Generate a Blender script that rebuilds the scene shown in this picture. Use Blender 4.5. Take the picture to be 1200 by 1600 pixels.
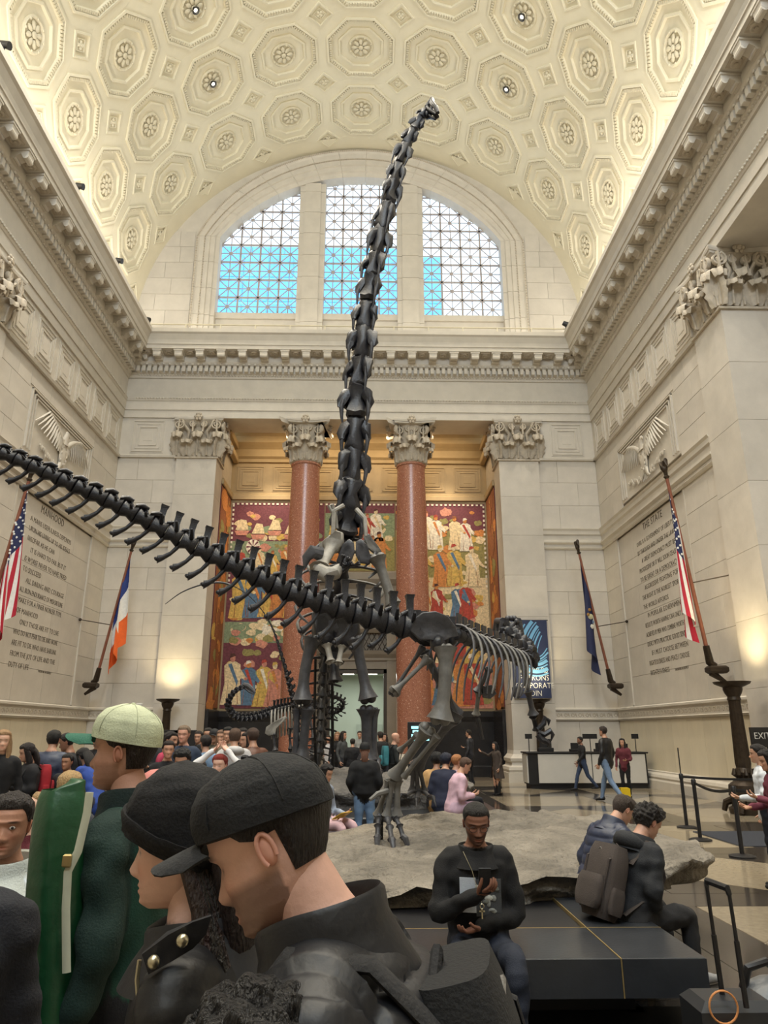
import bpy, math, random
import numpy as np
from math import sin, cos, pi, radians as rad, sqrt
from mathutils import Vector, Matrix, noise as mnoise
random.seed(7); np.random.seed(7)
SC = bpy.context.scene
COL = SC.collection
for o in list(bpy.data.objects): bpy.data.objects.remove(o)

# ---------------------------------------------------------------- camera
CAM = np.array([0.48, 0.0, 1.8]); FPX = 1109.0; PITCH = rad(17.2); YAW = rad(1.24)
cd = bpy.data.cameras.new('camera'); cam = bpy.data.objects.new('camera', cd); COL.objects.link(cam)
cam.location = CAM; cam.rotation_euler = (rad(90) + PITCH, 0, -YAW)
cd.sensor_fit = 'VERTICAL'; cd.sensor_height = 24.0; cd.lens = 24.0 * FPX / 1600.0
cd.clip_start = 0.05; cd.clip_end = 400
SC.camera = cam
_f = np.array([sin(YAW)*cos(PITCH), cos(YAW)*cos(PITCH), sin(PITCH)])
_r = np.array([cos(YAW), -sin(YAW), 0.0]); _u = np.cross(_r, _f)
def ray(x, y): return _r*(x-600)/FPX + _u*(800-y)/FPX + _f
def at(x, y, Y): d = ray(x, y); return CAM + d*(Y-CAM[1])/d[1]
def atX(x, y, X): d = ray(x, y); return CAM + d*(X-CAM[0])/d[0]
def atZ(x, y, Z): d = ray(x, y); return CAM + d*(Z-CAM[2])/d[2]

# ---------------------------------------------------------------- world, exposure
w = bpy.data.worlds.new('sky'); SC.world = w; w.use_nodes = True
bg = w.node_tree.nodes['Background']; bg.inputs[0].default_value = (0.80, 0.91, 1.0, 1); bg.inputs[1].default_value = 2.2
SC.view_settings.view_transform = 'Standard'; SC.view_settings.look = 'None'
SC.view_settings.exposure = 0.18; SC.view_settings.gamma = 1.0; SC.view_settings.use_curve_mapping = False
SC.cycles.use_denoising = True
SC.cycles.use_adaptive_sampling = True; SC.cycles.adaptive_threshold = 0.03
SC.cycles.max_bounces = 6; SC.cycles.diffuse_bounces = 3; SC.cycles.glossy_bounces = 3; SC.cycles.transparent_max_bounces = 8
SC.cycles.sample_clamp_indirect = 4.0; SC.cycles.caustics_reflective = False; SC.cycles.caustics_refractive = False

def area(name, loc, rot, sx, sy, power, col=(1, 1, 1), spread=180):
    l = bpy.data.lights.new(name, 'AREA'); l.shape = 'RECTANGLE'; l.size = sx; l.size_y = sy; l.energy = power; l.color = col; l.spread = rad(spread)
    o = bpy.data.objects.new(name, l); COL.objects.link(o); o.location = loc; o.rotation_euler = rot; return o
def spot(name, loc, target, power, col, ang=60, blend=0.6, size=0.15):
    l = bpy.data.lights.new(name, 'SPOT'); l.energy = power; l.color = col; l.spot_size = rad(ang); l.spot_blend = blend; l.shadow_soft_size = size
    o = bpy.data.objects.new(name, l); COL.objects.link(o); o.location = loc
    o.rotation_euler = (Vector(target)-Vector(loc)).to_track_quat('-Z', 'Y').to_euler(); return o
def point(name, loc, power, col, size=0.1):
    l = bpy.data.lights.new(name, 'POINT'); l.energy = power; l.color = col; l.shadow_soft_size = size
    o = bpy.data.objects.new(name, l); COL.objects.link(o); o.location = loc; return o
WARM = (1.0, 0.86, 0.63); DAY = (0.82, 0.9, 1.0)
# cove strips lying on top of the two long cornices, washing the vault
for s in (-1, 1):
    area('cove_strip', (s*9.45, 9.8, 18.62), (0, rad(180 - s*14), 0), 0.35, 35.0, 520, (1.0, 0.94, 0.84))
area('cove_strip_end', (0, 27.35, 18.62), (rad(160), 0, 0), 16, 0.3, 60, (1.0, 0.92, 0.76))
# daylight of the big arched window in the wall behind the camera
area('front_window_daylight', (0, -8.2, 23.2), (rad(78), 0, 0), 13, 7, 2600, (0.80, 0.9, 1.0))

# ---------------------------------------------------------------- materials
MATS = {}
def lin(c):
    return tuple(((v/12.92) if v <= 0.04045 else ((v+0.055)/1.055)**2.4) for v in c)
def rgb(r, g, b): return lin((r/255, g/255, b/255))
def mat(name, col, rough=0.6, var=0.12, scale=6.0, bump=0.0, bscale=30.0, metal=0.0, rnd=0.0, attr=False, spec=0.5, coat=0.0, bdist=.02, stretch=(1, 1, 1), sub=0.0, streak=0.0):
    if name in MATS: return MATS[name]
    m = bpy.data.materials.new(name); m.use_nodes = True; MATS[name] = m
    nt = m.node_tree; N = nt.nodes; L = nt.links; b = N['Principled BSDF']
    b.inputs['Roughness'].default_value = rough; b.inputs['Metallic'].default_value = metal
    b.inputs['Specular IOR Level'].default_value = spec; b.inputs['Coat Weight'].default_value = coat
    if sub: b.inputs['Subsurface Weight'].default_value = sub; b.inputs['Subsurface Radius'].default_value = (0.01, 0.004, 0.002)
    tc = N.new('ShaderNodeTexCoord'); mp = N.new('ShaderNodeMapping'); mp.inputs['Scale'].default_value = stretch
    L.new(tc.outputs['Object'], mp.inputs[0])
    no = N.new('ShaderNodeTexNoise'); no.inputs['Scale'].default_value = scale; no.inputs['Detail'].default_value = 5; no.inputs['Roughness'].default_value = 0.6
    L.new(mp.outputs[0], no.inputs['Vector'])
    mr = N.new('ShaderNodeMapRange'); mr.inputs[1].default_value = 0.3; mr.inputs[2].default_value = 0.7; mr.inputs[3].default_value = 1-var; mr.inputs[4].default_value = 1+var
    L.new(no.outputs['Fac'], mr.inputs[0]); fac = mr.outputs[0]
    if rnd:
        oi = N.new('ShaderNodeObjectInfo'); m2 = N.new('ShaderNodeMapRange'); m2.inputs[3].default_value = 1-rnd; m2.inputs[4].default_value = 1+rnd
        L.new(oi.outputs['Random'], m2.inputs[0]); mm = N.new('ShaderNodeMath'); mm.operation = 'MULTIPLY'
        L.new(fac, mm.inputs[0]); L.new(m2.outputs[0], mm.inputs[1]); fac = mm.outputs[0]
    vm = N.new('ShaderNodeVectorMath'); vm.operation = 'SCALE'
    if attr:
        a = N.new('ShaderNodeAttribute'); a.attribute_name = 'Col'; L.new(a.outputs['Color'], vm.inputs[0])
    else: vm.inputs[0].default_value = col[:3]
    L.new(fac, vm.inputs['Scale']); L.new(vm.outputs[0], b.inputs['Base Color'])
    if bump:
        n2 = N.new('ShaderNodeTexNoise'); n2.inputs['Scale'].default_value = bscale; n2.inputs['Detail'].default_value = 4
        L.new(mp.outputs[0], n2.inputs['Vector'])
        bp = N.new('ShaderNodeBump'); bp.inputs['Strength'].default_value = bump; bp.inputs['Distance'].default_value = bdist
        L.new(n2.outputs['Fac'], bp.inputs['Height']); L.new(bp.outputs[0], b.inputs['Normal'])
    return m
def emis(name, col, strength):
    m = bpy.data.materials.new(name); m.use_nodes = True; b = m.node_tree.nodes['Principled BSDF']
    b.inputs['Base Color'].default_value = (*col, 1); b.inputs['Emission Color'].default_value = (*col, 1); b.inputs['Emission Strength'].default_value = strength
    return m
STONE = mat('limestone', rgb(207, 199, 187), 0.62, 0.08, 1.3, 0.10, 14, rnd=0.05)
STONE2 = mat('limestone_trim', rgb(209, 201, 188), 0.6, 0.06, 2.0, 0.08, 20)
CARVED = mat('carved_limestone', rgb(192, 180, 162), 0.65, 0.16, 5.0, 0.5, 18)
PLASTER = mat('vault_plaster', rgb(232, 224, 200), 0.75, 0.035, 1.2, 0.05, 12)
PLASTER2 = mat('vault_ornament_plaster', rgb(222, 213, 188), 0.75, 0.06, 4, 0.1, 30)
LIPM = mat('ochre_marble', rgb(222, 210, 184), 0.35, 0.10, 1.2, 0.03, 14, rnd=0.05, stretch=(1, 1, 0.25))
JOINT = mat('joint_mortar', rgb(196, 185, 166), 0.9, 0.08, 5)
GRANITE = None
BRONZE = mat('dark_bronze', rgb(62, 52, 42), 0.45, 0.25, 12, 0.2, 30, metal=0.6)
BLACK = mat('black_paint', rgb(24, 24, 27), 0.45, 0.1, 10)
BLACKSTONE = mat('black_marble', rgb(40, 40, 43), 0.25, 0.25, 3, 0.02, 10)
WHITE = mat('white_paint', rgb(228, 226, 220), 0.5, 0.03, 5)

# ---------------------------------------------------------------- mesh builder
UNLINK = []
class MB:
    def __init__(s): s.v = []; s.f = []; s.m = []; s.c = []; s.n = 0
    def add(s, v, f, mi=0, col=None):
        b = s.n; v = np.asarray(v, float).reshape(-1, 3); s.v.append(v); s.n += len(v)
        for q in f: s.f.append(tuple(i+b for i in q))
        s.m += [mi]*len(f)
        s.c.append(np.tile(np.array((*(col if col is not None else (1, 1, 1)), 1.0)), (len(v), 1)) if (col is None or np.ndim(col) == 1) else np.c_[np.asarray(col), np.ones(len(v))])
        return s
    def box(s, c, d, rz=0.0, mi=0, R=None, col=None, ch=0.0):
        x, y, z = d[0]/2, d[1]/2, d[2]/2
        if ch:
            k = min(ch, x*.9, y*.9, z*.9)
            rings = []
            for (zz, e) in ((-z, k), (-z+k, 0), (z-k, 0), (z, k)):
                a, b = x-e, y-e
                rings.append([(-a, -b, zz), (a, -b, zz), (a, b, zz), (-a, b, zz)])
            v = np.array(rings).reshape(-1, 3); f = [(3, 2, 1, 0), (12, 13, 14, 15)]
            for r in range(3):
                for i in range(4): j = (i+1) % 4; f.append((r*4+i, r*4+j, r*4+4+j, r*4+4+i))
        else:
            v = np.array([(-x, -y, -z), (x, -y, -z), (x, y, -z), (-x, y, -z), (-x, -y, z), (x, -y, z), (x, y, z), (-x, y, z)])
            f = [(3, 2, 1, 0), (4, 5, 6, 7), (0, 1, 5, 4), (1, 2, 6, 5), (2, 3, 7, 6), (3, 0, 4, 7)]
        if R is not None: v = v @ np.array(R).T
        elif rz: v = v @ np.array([[cos(rz), -sin(rz), 0], [sin(rz), cos(rz), 0], [0, 0, 1]]).T
        return s.add(v+np.array(c), f, mi, col)
    def b2(s, lo, hi, mi=0, ch=0.0, col=None):
        lo = np.array(lo, float); hi = np.array(hi, float); return s.box((lo+hi)/2, np.abs(hi-lo), 0, mi, None, col, ch)
    def loft(s, rings, mi=0, closed=True, cap=True, col=None, loop=False):
        R = np.array(rings, float); k, n = R.shape[:2]; f = []
        for i in range(k if loop else k-1):
            i2 = (i+1) % k
            for j in range(n if closed else n-1):
                j2 = (j+1) % n; f.append((i*n+j, i*n+j2, i2*n+j2, i2*n+j))
        if cap and closed and not loop: f.append(tuple(range(n-1, -1, -1))); f.append(tuple((k-1)*n+j for j in range(n)))
        return s.add(R.reshape(-1, 3), f, mi, col)
    def tube(s, path, rad_, n=8, mi=0, flat=1.0, col=None, up=(0, 0, 1), cap=True, loop=False):
        P = np.array(path, float); k = len(P); r = np.broadcast_to(np.asarray(rad_, float), (k,)) if np.ndim(rad_) < 2 else np.asarray(rad_, float)
        T = np.gradient(P, axis=0) if not loop else (np.roll(P, -1, 0)-np.roll(P, 1, 0)); T /= np.linalg.norm(T, axis=1)[:, None]+1e-12
        U = np.array(up, float); rings = []; prev = None
        for i in range(k):
            if prev is None:
                a = np.cross(T[i], U)
                if np.linalg.norm(a) < 0.05: a = np.cross(T[i], (1, 0, 0) if abs(T[i][0]) < .9 else (0, 1, 0))
            else: a = prev - T[i]*(prev@T[i])
            a /= np.linalg.norm(a); prev = a; b = np.cross(T[i], a)
            ra, rb = (r[i], r[i]*flat) if np.ndim(r) < 2 else r[i]
            t = np.arange(n)*2*pi/n
            rings.append(P[i]+np.outer(np.cos(t)*ra, a)+np.outer(np.sin(t)*rb, b))
        return s.loft(rings, mi, True, cap, col, loop)
    def lathe(s, prof, c=(0, 0, 0), n=24, mi=0, a0=0, a1=2*pi, col=None):
        full = abs(a1-a0-2*pi) < 1e-6; t = a0+np.arange(n if full else n+1)*(a1-a0)/n
        rings = [np.c_[np.cos(t)*p[0], np.sin(t)*p[0], np.full(len(t), p[1])]+np.array(c) for p in prof]
        return s.loft(rings, mi, full, full, col)
    def ell(s, c, r, n=12, k=8, mi=0, R=None, col=None):
        rings = []
        for i in range(k+1):
            ph = -pi/2+pi*(i*(1-2e-3/k)/k+1e-3/k); t = np.arange(n)*2*pi/n
            q = np.c_[np.cos(t)*cos(ph)*r[0], np.sin(t)*cos(ph)*r[1], np.full(n, sin(ph)*r[2])]
            if R is not None: q = q @ np.array(R).T
            rings.append(q+np.array(c))
        return s.loft(rings, mi, col=col)
    def prism(s, poly, a, b, mi=0, col=None):      # poly: list of 3-vectors, extruded from +a to +b offset vectors
        P = np.array(poly, float); return s.loft([P+np.array(a), P+np.array(b)], mi, col=col)
    def sheet(s, G, th, mi=0, col=None):            # grid (k,n,3) thickened along its normals
        G = np.array(G, float); k, n = G.shape[:2]
        du = np.gradient(G, axis=0); dv = np.gradient(G, axis=1); nn = np.cross(du, dv); nn /= np.linalg.norm(nn, axis=2)[..., None]+1e-9
        A = G+nn*th/2; B = G-nn*th/2; f = []; o = k*n
        for i in range(k-1):
            for j in range(n-1):
                a = i*n+j; f.append((a, a+1, a+n+1, a+n)); f.append((o+a+n, o+a+n+1, o+a+1, o+a))
        for i in range(k-1):
            f.append((i*n, i*n+n, o+i*n+n, o+i*n)); e = i*n+n-1; f.append((e+n, e, o+e, o+e+n))
        for j in range(n-1):
            f.append((j+1, j, o+j, o+j+1)); e = (k-1)*n+j; f.append((e, e+1, o+e+1, o+e))
        if col is not None and np.ndim(col) > 1: col = np.r_[np.asarray(col).reshape(-1, 3), np.asarray(col).reshape(-1, 3)]
        return s.add(np.r_[A.reshape(-1, 3), B.reshape(-1, 3)], f, mi, col)
    def mesh(s, name, mats, smooth=False, attr=False, sharp=None):
        me = bpy.data.meshes.new(name); V = np.concatenate(s.v) if s.v else np.zeros((0, 3))
        me.from_pydata(V.tolist(), [], s.f)
        for m in (mats if isinstance(mats, (list, tuple)) else [mats]): me.materials.append(m)
        if any(s.m): me.polygons.foreach_set('material_index', s.m)
        if attr:
            ca = me.color_attributes.new('Col', 'FLOAT_COLOR', 'POINT'); ca.data.foreach_set('color', np.concatenate(s.c).ravel())
        if smooth:
            me.polygons.foreach_set('use_smooth', [True]*len(me.polygons))
            if sharp is not None: me.set_sharp_from_angle(angle=rad(sharp))
        me.update(); return me
    def build(s, name, mats, parent=None, smooth=False, attr=False, sharp=40):
        return put(name, s.mesh(name, mats, smooth, attr, sharp), parent)
def put(name, me, parent=None, loc=None, rot=None, scale=None):
    o = bpy.data.objects.new(name, me); COL.objects.link(o)
    if parent is not None: o.parent = parent
    if loc is not None: o.location = loc
    if rot is not None: o.rotation_euler = rot
    if scale is not None: o.scale = scale
    return o
def tag(o, label=None, cat=None, group=None, kind=None):
    if label: o['label'] = label
    if cat: o['category'] = cat
    if group: o['group'] = group
    if kind: o['kind'] = kind
    return o
def thing(name, label, cat, loc=(0, 0, 0), rz=0.0, group=None, kind=None):
    o = bpy.data.objects.new(name, None); COL.objects.link(o); o.location = loc; o.rotation_euler = (0, 0, rz); o.empty_display_size = 0.1
    return tag(o, label, cat, group, kind)
def copy_tree(o, parent=None):
    c = o.copy(); COL.objects.link(c); c.parent = parent
    for ch in o.children: copy_tree(ch, c)
    return c
def text_mesh(body, size, mats, name, align='CENTER', depth=0.004, sx=1.0, space=1.0):
    cu = bpy.data.curves.new(name, 'FONT'); cu.body = body; cu.size = size; cu.align_x = align; cu.extrude = depth; cu.space_character = space; cu.resolution_u = 2; cu.offset = -.012*size
    ob = bpy.data.objects.new(name, cu); COL.objects.link(ob)
    dg = bpy.context.evaluated_depsgraph_get(); me = bpy.data.meshes.new_from_object(ob.evaluated_get(dg)); bpy.data.objects.remove(ob)
    me.name = name; me.materials.clear(); me.materials.append(mats)
    if sx != 1.0:
        for v in me.vertices: v.co.x *= sx
    return me
def lerp(a, b, t): return np.asarray(a, float)*(1-t)+np.asarray(b, float)*t
def spline(P, n):      # Catmull-Rom through points (any dim), n samples
    P = np.array(P, float); k = len(P); Q = np.r_[[2*P[0]-P[1]], P, [2*P[-1]-P[-2]]]; out = []
    for t in np.linspace(0, k-1-1e-9, n):
        i = int(t); u = t-i; a, b, c, d = Q[i:i+4]
        out.append(0.5*((2*b)+(-a+c)*u+(2*a-5*b+4*c-d)*u*u+(-a+3*b-3*c+d)*u**3))
    return np.array(out)
# ================================================================ the hall
XW, YE, YB, Z0, RV = 10.1, 28.1, -8.5, 19.0, 10.1
def W(fr, u, d, z): return {'Y': (u, YE-d, z), 'R': (XW-d, u, z), 'L': (-XW+d, u, z)}[fr]
def wbox(mb, fr, u0, u1, z0, z1, d0, d1, ch=0.0, mi=0): return mb.b2(W(fr, u0, d0, z0), W(fr, u1, d1, z1), mi, ch)
def mold(mb, fr, u0, u1, prof, mi=0):
    a = [W(fr, u0, d, z) for d, z in prof]; b = [W(fr, u1, d, z) for d, z in prof]
    if fr in 'YL': a, b = b, a
    return mb.loft([a, b], mi)
FROT = {'Y': 0.0, 'R': -pi/2, 'L': pi/2}
def wput(name, me, fr, u, z, parent, d=0.0): return put(name, me, parent, W(fr, u, d, z), (0, 0, FROT[fr]))
def struct(name, label, cat): return thing(name, label, cat, kind='structure')

wall_back = struct('wall_back', 'pale limestone far wall with columned recess and arched window', 'wall')
wall_right = struct('wall_right', 'pale limestone wall on the right carved with THE STATE', 'wall')
wall_left = struct('wall_left', 'pale limestone wall on the left carved with MANHOOD', 'wall')
wall_front = struct('wall_front', 'pale limestone wall behind the viewer', 'wall')
WALLS = {'Y': wall_back, 'R': wall_right, 'L': wall_left}
PS = {'Y': (5.95, 7.63), 'X': (16.6, 18.2)}     # pilaster spans
# ---- cores
for s in (-1, 1):
    m = MB(); m.b2((s*6.0, YE+.07, 0), (s*10.6, 31.6, 14.66)); m.build('core', JOINT, wall_back)
m = MB(); m.b2((-10.6, YE+.0, 14.66), (10.6, 29.6, 18.4)); m.b2((-6, 29.6, 15.6), (6, 31.6, 15.9)); m.build('core', STONE2, wall_back)
for fr, wl, s in (('R', wall_right, 1), ('L', wall_left, -1)):
    m = MB(); m.b2((s*(XW+.10), 16.62, 0), (s*13.6, YE+.5, 14.9)); m.build('core', JOINT, wl)
    m = MB(); m.b2((s*XW, YB, 14.66), (s*10.8, YE, 19.0)); m.b2((s*XW, YB-.3, 0), (s*10.8, 1.4, 14.66)); m.build('core', STONE2, wl)
    m = MB(); m.b2((s*10.8, 1.4, 14.66), (s*13.6, 16.7, 15.1)); m.b2((s*13.5, 1.4, 0), (s*13.8, 16.6, 15)); m.b2((s*10.8, 1.1, 0), (s*13.6, 1.4, 15)); m.build('recess', STONE2, wl)
m = MB()
m.b2((-10.8, YB-.3, 0), (10.8, YB, 19)); m.b2((-10.8, YB-.3, 19), (-7, YB, 29.4)); m.b2((7, YB-.3, 19), (10.8, YB, 29.4)); m.b2((-7, YB-.3, 27.5), (7, YB, 29.4))
m.build('core', STONE2, wall_front)

# ---- ashlar
def block_mesh(du, dz, th=.05):
    m = MB(); m.box((0, th/2-.0, 0), (du, th, dz), ch=.010); return m.mesh('stone_block', STONE)
def ashlar(fr, u0, u1, z0, z1, course, length, d=0.0, name='stone_block', material=None, seed=0):
    rn = random.Random(int(u0*97+z0*13+seed)); k = max(1, round((z1-z0)/course)); h = (z1-z0)/k
    for i in range(k):
        n = max(1, round((u1-u0)/length)); e = [u0+(u1-u0)*j/n for j in range(n+1)]
        if n > 1:
            sh = (i % 2-.5)*length*.5
            e = [u0]+[x+sh+rn.uniform(-.1, .1) for x in e[1:-1]]+[u1]
        for a, b in zip(e, e[1:]):
            if b-a < .05: continue
            m = MB(); m.box((0, .03, 0), (b-a-.009, .06, h-.009), ch=.005)
            me = m.mesh(name, material or STONE); wput(name, me, fr, (a+b)/2, z0+h*(i+.5), WALLS[fr], d)
for s in (-1, 1):
    lo, hi = sorted((s*7.63, s*10.1))
    ashlar('Y', lo, hi, 2.66, 9.0, .92, 1.6); ashlar('Y', lo, hi, 9.82, 12.84, .92, 1.6, seed=3)
    ashlar('Y', lo, hi, .5, 2.2, 1.7, 1.2, name='wall_panel', material=STONE)
for fr in 'RL':
    ashlar(fr, 26.5, 28.1, 2.66, 8.95, .92, 1.6); ashlar(fr, 18.2, 20.38, 2.66, 8.95, .92, 1.4)
    ashlar(fr, 20.46, 26.42, 2.66, 8.9, 1.05, 2.0, d=-.04, seed=5)
    ashlar(fr, 25.5, 28.1, 9.82, 12.84, 1.0, 1.5); ashlar(fr, 18.2, 20.2, 9.82, 12.84, .75, 1.0, seed=2)
    ashlar(fr, 20.2, 25.5, 12.2, 12.84, .64, 1.8, seed=2)
    ashlar(fr, 18.0, 28.1, .55, 2.2, 1.65, 1.12, name='wall_panel', material=LIPM)

# ---- string courses, chair rails, base mouldings
STR = [(0, 8.93), (.05, 8.93), (.09, 9.0), (.05, 9.05), (.05, 9.12), (.14, 9.2), (.14, 9.26), (.06, 9.3), (.06, 9.5), (.12, 9.56), (.12, 9.7), (.17, 9.78), (.0, 9.84)]
RAIL = [(0, 2.2), (.06, 2.2), (.1, 2.26), (.05, 2.28), (.05, 2.54), (.11, 2.58), (.11, 2.64), (.0, 2.68)]
BASE = [(0, 0), (.16, 0), (.16, .26), (.13, .32), (.15, .38), (.12, .46), (.04, .52), (.04, .56), (0, .58)]
PB = [(0, 12.82), (.1, 12.82), (.12, 12.9), (.05, 12.95), (.0, 12.97)]
orn = MB()
for k in range(8): orn.ell((cos(k*pi/4)*.055, -.0, sin(k*pi/4)*.055), (.022, .02, .022), 6, 4)
orn.tube([(.09+.0*cos(t), 0, 0) for t in (0,)]*1+[(.09+.05*t, -.005, .07*sin(t*6)) for t in np.linspace(0, 1, 7)], .016, 5)
for fr, spans in (('Y', [(-10.1, -7.63), (7.63, 10.1)]), ('R', [(18.2, 28.1)]), ('L', [(18.2, 28.1)])):
    for a, b in spans:
        for nm, P, M in (('string_course', STR, STONE2), ('chair_rail', RAIL, STONE2), ('panel_ledge', PB, STONE2), ('base_moulding', BASE, STONE2)):
            mm = MB(); mold(mm, fr, a, b, P); mm.build(nm, M, WALLS[fr])
        mo = MB(); ov = np.concatenate(orn.v)
        n = int((b-a)/.26)
        for i in range(n):
            u = a+(i+.5)*(b-a)/n; c, s_ = cos(FROT[fr]), sin(FROT[fr]); R = np.array([[c, -s_, 0], [s_, c, 0], [0, 0, 1]])
            mo.add(ov @ R.T+np.array(W(fr, u, .05, 2.41)), orn.f)
        o = mo.build('rail_ornament', CARVED, WALLS[fr]); o['kind'] = 'stuff'

# ---- nested square panels in the band beside the capitals
def nested(w, h):
    m = MB()
    for k, (e, d) in enumerate(((0, .045), (.16, .035), (.32, .045))):
        a, b = w/2-e*w*.62, h/2-e*h*.62; t = .04
        for x0, x1, z0_, z1_ in ((-a, a, b-t, b), (-a, a, -b, -b+t), (-a, -a+t, -b+t, b-t), (a-t, a, -b+t, b-t)): m.b2((x0, -d, z0_), (x1, .02, z1_), ch=.01)
    m.b2((-w*.15, -.02, -h*.15), (w*.15, .02, h*.15), ch=.01); m.b2((-w/2-.06, -.012, -h/2-.06), (w/2+.06, .06, h/2+.06), ch=.006)
    return m.mesh('nested_panel', STONE2)
me = nested(1.3, 1.42)
for s in (-1, 1):
    wput('nested_panel', me, 'Y', s*8.95, 13.8, wall_back); m = MB(); m.b2((s*7.6, YE+.0, 12.9), (s*10.1, YE+.08, 14.66)); m.build('band_backing', STONE2, wall_back)
me = nested(1.2, 1.4)
for fr in 'RL':
    for i in range(6): wput('nested_panel', me, fr, 27.1-1.6*i, 13.78, WALLS[fr])
    m = MB(); wbox(m, fr, 18.2, 28.1, 12.95, 14.66, -.11, -.0); m.build('band_backing', STONE2, WALLS[fr])

# ---- inscription panel frame and carved letters
LETTER_SHADE = mat('carved_letter_shadow', rgb(84, 74, 60), 0.9, 0.1, 8)  # shade inside the carved cuts, put into the letters as dark colour
TL = ["A MANS USEFULNESS DEPENDS", "UPON HIS LIVING UP TO HIS IDEALS", "INSOFAR AS HE CAN", "  IT IS HARD TO FAIL BUT IT", "IS WORSE NEVER TO HAVE TRIED", "TO SUCCEED", "  ALL DARING AND COURAGE", "ALL IRON ENDURANCE OF MISFORTUNE", "MAKE FOR A FINER NOBLER TYPE", "OF MANHOOD", "  ONLY THOSE ARE FIT TO LIVE", "WHO DO NOT FEAR TO DIE AND NONE", "ARE FIT TO DIE WHO HAVE SHRUNK", "FROM THE JOY OF LIFE AND THE", "DUTY OF LIFE"]
TR = ["OURS IS A GOVERNMENT OF LIBERTY", "BY THROUGH AND UNDER THE LAW", "  A GREAT DEMOCRACY MUST BE", "PROGRESSIVE OR IT WILL SOON CEASE", "TO BE GREAT OR A DEMOCRACY", "  AGGRESSIVE FIGHTING FOR", "THE RIGHT IS THE NOBLEST SPORT", "THE WORLD AFFORDS", "  IN POPULAR GOVERNMENT", "RESULTS WORTH HAVING CAN ONLY BE", "ACHIEVED BY MEN WHO COMBINE WORTHY", "IDEALS WITH PRACTICAL GOOD SENSE", "  IF I MUST CHOOSE BETWEEN", "RIGHTEOUSNESS AND PEACE I CHOOSE", "RIGHTEOUSNESS"]
for fr, title, lines in (('L', 'MANHOOD', TL), ('R', 'THE STATE', TR)):
    wl = WALLS[fr]; us = 24.62 if fr == 'R' else 21.55; sg = -1 if fr == 'R' else 1
    mm = MB()
    for (a, b, z0_, z1_) in ((20.38, 20.46, 2.7, 8.93), (26.42, 26.5, 2.7, 8.93)): wbox(mm, fr, a, b, z0_, z1_, -.05, .012, .004)
    mm.build('panel_frame', STONE2, wl)
    cu = text_mesh(title, .36, LETTER_SHADE, 'carved_title', 'CENTER', .006, .88, 1.12); o = wput('carved_title', cu, fr, 23.05, 8.58, wl, -.038); o.rotation_euler = (rad(90), 0, FROT[fr])
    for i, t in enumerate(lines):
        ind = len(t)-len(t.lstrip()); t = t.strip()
        me = text_mesh(t, .235, LETTER_SHADE, 'carved_line', 'LEFT', .005, 1.0, 1.05)
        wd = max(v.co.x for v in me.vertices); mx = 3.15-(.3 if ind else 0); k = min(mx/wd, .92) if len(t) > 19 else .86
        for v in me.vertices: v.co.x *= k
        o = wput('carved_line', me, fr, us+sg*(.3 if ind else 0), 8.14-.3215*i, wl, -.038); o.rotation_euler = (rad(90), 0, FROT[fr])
    me = text_mesh("THEODORE ROOSEVELT", .10, LETTER_SHADE, 'carved_signature', 'LEFT', .004, .9)
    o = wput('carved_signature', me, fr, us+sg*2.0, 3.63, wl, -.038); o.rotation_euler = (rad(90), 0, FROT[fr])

# ---- carved eagle in a stepped frame
m = MB()
for e in (0, .18, .36):
    a, b, t = 2.5-e, .98-e*.55, .05
    for x0, x1, z0_, z1_ in ((-a, a, b-t, b), (-a, -a+t, -1.0, b), (a-t, a, -1.0, b)): m.b2((x0, -.05+e*.06, z0_), (x1, .06, z1_), ch=.008)
m.b2((-2.62, .02, -1.1), (2.62, .07, 1.1)); FRAME_ME = m.mesh('relief_frame', STONE2)
m = MB()
m.ell((0, -.06, -.12), (.27, .14, .52), 14, 10); m.tube([(0, -.08, .25), (-.02, -.12, .48), (.04, -.14, .62)], [.2, .14, .12], 9); m.ell((.05, -.14, .64), (.13, .1, .12), 10, 7); m.tube([(.14, -.17, .65), (.22, -.18, .62), (.25, -.17, .55)], [.05, .035, .01], 6)
for s in (-1, 1):
    LE = spline([(s*.2, -.1, .25), (s*.55, -.12, .52), (s*.95, -.1, .72), (s*1.35, -.07, .86)], 12); m.tube(LE, np.linspace(.11, .05, 12), 7)
    for k in range(12):
        b0 = LE[k]; L0 = .42+.06*k; a = rad(-96+5.2*k) if True else 0; dx = cos(a)*s; P_ = [b0, b0+np.array((dx*L0*.55, -.03, sin(a)*L0*.55)), b0+np.array((dx*L0, .02, sin(a)*L0))]
        m.tube(P_, [.06, .075, .03], 6, flat=.45); m.tube([b0+(0, -.03, 0), b0+np.array((dx*.2, -.05, sin(a)*.22))], [.06, .03], 6, flat=.6)
    m.tube([(s*.12, -.08, -.5), (s*.26, -.12, -.72), (s*.4, -.1, -.82)], [.12, .06, .03], 6)
    pts = [(s*(.35+.12*k), -.05, -.78+.11*sin(k*1.7)+.035*k) for k in range(12)]; m.tube(pts, .04, 6)
    for k in range(8): m.ell((s*(.45+.15*k), -.06, -.70+.09*sin(k*2.2)+.03*k), (.06, .035, .085), 6, 5)
for k in range(5): m.tube([(-.2+.1*k, -.06, -.5), (-.26+.13*k, -.07, -.85)], [.06, .03], 6, flat=.5)
for k in range(16): m.ell((.2*sin(k*2.4), -.17+.02*(k % 3), -.48+.055*k), (.055, .04, .065), 6, 5)
m.v = [v*np.array((1, .55, 1)) for v in m.v]; EAGLE_ME = m.mesh('relief_eagle', STONE2, True, False, 60)
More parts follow.
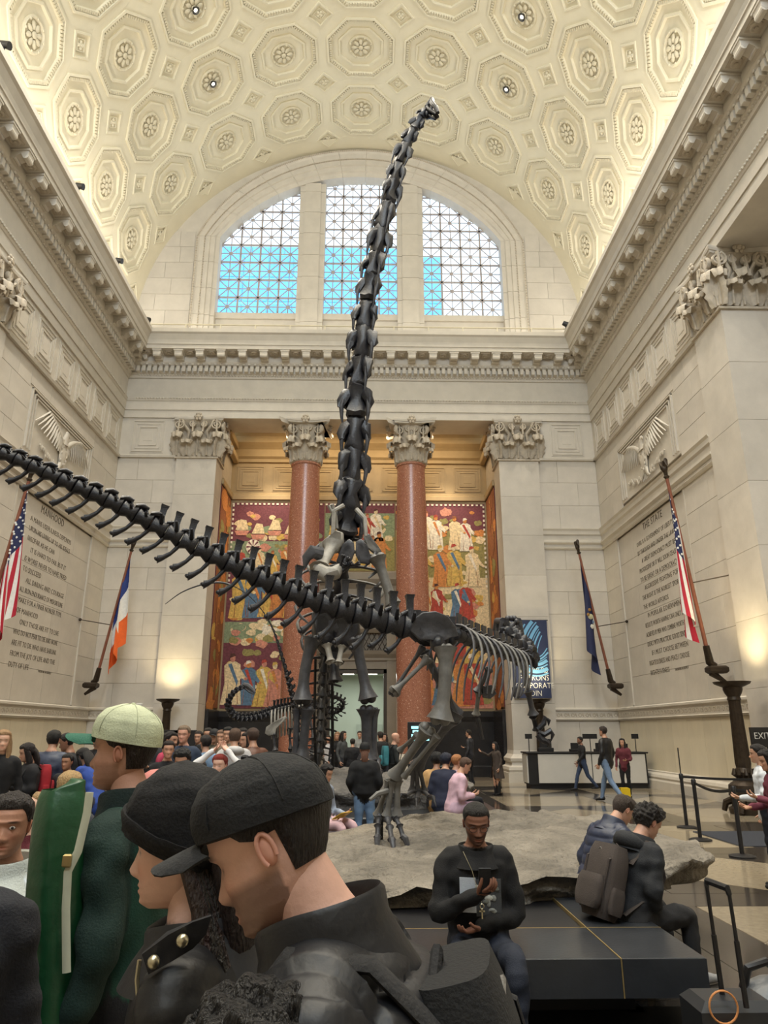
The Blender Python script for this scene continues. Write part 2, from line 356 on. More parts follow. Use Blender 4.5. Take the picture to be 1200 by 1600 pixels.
for fr in 'RL':
    wput('relief_frame', FRAME_ME, fr, 22.85, 11.15, WALLS[fr]); wput('relief_eagle', EAGLE_ME, fr, 22.95, 11.0, WALLS[fr], .0)

# ---- cornice and entablature, one trim per wall
PROF = [(-.1, 14.65), (.06, 14.65), (.06, 15.0), (.10, 15.0), (.10, 15.4), (.13, 15.42), (.17, 15.52), (.17, 15.55), (.06, 15.58), (.06, 16.48), (.12, 16.5), (.16, 16.62), (.22, 16.66), (.25, 16.7), (.25, 16.95), (.36, 16.97), (.44, 17.06), (.47, 17.12), (.47, 17.43), (1.02, 17.45), (1.02, 17.62), (1.06, 17.64), (1.08, 17.84), (1.18, 18.06), (1.26, 18.12), (1.26, 18.3), (1.15, 18.36), (-.1, 18.4)]
mo = MB()
pr = [(0, .33), (.5, .33), (.52, .28), (.5, .15), (.42, .06), (.34, .1), (.3, .17), (.18, .1), (.06, .02), (0, .0)]
mo.loft([[(-.16, -d, z) for d, z in pr], [(.16, -d, z) for d, z in pr]]); mo.b2((-.2, -.54, .26), (.2, 0, .34), ch=.01)
mo.b2((-.14, -.5, .02), (.14, -.36, .2), ch=.03); mo.tube([(-.155, -.43, .1), (.155, -.43, .1)], .085, 10); mo.tube([(-.155, -.12, .06), (.155, -.12, .06)], .05, 8)
MOD_ME = mo.mesh('modillion', STONE2)
mo = MB(); mo.box((0, -.27, .0), (.34, .36, .03)); mo.lathe([(.15, 0), (.15, -.03), (.11, -.05), (.05, -.04), (.05, -.08), (.001, -.09)], (0, -.27, -.01), 10); ROS_ME = mo.mesh('soffit_rosette', CARVED)
mo = MB(); mo.box((0, -.09, -.01), (.15, .19, .25), ch=.008); DEN_ME = mo.mesh('dentil', STONE2)
for fr, nm, lab in (('Y', 'trim_1', 'bracketed stone cornice across the far wall under the arched window'), ('L', 'trim_2', 'bracketed stone cornice along the left wall'), ('R', 'trim_3', 'bracketed stone cornice along the right wall')):
    t = struct(nm, lab, 'cornice'); m = MB()
    u0 = [(-XW+max(p, 0)) if fr == 'Y' else YB for p, z in PROF]; u1 = [(XW-max(p, 0)) if fr == 'Y' else YE-max(p, 0) for p, z in PROF]
    a = [W(fr, u, p, z) for u, (p, z) in zip(u0, PROF)]; b = [W(fr, u, p, z) for u, (p, z) in zip(u1, PROF)]
    m.loft([a, b] if fr == 'R' else [b, a]); m.build('moulding', STONE2, t)
    lo, hi = (-9.55, 9.55) if fr == 'Y' else (8.0, 27.6)
    n = round((hi-lo)/.92)
    for i in range(n+1):
        u = lo+(hi-lo)*i/n; wput('modillion', MOD_ME, fr, u, 17.11, t, .46)
        if i < n: wput('soffit_rosette', ROS_ME, fr, u+(hi-lo)/n/2, 17.43, t, .46)
    n = round((hi-lo)/.245)
    for i in range(n+1): wput('dentil', DEN_ME, fr, lo+(hi-lo)*i/n, 16.82, t, .25)
    me_ = MB(); mb2 = MB()
    for i in range(n+1):
        c = W(fr, lo+(hi-lo)*i/n+.12, .41, 17.03); me_.ell(c, (.07, .045, .06) if fr == 'Y' else (.045, .07, .06), 6, 4)
    for i in range(2*n):
        c = W(fr, lo+(hi-lo)*i/(2*n), .165, 15.52); mb2.ell(c, (.05, .05, .04), 5, 4); c = W(fr, lo+(hi-lo)*i/(2*n), .17, 16.62); mb2.ell(c, (.05, .05, .045), 5, 4)
    o = me_.build('egg_row', STONE2, t, True); o['kind'] = 'stuff'; o = mb2.build('bead_row', STONE2, t, True); o['kind'] = 'stuff'

# ---- barrel vault
ceiling = struct('ceiling', 'cream barrel vault with octagonal rosette coffers', 'ceiling')
def bend(y, v, d): a = v/RV; return ((RV+d)*sin(a), y, (RV+d)*cos(a))
HY, HA = 1.55, rad(9.175)*RV; DG = .56
def octo(a, b, ca, cb, sub=3):
    P = [(a, -b+cb), (a, b-cb), (a-ca, b), (-a+ca, b), (-a, b-cb), (-a, -b+cb), (-a+ca, -b), (a-ca, -b)]; out = []
    for i in range(8):
        p, q = np.array(P[i]), np.array(P[(i+1) % 8])
        for k in range(sub): out.append(p+(q-p)*k/sub)
    return out
def ring(s, d, base=None):
    A, B = 1.36, 1.42
    P = base if base is not None else octo(A*s, B*s, A*s*.586, B*s*.586)
    return [bend(p[0], p[1], d) for p in P]
m = MB(); C8 = octo(HY+.002, HA+.002, DG, DG)
m.loft([ring(1, 0, C8), ring(1, 0), ring(1, -.05), ring(.945, -.06), ring(.93, 0.0), ring(.855, .02), ring(.835, .08), ring(.66, .085), ring(.65, .04), ring(.60, .03), ring(.58, .12), ring(.2, .125)], cap=False)
m.f.append(tuple(range(11*24, 12*24))); m.m.append(0)
COF_ME = m.mesh('coffer', PLASTER)
m = MB(); A, B = 1.36*.89, 1.42*.89; P = octo(A, B, A*.586, B*.586, 10)
for i, p in enumerate(P):
    q = P[(i+1) % len(P)]; a = math.atan2(q[1]-p[1], q[0]-p[0]); c = bend((p[0]+q[0])/2, (p[1]+q[1])/2, -.005); an = c[0]/RV
    R = np.array([[cos(an), 0, sin(an)], [0, 1, 0], [-sin(an), 0, cos(an)]]) @ np.array([[cos(pi/2-a), -sin(pi/2-a), 0], [sin(pi/2-a), cos(pi/2-a), 0], [0, 0, 1]])
    m.box(c, (.075, .10, .07), R=np.array([[cos(an), 0, sin(an)], [0, 1, 0], [-sin(an), 0, cos(an)]]) @ np.array([[0, 1, 0], [1, 0, 0], [0, 0, 1]]) @ np.array([[cos(a), -sin(a), 0], [sin(a), cos(a), 0], [0, 0, 1]]))
BEAD_ME = m.mesh('bead_moulding', PLASTER2)
m = MB(); z = RV+.12
m.lathe([(.53, z+.02), (.53, z-.05), (.48, z-.09), (.43, z-.05), (.41, z-.0), (.40, z-.01)], (0, 0, 0), 24)
m.lathe([(.41, z), (.10, z-.02), (.10, z-.09), (.05, z-.12), (.001, z-.11)], (0, 0, 0), 16)
for k in range(8):
    a = k*pi/4; m.ell((cos(a)*.25, sin(a)*.25, z-.05), (.14, .085, .05), 8, 5, R=[[cos(a), -sin(a), 0], [sin(a), cos(a), 0], [0, 0, 1]])
    m.ell((cos(a+.39)*.46, sin(a+.39)*.46, z-.085), (.05, .05, .03), 6, 4)
RO_ME = m.mesh('rosette', PLASTER2, True, False, 50)
def dia(s, d): return [bend(x*DG*s, y*DG*s, d) for x, y in ((1, 0), (.5, .5), (0, 1), (-.5, .5), (-1, 0), (-.5, -.5), (0, -1), (.5, -.5))]
m = MB(); m.loft([dia(1, .0), dia(.97, -.03), dia(.82, -.035), dia(.79, .05), dia(.5, .055), dia(.47, .01), dia(.42, .01), dia(.4, .05), dia(.05, .055)], cap=False); m.f.append(tuple(range(64, 72))); m.m.append(0)
for k in range(4): m.ell((cos(k*pi/2+.78)*.09, sin(k*pi/2+.78)*.09, RV+.03), (.07, .07, .04), 6, 4)
m.ell((0, 0, RV+.02), (.05, .05, .05), 6, 4)
SQ_ME = m.mesh('square_coffer', PLASTER)
ROWS = [25.75-3.1*k for k in range(6)]
for y in ROWS:
    for k in range(-4, 5):
        th = rad(18.35*k); c = put('coffer', COF_ME, ceiling, (0, y, Z0), (0, th, 0)); put('bead_moulding', BEAD_ME, c); put('rosette', RO_ME, c)
for j in range(7):
    for k in range(-5, 5): put('square_coffer', SQ_ME, ceiling, (0, 25.75+1.55-3.1*j, Z0), (0, rad(18.35*(k+.5)), 0))
def vsheet(a0, a1, y0, y1, n=4):
    m_ = MB(); A_ = np.linspace(a0, a1, n+1); m_.loft([[(RV*sin(a), y0, Z0+RV*cos(a)) for a in A_], [(RV*sin(a), y1, Z0+RV*cos(a)) for a in A_]], closed=False); return m_
a5 = rad(18.35*4.5)
for s in (-1, 1): vsheet(s*a5, s*(pi/2+.06), 8.7, 28.3).build('springing_band', PLASTER, ceiling, True)
vsheet(-a5, a5, 27.3, 28.3, 48).build('end_band', PLASTER, ceiling, True)
vsheet(-pi/2-.06, pi/2+.06, YB-.2, 8.7, 48).build('rear_vault', PLASTER, ceiling, True)
# recessed downlights in four rosettes
BULB = emis('downlight_bulb', (1.0, .9, .7), 6)
for y, k in ((22.65, -2), (22.65, 2), (19.55, -2), (19.55, 2)):
    th = rad(18.35*k); m = MB(); m.lathe([(.001, .02), (.09, .02), (.13, -.05), (.15, -.09), (.12, -.10), (.10, -.06), (.001, -.05)], (0, 0, 0), 14)
    zr = RV+.0; t = thing('downlight', 'round black downlight set in a %s rosette of the vault, %s row' % (('left', 'right')[k > 0], 'farthest' if y > 20 else 'second farthest' if y > 15 else 'out of frame third' if y > 12 else 'out of frame nearest'), 'ceiling light', (zr*sin(th), y, Z0+zr*cos(th)), group='vault downlights'); t.rotation_euler = (0, th, 0)
    m.build('housing', BLACK, t, True); m = MB(); m.ell((0, 0, -.06), (.07, .07, .035), 10, 6); m.build('bulb', BULB, t, True)
    p = Vector(t.location); spot('downlight_beam', p+Vector((0, 0, -.35)), (p.x*.8, y-3, 0), 2600, (1, .92, .78), 95, .8, .12)

for y in (13.35, 10.25, 6.0, 2.0):
    for k in (-1, 1): spot('rear_downlight', (k*4.6, y, 27.6), (k*4.2, y-2, 0), 2600, (1, .92, .78), 100, .8, .12)

# ---- lunette wall and archivolt
def curve(x, zb, R, zc, nv=8, na=44):
    zk = zc+sqrt(R*R-x*x); a0 = math.asin((zk-zc)/R); P = [(x, z) for z in np.linspace(zb, zk, nv, endpoint=False)]
    P += [(R*cos(a), zc+R*sin(a)) for a in np.linspace(a0, pi-a0, na)]; P += [(-x, z) for z in np.linspace(zk, zb, nv+1)[1:]]
    return np.array(P)
OC = curve(7.65, 18.38, 8.25, 20.78); IC = curve(6.62, 18.38, 7.9, 19.77)
VC = []
for x, z in OC:
    a = math.atan2(max(z-Z0, -.6), x); VC.append((10.3*cos(a), Z0+10.3*sin(a)) if z > Z0 else (math.copysign(10.3, x), z))
VC = np.array(VC)
m = MB(); m.loft([[(x, YE+.01, z) for x, z in VC], [(x, YE+.01, z) for x, z in OC], [(x, 28.8, z) for x, z in OC], [(x, 28.8, z) for x, z in VC]], closed=False); m.build('lunette', STONE2, wall_back)
APROF = [(0, .0), (0, .12), (.05, .16), (.10, .12), (.14, .08), (.34, .07), (.36, .02), (.58, .01), (.60, -.05), (.80, -.06), (.84, -.14), (1, -.18), (1, -.72), (0, -.72)]
NB = len(OC)
cuts = [0, 2, 4, 6, 8]+list(range(11, 52, 3))[:-1]+[51, 53, 55, 57, 59]
cuts = sorted(set([c for c in cuts if c < NB-1]+[NB-1]))
for a, b in zip(cuts, cuts[1:]):
    rings = []
    idx = list(range(a, b+1))
    for n_, i in enumerate(idx):
        o_, i_ = OC[i].copy(), IC[i].copy()
        if n_ == 0: j = idx[1]; o_ += (OC[j]-o_)*.012; i_ += (IC[j]-i_)*.012
        if n_ == len(idx)-1: j = idx[-2]; o_ += (OC[j]-o_)*.012; i_ += (IC[j]-i_)*.012
        rings.append([(o_[0]+(i_[0]-o_[0])*s, YE-y, o_[1]+(i_[1]-o_[1])*s) for s, y in APROF])
    m = MB(); m.loft(rings); m.build('voussoir', STONE2, wall_back)
m = MB()
for i in range(NB-1):
    for t in np.linspace(0, 1, 5, endpoint=False):
        p = OC[i]+(OC[i+1]-OC[i])*t; q = IC[i]+(IC[i+1]-IC[i])*t
        for s_ in (.05, .35): e = p+(q-p)*s_; m.box((e[0], YE-(.15 if s_ < .1 else .04), e[1]), (.07, .05, .07))
o = m.build('bead_row', CARVED, wall_back); o['kind'] = 'stuff'
for s in (-1, 1):
    for k in range(6):
        z0_, z1_ = 19.1+.85*k, 19.1+.85*(k+1)
        xo = lambda z: sqrt(max(RV*RV-(z-Z0)**2, 0))+.05
        e0, e1 = xo(z0_), xo(z1_); xi = 7.7 if z1_ < 23.9 else 7.72
        cutx = lerp(xi, min(e0, e1), .45+.25*(k % 2))
        for (a0, a1, b0, b1) in ((xi, xi, cutx, cutx), (cutx, cutx, e0, e1)):
            g = .007; m = MB(); poly = [(s*(a0+g), YE, z0_+g), (s*(b0-g), YE, z0_+g), (s*(b1-g), YE, z1_-g), (s*(a1+g), YE, z1_-g)]
            m.prism(poly if s < 0 else poly[::-1], (0, -.02, 0), (0, .05, 0)); m.build('stone_block', STONE, wall_back)
    m = MB(); mold(m, 'Y', *sorted((s*7.68, s*10.1)), [(0, 18.4), (.2, 18.4), (.2, 18.9), (.12, 18.95), (.08, 19.08), (0, 19.1)]); m.build('plinth_course', STONE2, wall_back)
# stone mullions
for s in (-1, 1):
    for k in range(8):
        z0_ = 18.4+1.2*k; z1_ = min(z0_+1.2, 27.3); m = MB()
        m.b2((s*1.72, 28.36, z0_+.006), (s*2.95, 28.78, z1_-.006), ch=.01); m.b2((s*1.95, 28.30, z0_+.006), (s*2.72, 28.5, z1_-.006), ch=.01); m.build('mullion_block', STONE2, wall_back)
# windows: three lights with star grilles
GLASS = bpy.data.materials.new('window_glass'); GLASS.use_nodes = True; nt = GLASS.node_tree; nt.nodes.remove(nt.nodes['Principled BSDF'])
tr = nt.nodes.new('ShaderNodeBsdfTransparent'); tr.inputs[0].default_value = (.93, .97, 1, 1); gl = nt.nodes.new('ShaderNodeBsdfGlossy'); gl.inputs['Roughness'].default_value = .08
mx = nt.nodes.new('ShaderNodeMixShader'); mx.inputs[0].default_value = .04; nt.links.new(tr.outputs[0], mx.inputs[1]); nt.links.new(gl.outputs[0], mx.inputs[2]); nt.links.new(mx.outputs[0], nt.nodes['Material Output'].inputs[0])
BAR = mat('painted_window_metal', rgb(176, 168, 168), 0.5, 0.05, 5)
for n_, (x0, x1) in enumerate(((-6.66, -2.9), (-1.75, 1.75), (2.9, 6.66))):
    lab = ('left', 'middle', 'right')[n_]
    wd = struct('window_%d' % (n_+1), '%s light of the arched window with star-pattern grille' % lab, 'window'); cw = (x1-x0)/4; ch = .965; zb = 20.18
    m = MB(); m.box((0, .02, 0), (cw-.05, .012, ch-.05)); PANE = m.mesh('pane', GLASS)
    m = MB(); t = .04
    for a in (math.atan2(ch, cw), -math.atan2(ch, cw)):
        L_ = sqrt(cw*cw+ch*ch)-.06; m.box((0, 0, 0), (L_, .03, t), R=[[cos(a), 0, -sin(a)], [0, 1, 0], [sin(a), 0, cos(a)]])
    m.box((0, 0, 0), (cw-.06, .03, .042)); m.box((0, 0, 0), (.042, .03, ch-.06))
    m.lathe([(.001, .02), (.08, .02), (.1, 0), (.08, -.02), (.001, -.02)], (0, 0, 0), 10); v = m.v[-1]; m.v[-1] = v[:, [0, 2, 1]]
    STAR = m.mesh('star_grille', BAR)
    for r in range(9):
        for c in range(4):
            x, z = x0+cw*(c+.5), zb+ch*(r+.5)
            if z-ch/2 > 19.77+sqrt(max(7.9**2-min(abs(x)-cw/2, 7.8)**2, 0)): continue
            put('pane', PANE, wd, (x, 28.84, z)); put('star_grille', STAR, wd, (x, 28.82, z))
    for c in range(5): m = MB(); m.box((x0+cw*c, 28.82, 24.2), (.085, .06, 8.2)); m.build('glazing_bar', BAR, wd)
    for r in range(9): m = MB(); m.box(((x0+x1)/2, 28.82, zb+ch*r), (x1-x0, .06, .08)); m.build('glazing_bar', BAR, wd)
    m = MB(); m.b2((x0-.1, 28.5, 19.85), (x1+.1, 28.95, 20.16), ch=.02); m.b2((x0, 28.62, 18.4), (x1, 28.95, 19.85)); m.build('window_sill', STONE2, wd)
m = MB(); m.tube([(-9, 27.1, 18.62), (9, 27.1, 18.62)], .03, 6)
for k in range(13): m.box((-9+1.5*k, 27.1, 18.5), (.05, .05, .26))
tag(m.build('cable_rail', mat('cream_paint', rgb(226, 216, 190), .6, .03, 4)), 'thin cream rail running along the top of the far cornice', 'rail')

# ---- outside: blue glass towers
BLUE = mat('blue_curtain_glass', (0.16, 0.50, 0.90), 0.25, 0.08, .2, rnd=.10); BLUE2 = mat('blue_spandrel', (0.26, 0.66, 0.95), 0.4, 0.05, .5)
def tower(name, lab, Yd, pts, zb, depth, panels):
    xl = at(*pts[0], Yd); xr = at(*pts[1], Yd); zt = (xl[2]+xr[2])/2
    t = thing(name, lab, 'building', ((xl[0]+xr[0])/2, Yd, zb)); w_ = xr[0]-xl[0]; h_ = zt-zb
    m = MB(); m.b2((-w_/2, .2, 0), (w_/2, depth, h_)); m.build('core', BLUE2, t)
    nx, nz = panels
    m = MB(); m.box((0, .1, 0), (w_/nx-.25, .2, h_/nz-.5)); P_ = m.mesh('facade_panel', BLUE)
    for i in range(nx):
        for j in range(nz): put('facade_panel', P_, t, (-w_/2+w_/nx*(i+.5), 0, h_/nz*(j+.5)))
tower('office_tower', 'blue glass office block seen through the arched window', 90, [(150, 397), (690, 397)], -5, 30, (14, 18))
tower('far_tower', 'paler blue glass block rising behind the office block through the window', 140, [(345, 386), (646, 386)], -5, 30, (12, 10))
# ================================================================ columns, recess, murals, floor
GR = bpy.data.materials.new('red_granite'); GR.use_nodes = True; nt = GR.node_tree; N = nt.nodes; L = nt.links; b = N['Principled BSDF']; b.inputs['Roughness'].default_value = .22
tc = N.new('ShaderNodeTexCoord'); vo = N.new('ShaderNodeTexVoronoi'); vo.inputs['Scale'].default_value = 9; L.new(tc.outputs['Object'], vo.inputs['Vector'])
no = N.new('ShaderNodeTexNoise'); no.inputs['Scale'].default_value = 30; no.inputs['Detail'].default_value = 6; L.new(tc.outputs['Object'], no.inputs['Vector'])
rp = N.new('ShaderNodeValToRGB'); rp.color_ramp.elements[0].position = .35; rp.color_ramp.elements[0].color = (*rgb(140, 88, 70), 1); rp.color_ramp.elements[1].position = .65; rp.color_ramp.elements[1].color = (*rgb(184, 126, 102), 1); L.new(no.outputs['Fac'], rp.inputs[0])
ma = N.new('ShaderNodeMath'); ma.operation = 'LESS_THAN'; ma.inputs[1].default_value = .16; L.new(vo.outputs['Distance'], ma.inputs[0])
sp = N.new('ShaderNodeMix'); sp.data_type = 'RGBA'; L.new(ma.outputs[0], sp.inputs[0]); L.new(rp.outputs[0], sp.inputs[6]); sp.inputs[7].default_value = (*rgb(214, 178, 156), 1); L.new(sp.outputs[2], b.inputs['Base Color'])

def leaf_mesh(w_, h_, out, name='leaf'):
    G = []
    for i in range(12):
        t = i/11
        if t < .72: y = -.10*out-out*.45*t*t; z = h_*t*1.18
        else:
            a = (t-.72)/.28*pi*1.1; y = -.10*out-out*.23-out*.62*sin(a*.55)*1.0; z = h_*.85+h_*.16*sin(a)-h_*.08*(a/pi)
        row = []
        for j in range(9):
            s_ = j/4-1; wd = w_/2*(.55+.62*sin(min(t*1.25, 1)*pi*.8))*(1-.35*max(0, t-.75)/.25); wd *= (1+.16*sin(t*30)) if abs(s_) > .9 else 1
            row.append((s_*wd, y+.13*out*abs(s_)*1.6-.075*out*cos(s_*9), z-.03*h_*abs(s_)))
        G.append(row)
    m_ = MB(); m_.sheet(G, .03); m_.tube([(0, G[i][4][1]-.02, G[i][4][2]) for i in range(0, 11, 2)], [.03, .035, .03, .03, .025, .02], 5); return m_.mesh(name, CARVED, True, False, 60)
def volute_mesh(r0, name='volute'):
    m_ = MB(); P = [(0, -.05, -.55*r0/.2)]; 
    for t in np.linspace(0, 1, 26):
        a = -pi*.5+t*pi*3.6; r = r0*(1-.78*t); P.append((-r0*.15, 0, 0)+np.array((r*cos(a+pi), 0, r*sin(a+pi)+.0)))
    P = [np.array(p) for p in P]; m_.tube(P, [.05]+[.05-.02*t for t in np.linspace(0, 1, 26)], 6, flat=1.5, up=(0, 1, 0)); m_.ell(P[-1], (.05, .06, .05), 6, 5); return m_.mesh(name, CARVED, True, False, 60)
LEAF_LO = leaf_mesh(.60, .66, .42); LEAF_HI = leaf_mesh(.58, 1.06, .46); VOL = volute_mesh(.23); VOLS = volute_mesh(.14)
def abacus_mesh(hw, c, hz=.2, square=False):
    P = []
    for k in range(4):
        a = k*pi/2
        for t in np.linspace(-1, 1, 9)[:-1]:
            x, y = t*(hw-.06 if abs(t) > .99 else hw-.06), hw-c*(1-t*t); P.append((x*cos(a)-y*sin(a)*1, x*sin(a)+y*cos(a)))
    P = np.array(P)[::-1]; m_ = MB(); R_ = []
    for s_, z in ((.93, 0), (.95, .06), (.98, .07), (1.0, .14), (1.0, hz)): R_.append([(x*s_, y*s_, z) for x, y in P])
    m_.loft(R_[::1] if True else R_); return m_
def fleuron(name='fleuron'):
    m_ = MB(); m_.ell((0, 0, 0), (.09, .07, .1), 8, 6)
    for k in range(6): m_.ell((cos(k*pi/3)*.12, .0, sin(k*pi/3)*.13), (.07, .05, .07), 6, 5)
    return m_.mesh(name, CARVED, True)
FLEU = fleuron()
def capital_round(parent, z, r):
    c = MB(); c.lathe([(r+.02, -.06), (r+.06, -.03), (r+.02, 0), (r*.98, .05), (r*.98, .8), (r*1.08, 1.2), (r*1.32, 1.62)], (0, 0, 0), 28); cap = c.build('capital', CARVED, parent, True); cap.location = (0, 0, z)
    for k in range(8):
        a = k*pi/4
        for me, off, rr in ((LEAF_LO, pi/8, r*1.02), (LEAF_HI, 0, r*.98)):
            b_ = a+off; put('leaf', me, cap, (rr*sin(b_), -rr*cos(b_), .02), (0, 0, b_))
    for k in range(4):
        a = k*pi/2+pi/4; R_ = r*1.32
        for s_ in (-1, 1): put('volute', VOL, cap, (R_*sin(a+s_*.10), -R_*cos(a+s_*.10), 1.38), (0, 0, a+s_*pi/2*.62), (s_, 1, 1))
        a = k*pi/2
        for s_ in (-1, 1): put('volute', VOLS, cap, (r*1.12*sin(a+s_*.16), -r*1.12*cos(a+s_*.16), 1.42), (0, 0, a), (-s_, 1, 1))
        put('fleuron', FLEU, cap, (1.02*sin(a)*.93, -1.02*cos(a)*.93, 1.74))
    m_ = abacus_mesh(1.1, .17); m_.v = [v+np.array((0, 0, 1.6)) for v in m_.v]; m_.build('abacus', STONE2, cap)
    return cap
def capital_square(parent, x0, x1, y0, y1, z, faces):
    # faces: list of (cx, cy, rot, halfwidth)
    c = MB(); g = .10
    R_ = [[(x0-o, y0-o, zz), (x1+o, y0-o, zz), (x1+o, y1+o, zz), (x0-o, y1+o, zz)] for o, zz in ((.07, -.1), (.07, -.03), (-.02, .0), (-.12, .06), (-.12, .9), (-.04, 1.35), (.16, 1.62))]
    c.loft(R_); cap = c.build('capital', CARVED, parent); cap.location = (0, 0, z)
    for cx, cy, rot, hw in faces:
        ca, sa = cos(rot), sin(rot)
        def pos(u, d): return (cx+u*ca+d*sa, cy+u*sa-d*ca)
        for u in (-hw*.5, hw*.5): p = pos(u, .02); put('leaf', LEAF_LO, cap, (*p, .02), (0, 0, rot), (1.15, 1, 1))
        for u in (-hw, 0, hw): p = pos(u, -.05); put('leaf', LEAF_HI, cap, (*p, .02), (0, 0, rot))
        for s_ in (-1, 1):
            p = pos(s_*(hw-.02), .17); put('volute', VOL, cap, (*p, 1.38), (0, 0, rot), (s_, 1, 1)); p = pos(s_*hw*.25, .1); put('volute', VOLS, cap, (*p, 1.42), (0, 0, rot), (-s_, 1, 1))
            m_ = MB(); a = pos(s_*hw*.5, .02); b_ = pos(s_*hw*.45, .10); c_ = pos(s_*hw*.8, .2); m_.tube([(*a, .5), (*a, .85), (*b_, 1.1), (*c_, 1.5)], [.05, .05, .06, .05], 6); m_.build('stalk', CARVED, cap, True)
        p = pos(0, .22); put('fleuron', FLEU, cap, (*p, 1.74), (0, 0, rot))
    n = []; cx, cy = (x0+x1)/2, (y0+y1)/2
    P = [(x0, y0), (x1, y0), (x1, y1), (x0, y1)]; ring_ = []
    for k in range(4):
        a, b_ = np.array(P[k]), np.array(P[(k+1) % 4]); d = (b_-a)/np.linalg.norm(b_-a); nn = np.array((d[1], -d[0]))
        for t in np.linspace(0, 1, 9)[:-1]: ring_.append(a-d*.22*(1-2*t)+ (b_-a)*t+nn*(.26-.16*(1-(2*t-1)**2)))
    ring_ = np.array(ring_); m_ = MB(); m_.loft([[(cx+(q[0]-cx)*s_, cy+(q[1]-cy)*s_, zz) for q in ring_] for s_, zz in ((.94, 1.6), (.95, 1.66), (.98, 1.67), (1, 1.74), (1, 1.8))]); m_.build('abacus', STONE2, cap)
# free-standing granite columns
for s, lab in ((-1, 'left red granite column with carved leafy capital in the recess'), (1, 'right red granite column with carved leafy capital in the recess')):
    t = thing('column', lab, 'column', (2.27*s, 28.78, 0), group='red granite columns')
    m = MB(); m.lathe([(.68, 1.0), (.70, 1.03), (.685, 1.1), (.685, 4), (.675, 7), (.645, 10), (.60, 12.5), (.60, 12.66), (.64, 12.7), (.63, 12.8)], (0, 0, 0), 40); m.build('shaft', GR, t, True)
    m = MB(); m.box((0, 0, .15), (1.9, 1.9, .3), ch=.01); m.lathe([(.93, .3), (.97, .4), (.93, .52), (.82, .56), (.78, .66), (.84, .72), (.88, .8), (.84, .9), (.72, .94), (.7, 1.0)], (0, 0, 0), 32); m.build('base', STONE2, t, True)
    capital_round(t, 12.84, .60)
# flat pilasters of the far wall
for s, lab in ((-1, 'tall flat limestone pilaster left of the mural recess'), (1, 'tall flat limestone pilaster right of the mural recess')):
    t = struct('trim_%d' % (4+(s > 0)), lab, 'pilaster'); x0, x1 = sorted((s*5.95, s*7.63))
    for k in range(7):
        za, zb = 1.15+k*1.67, 1.15+(k+1)*1.67; m = MB(); m.b2((x0, 27.96, za+.003), (x1, 29.2, zb-.003), ch=.004); m.build('stone_block', STONE, t)
    m = MB()
    R_ = [[(x0-o, 27.96-o, z), (x1+o, 27.96-o, z), (x1+o, 29.2, z), (x0-o, 29.2, z)] for o, z in ((.28, 0), (.28, .35), (.22, .36), (.26, .45), (.24, .55), (.12, .6), (.1, .7), (.16, .76), (.17, .85), (.1, .92), (.03, 1.0), (.0, 1.15))]
    m.loft(R_); m.build('base', STONE2, t)
    capital_square(t, x0, x1, 27.96, 29.2, 12.85, [((x0+x1)/2, 27.96, 0, .84), (-s*-5.95 if False else s*5.95, 28.6, (pi/2 if s < 0 else -pi/2), .6)])
# side piers with capitals
for fr, s in (('R', 1), ('L', -1)):
    t = struct('trim_%d' % (6+(s > 0)), 'broad limestone pier at the %s edge, its near face in grey daylight' % ('right' if s > 0 else 'left'), 'pilaster'); x0, x1 = sorted((s*9.98, s*11.3))
    for k in range(7):
        za, zb = 1.15+k*1.67, 1.15+(k+1)*1.67; m = MB(); m.b2((x0, 16.58, za+.003), (x1, 18.2, zb-.003), ch=.004); m.build('stone_block', STONE, t)
    m = MB(); m.loft([[(x0-o*(s > 0), 16.58-o, z), (x1+o*(s < 0), 16.58-o, z), (x1+o*(s < 0), 18.2+o, z), (x0-o*(s > 0), 18.2+o, z)] for o, z in ((.28, 0), (.28, .35), (.22, .36), (.26, .45), (.12, .6), (.16, .8), (.03, 1.0), (.0, 1.15))]); m.build('base', STONE2, t)
    capital_square(t, x0, x1, 16.58, 18.2, 12.85, [(s*9.98, 17.4, (-pi/2 if s > 0 else pi/2), .81), ((x0+x1)/2, 16.58, 0, .66)])
# ---- recess interior
TAN = mat('recess_stone', rgb(176, 152, 112), .6, .08, 2)
m = MB(); m.b2((-6, 31.5, 0), (-1.35, 31.7, 15.6)); m.b2((1.35, 31.5, 0), (6, 31.7, 15.6)); m.b2((-1.35, 31.5, 4.5), (1.35, 31.7, 15.6)); m.build('recess_wall', TAN, wall_back)
m = MB(); mold(m, 'Y', -5.95, 5.95, [(-3.42, 12.1), (-3.3, 12.1), (-3.3, 12.3), (-3.36, 12.34), (-3.36, 12.4), (-3.42, 12.45)]); mold(m, 'Y', -5.95, 5.95, [(-3.42, 13.9), (-3.3, 13.95), (-3.3, 14.1), (-3.2, 14.2), (-3.2, 14.55), (-3.1, 14.65), (-2.9, 14.8), (-2.9, 15.1), (-2.7, 15.25), (-2.7, 15.62), (-3.42, 15.62)])
for s in (-1, 1):
    for z in (12.1, 13.9, 14.55): m.b2((s*5.95, 29.3, z), (s*(5.86 if z < 13 else 5.7), 31.5, z+.3), ch=.03)
m.build('recess_cornice', TAN, wall_back)
me = nested(1.25, 1.2); me.materials[0] = TAN
for k in range(7): put('nested_panel', me, wall_back, (-5.1+1.7*k, 31.5, 13.15))
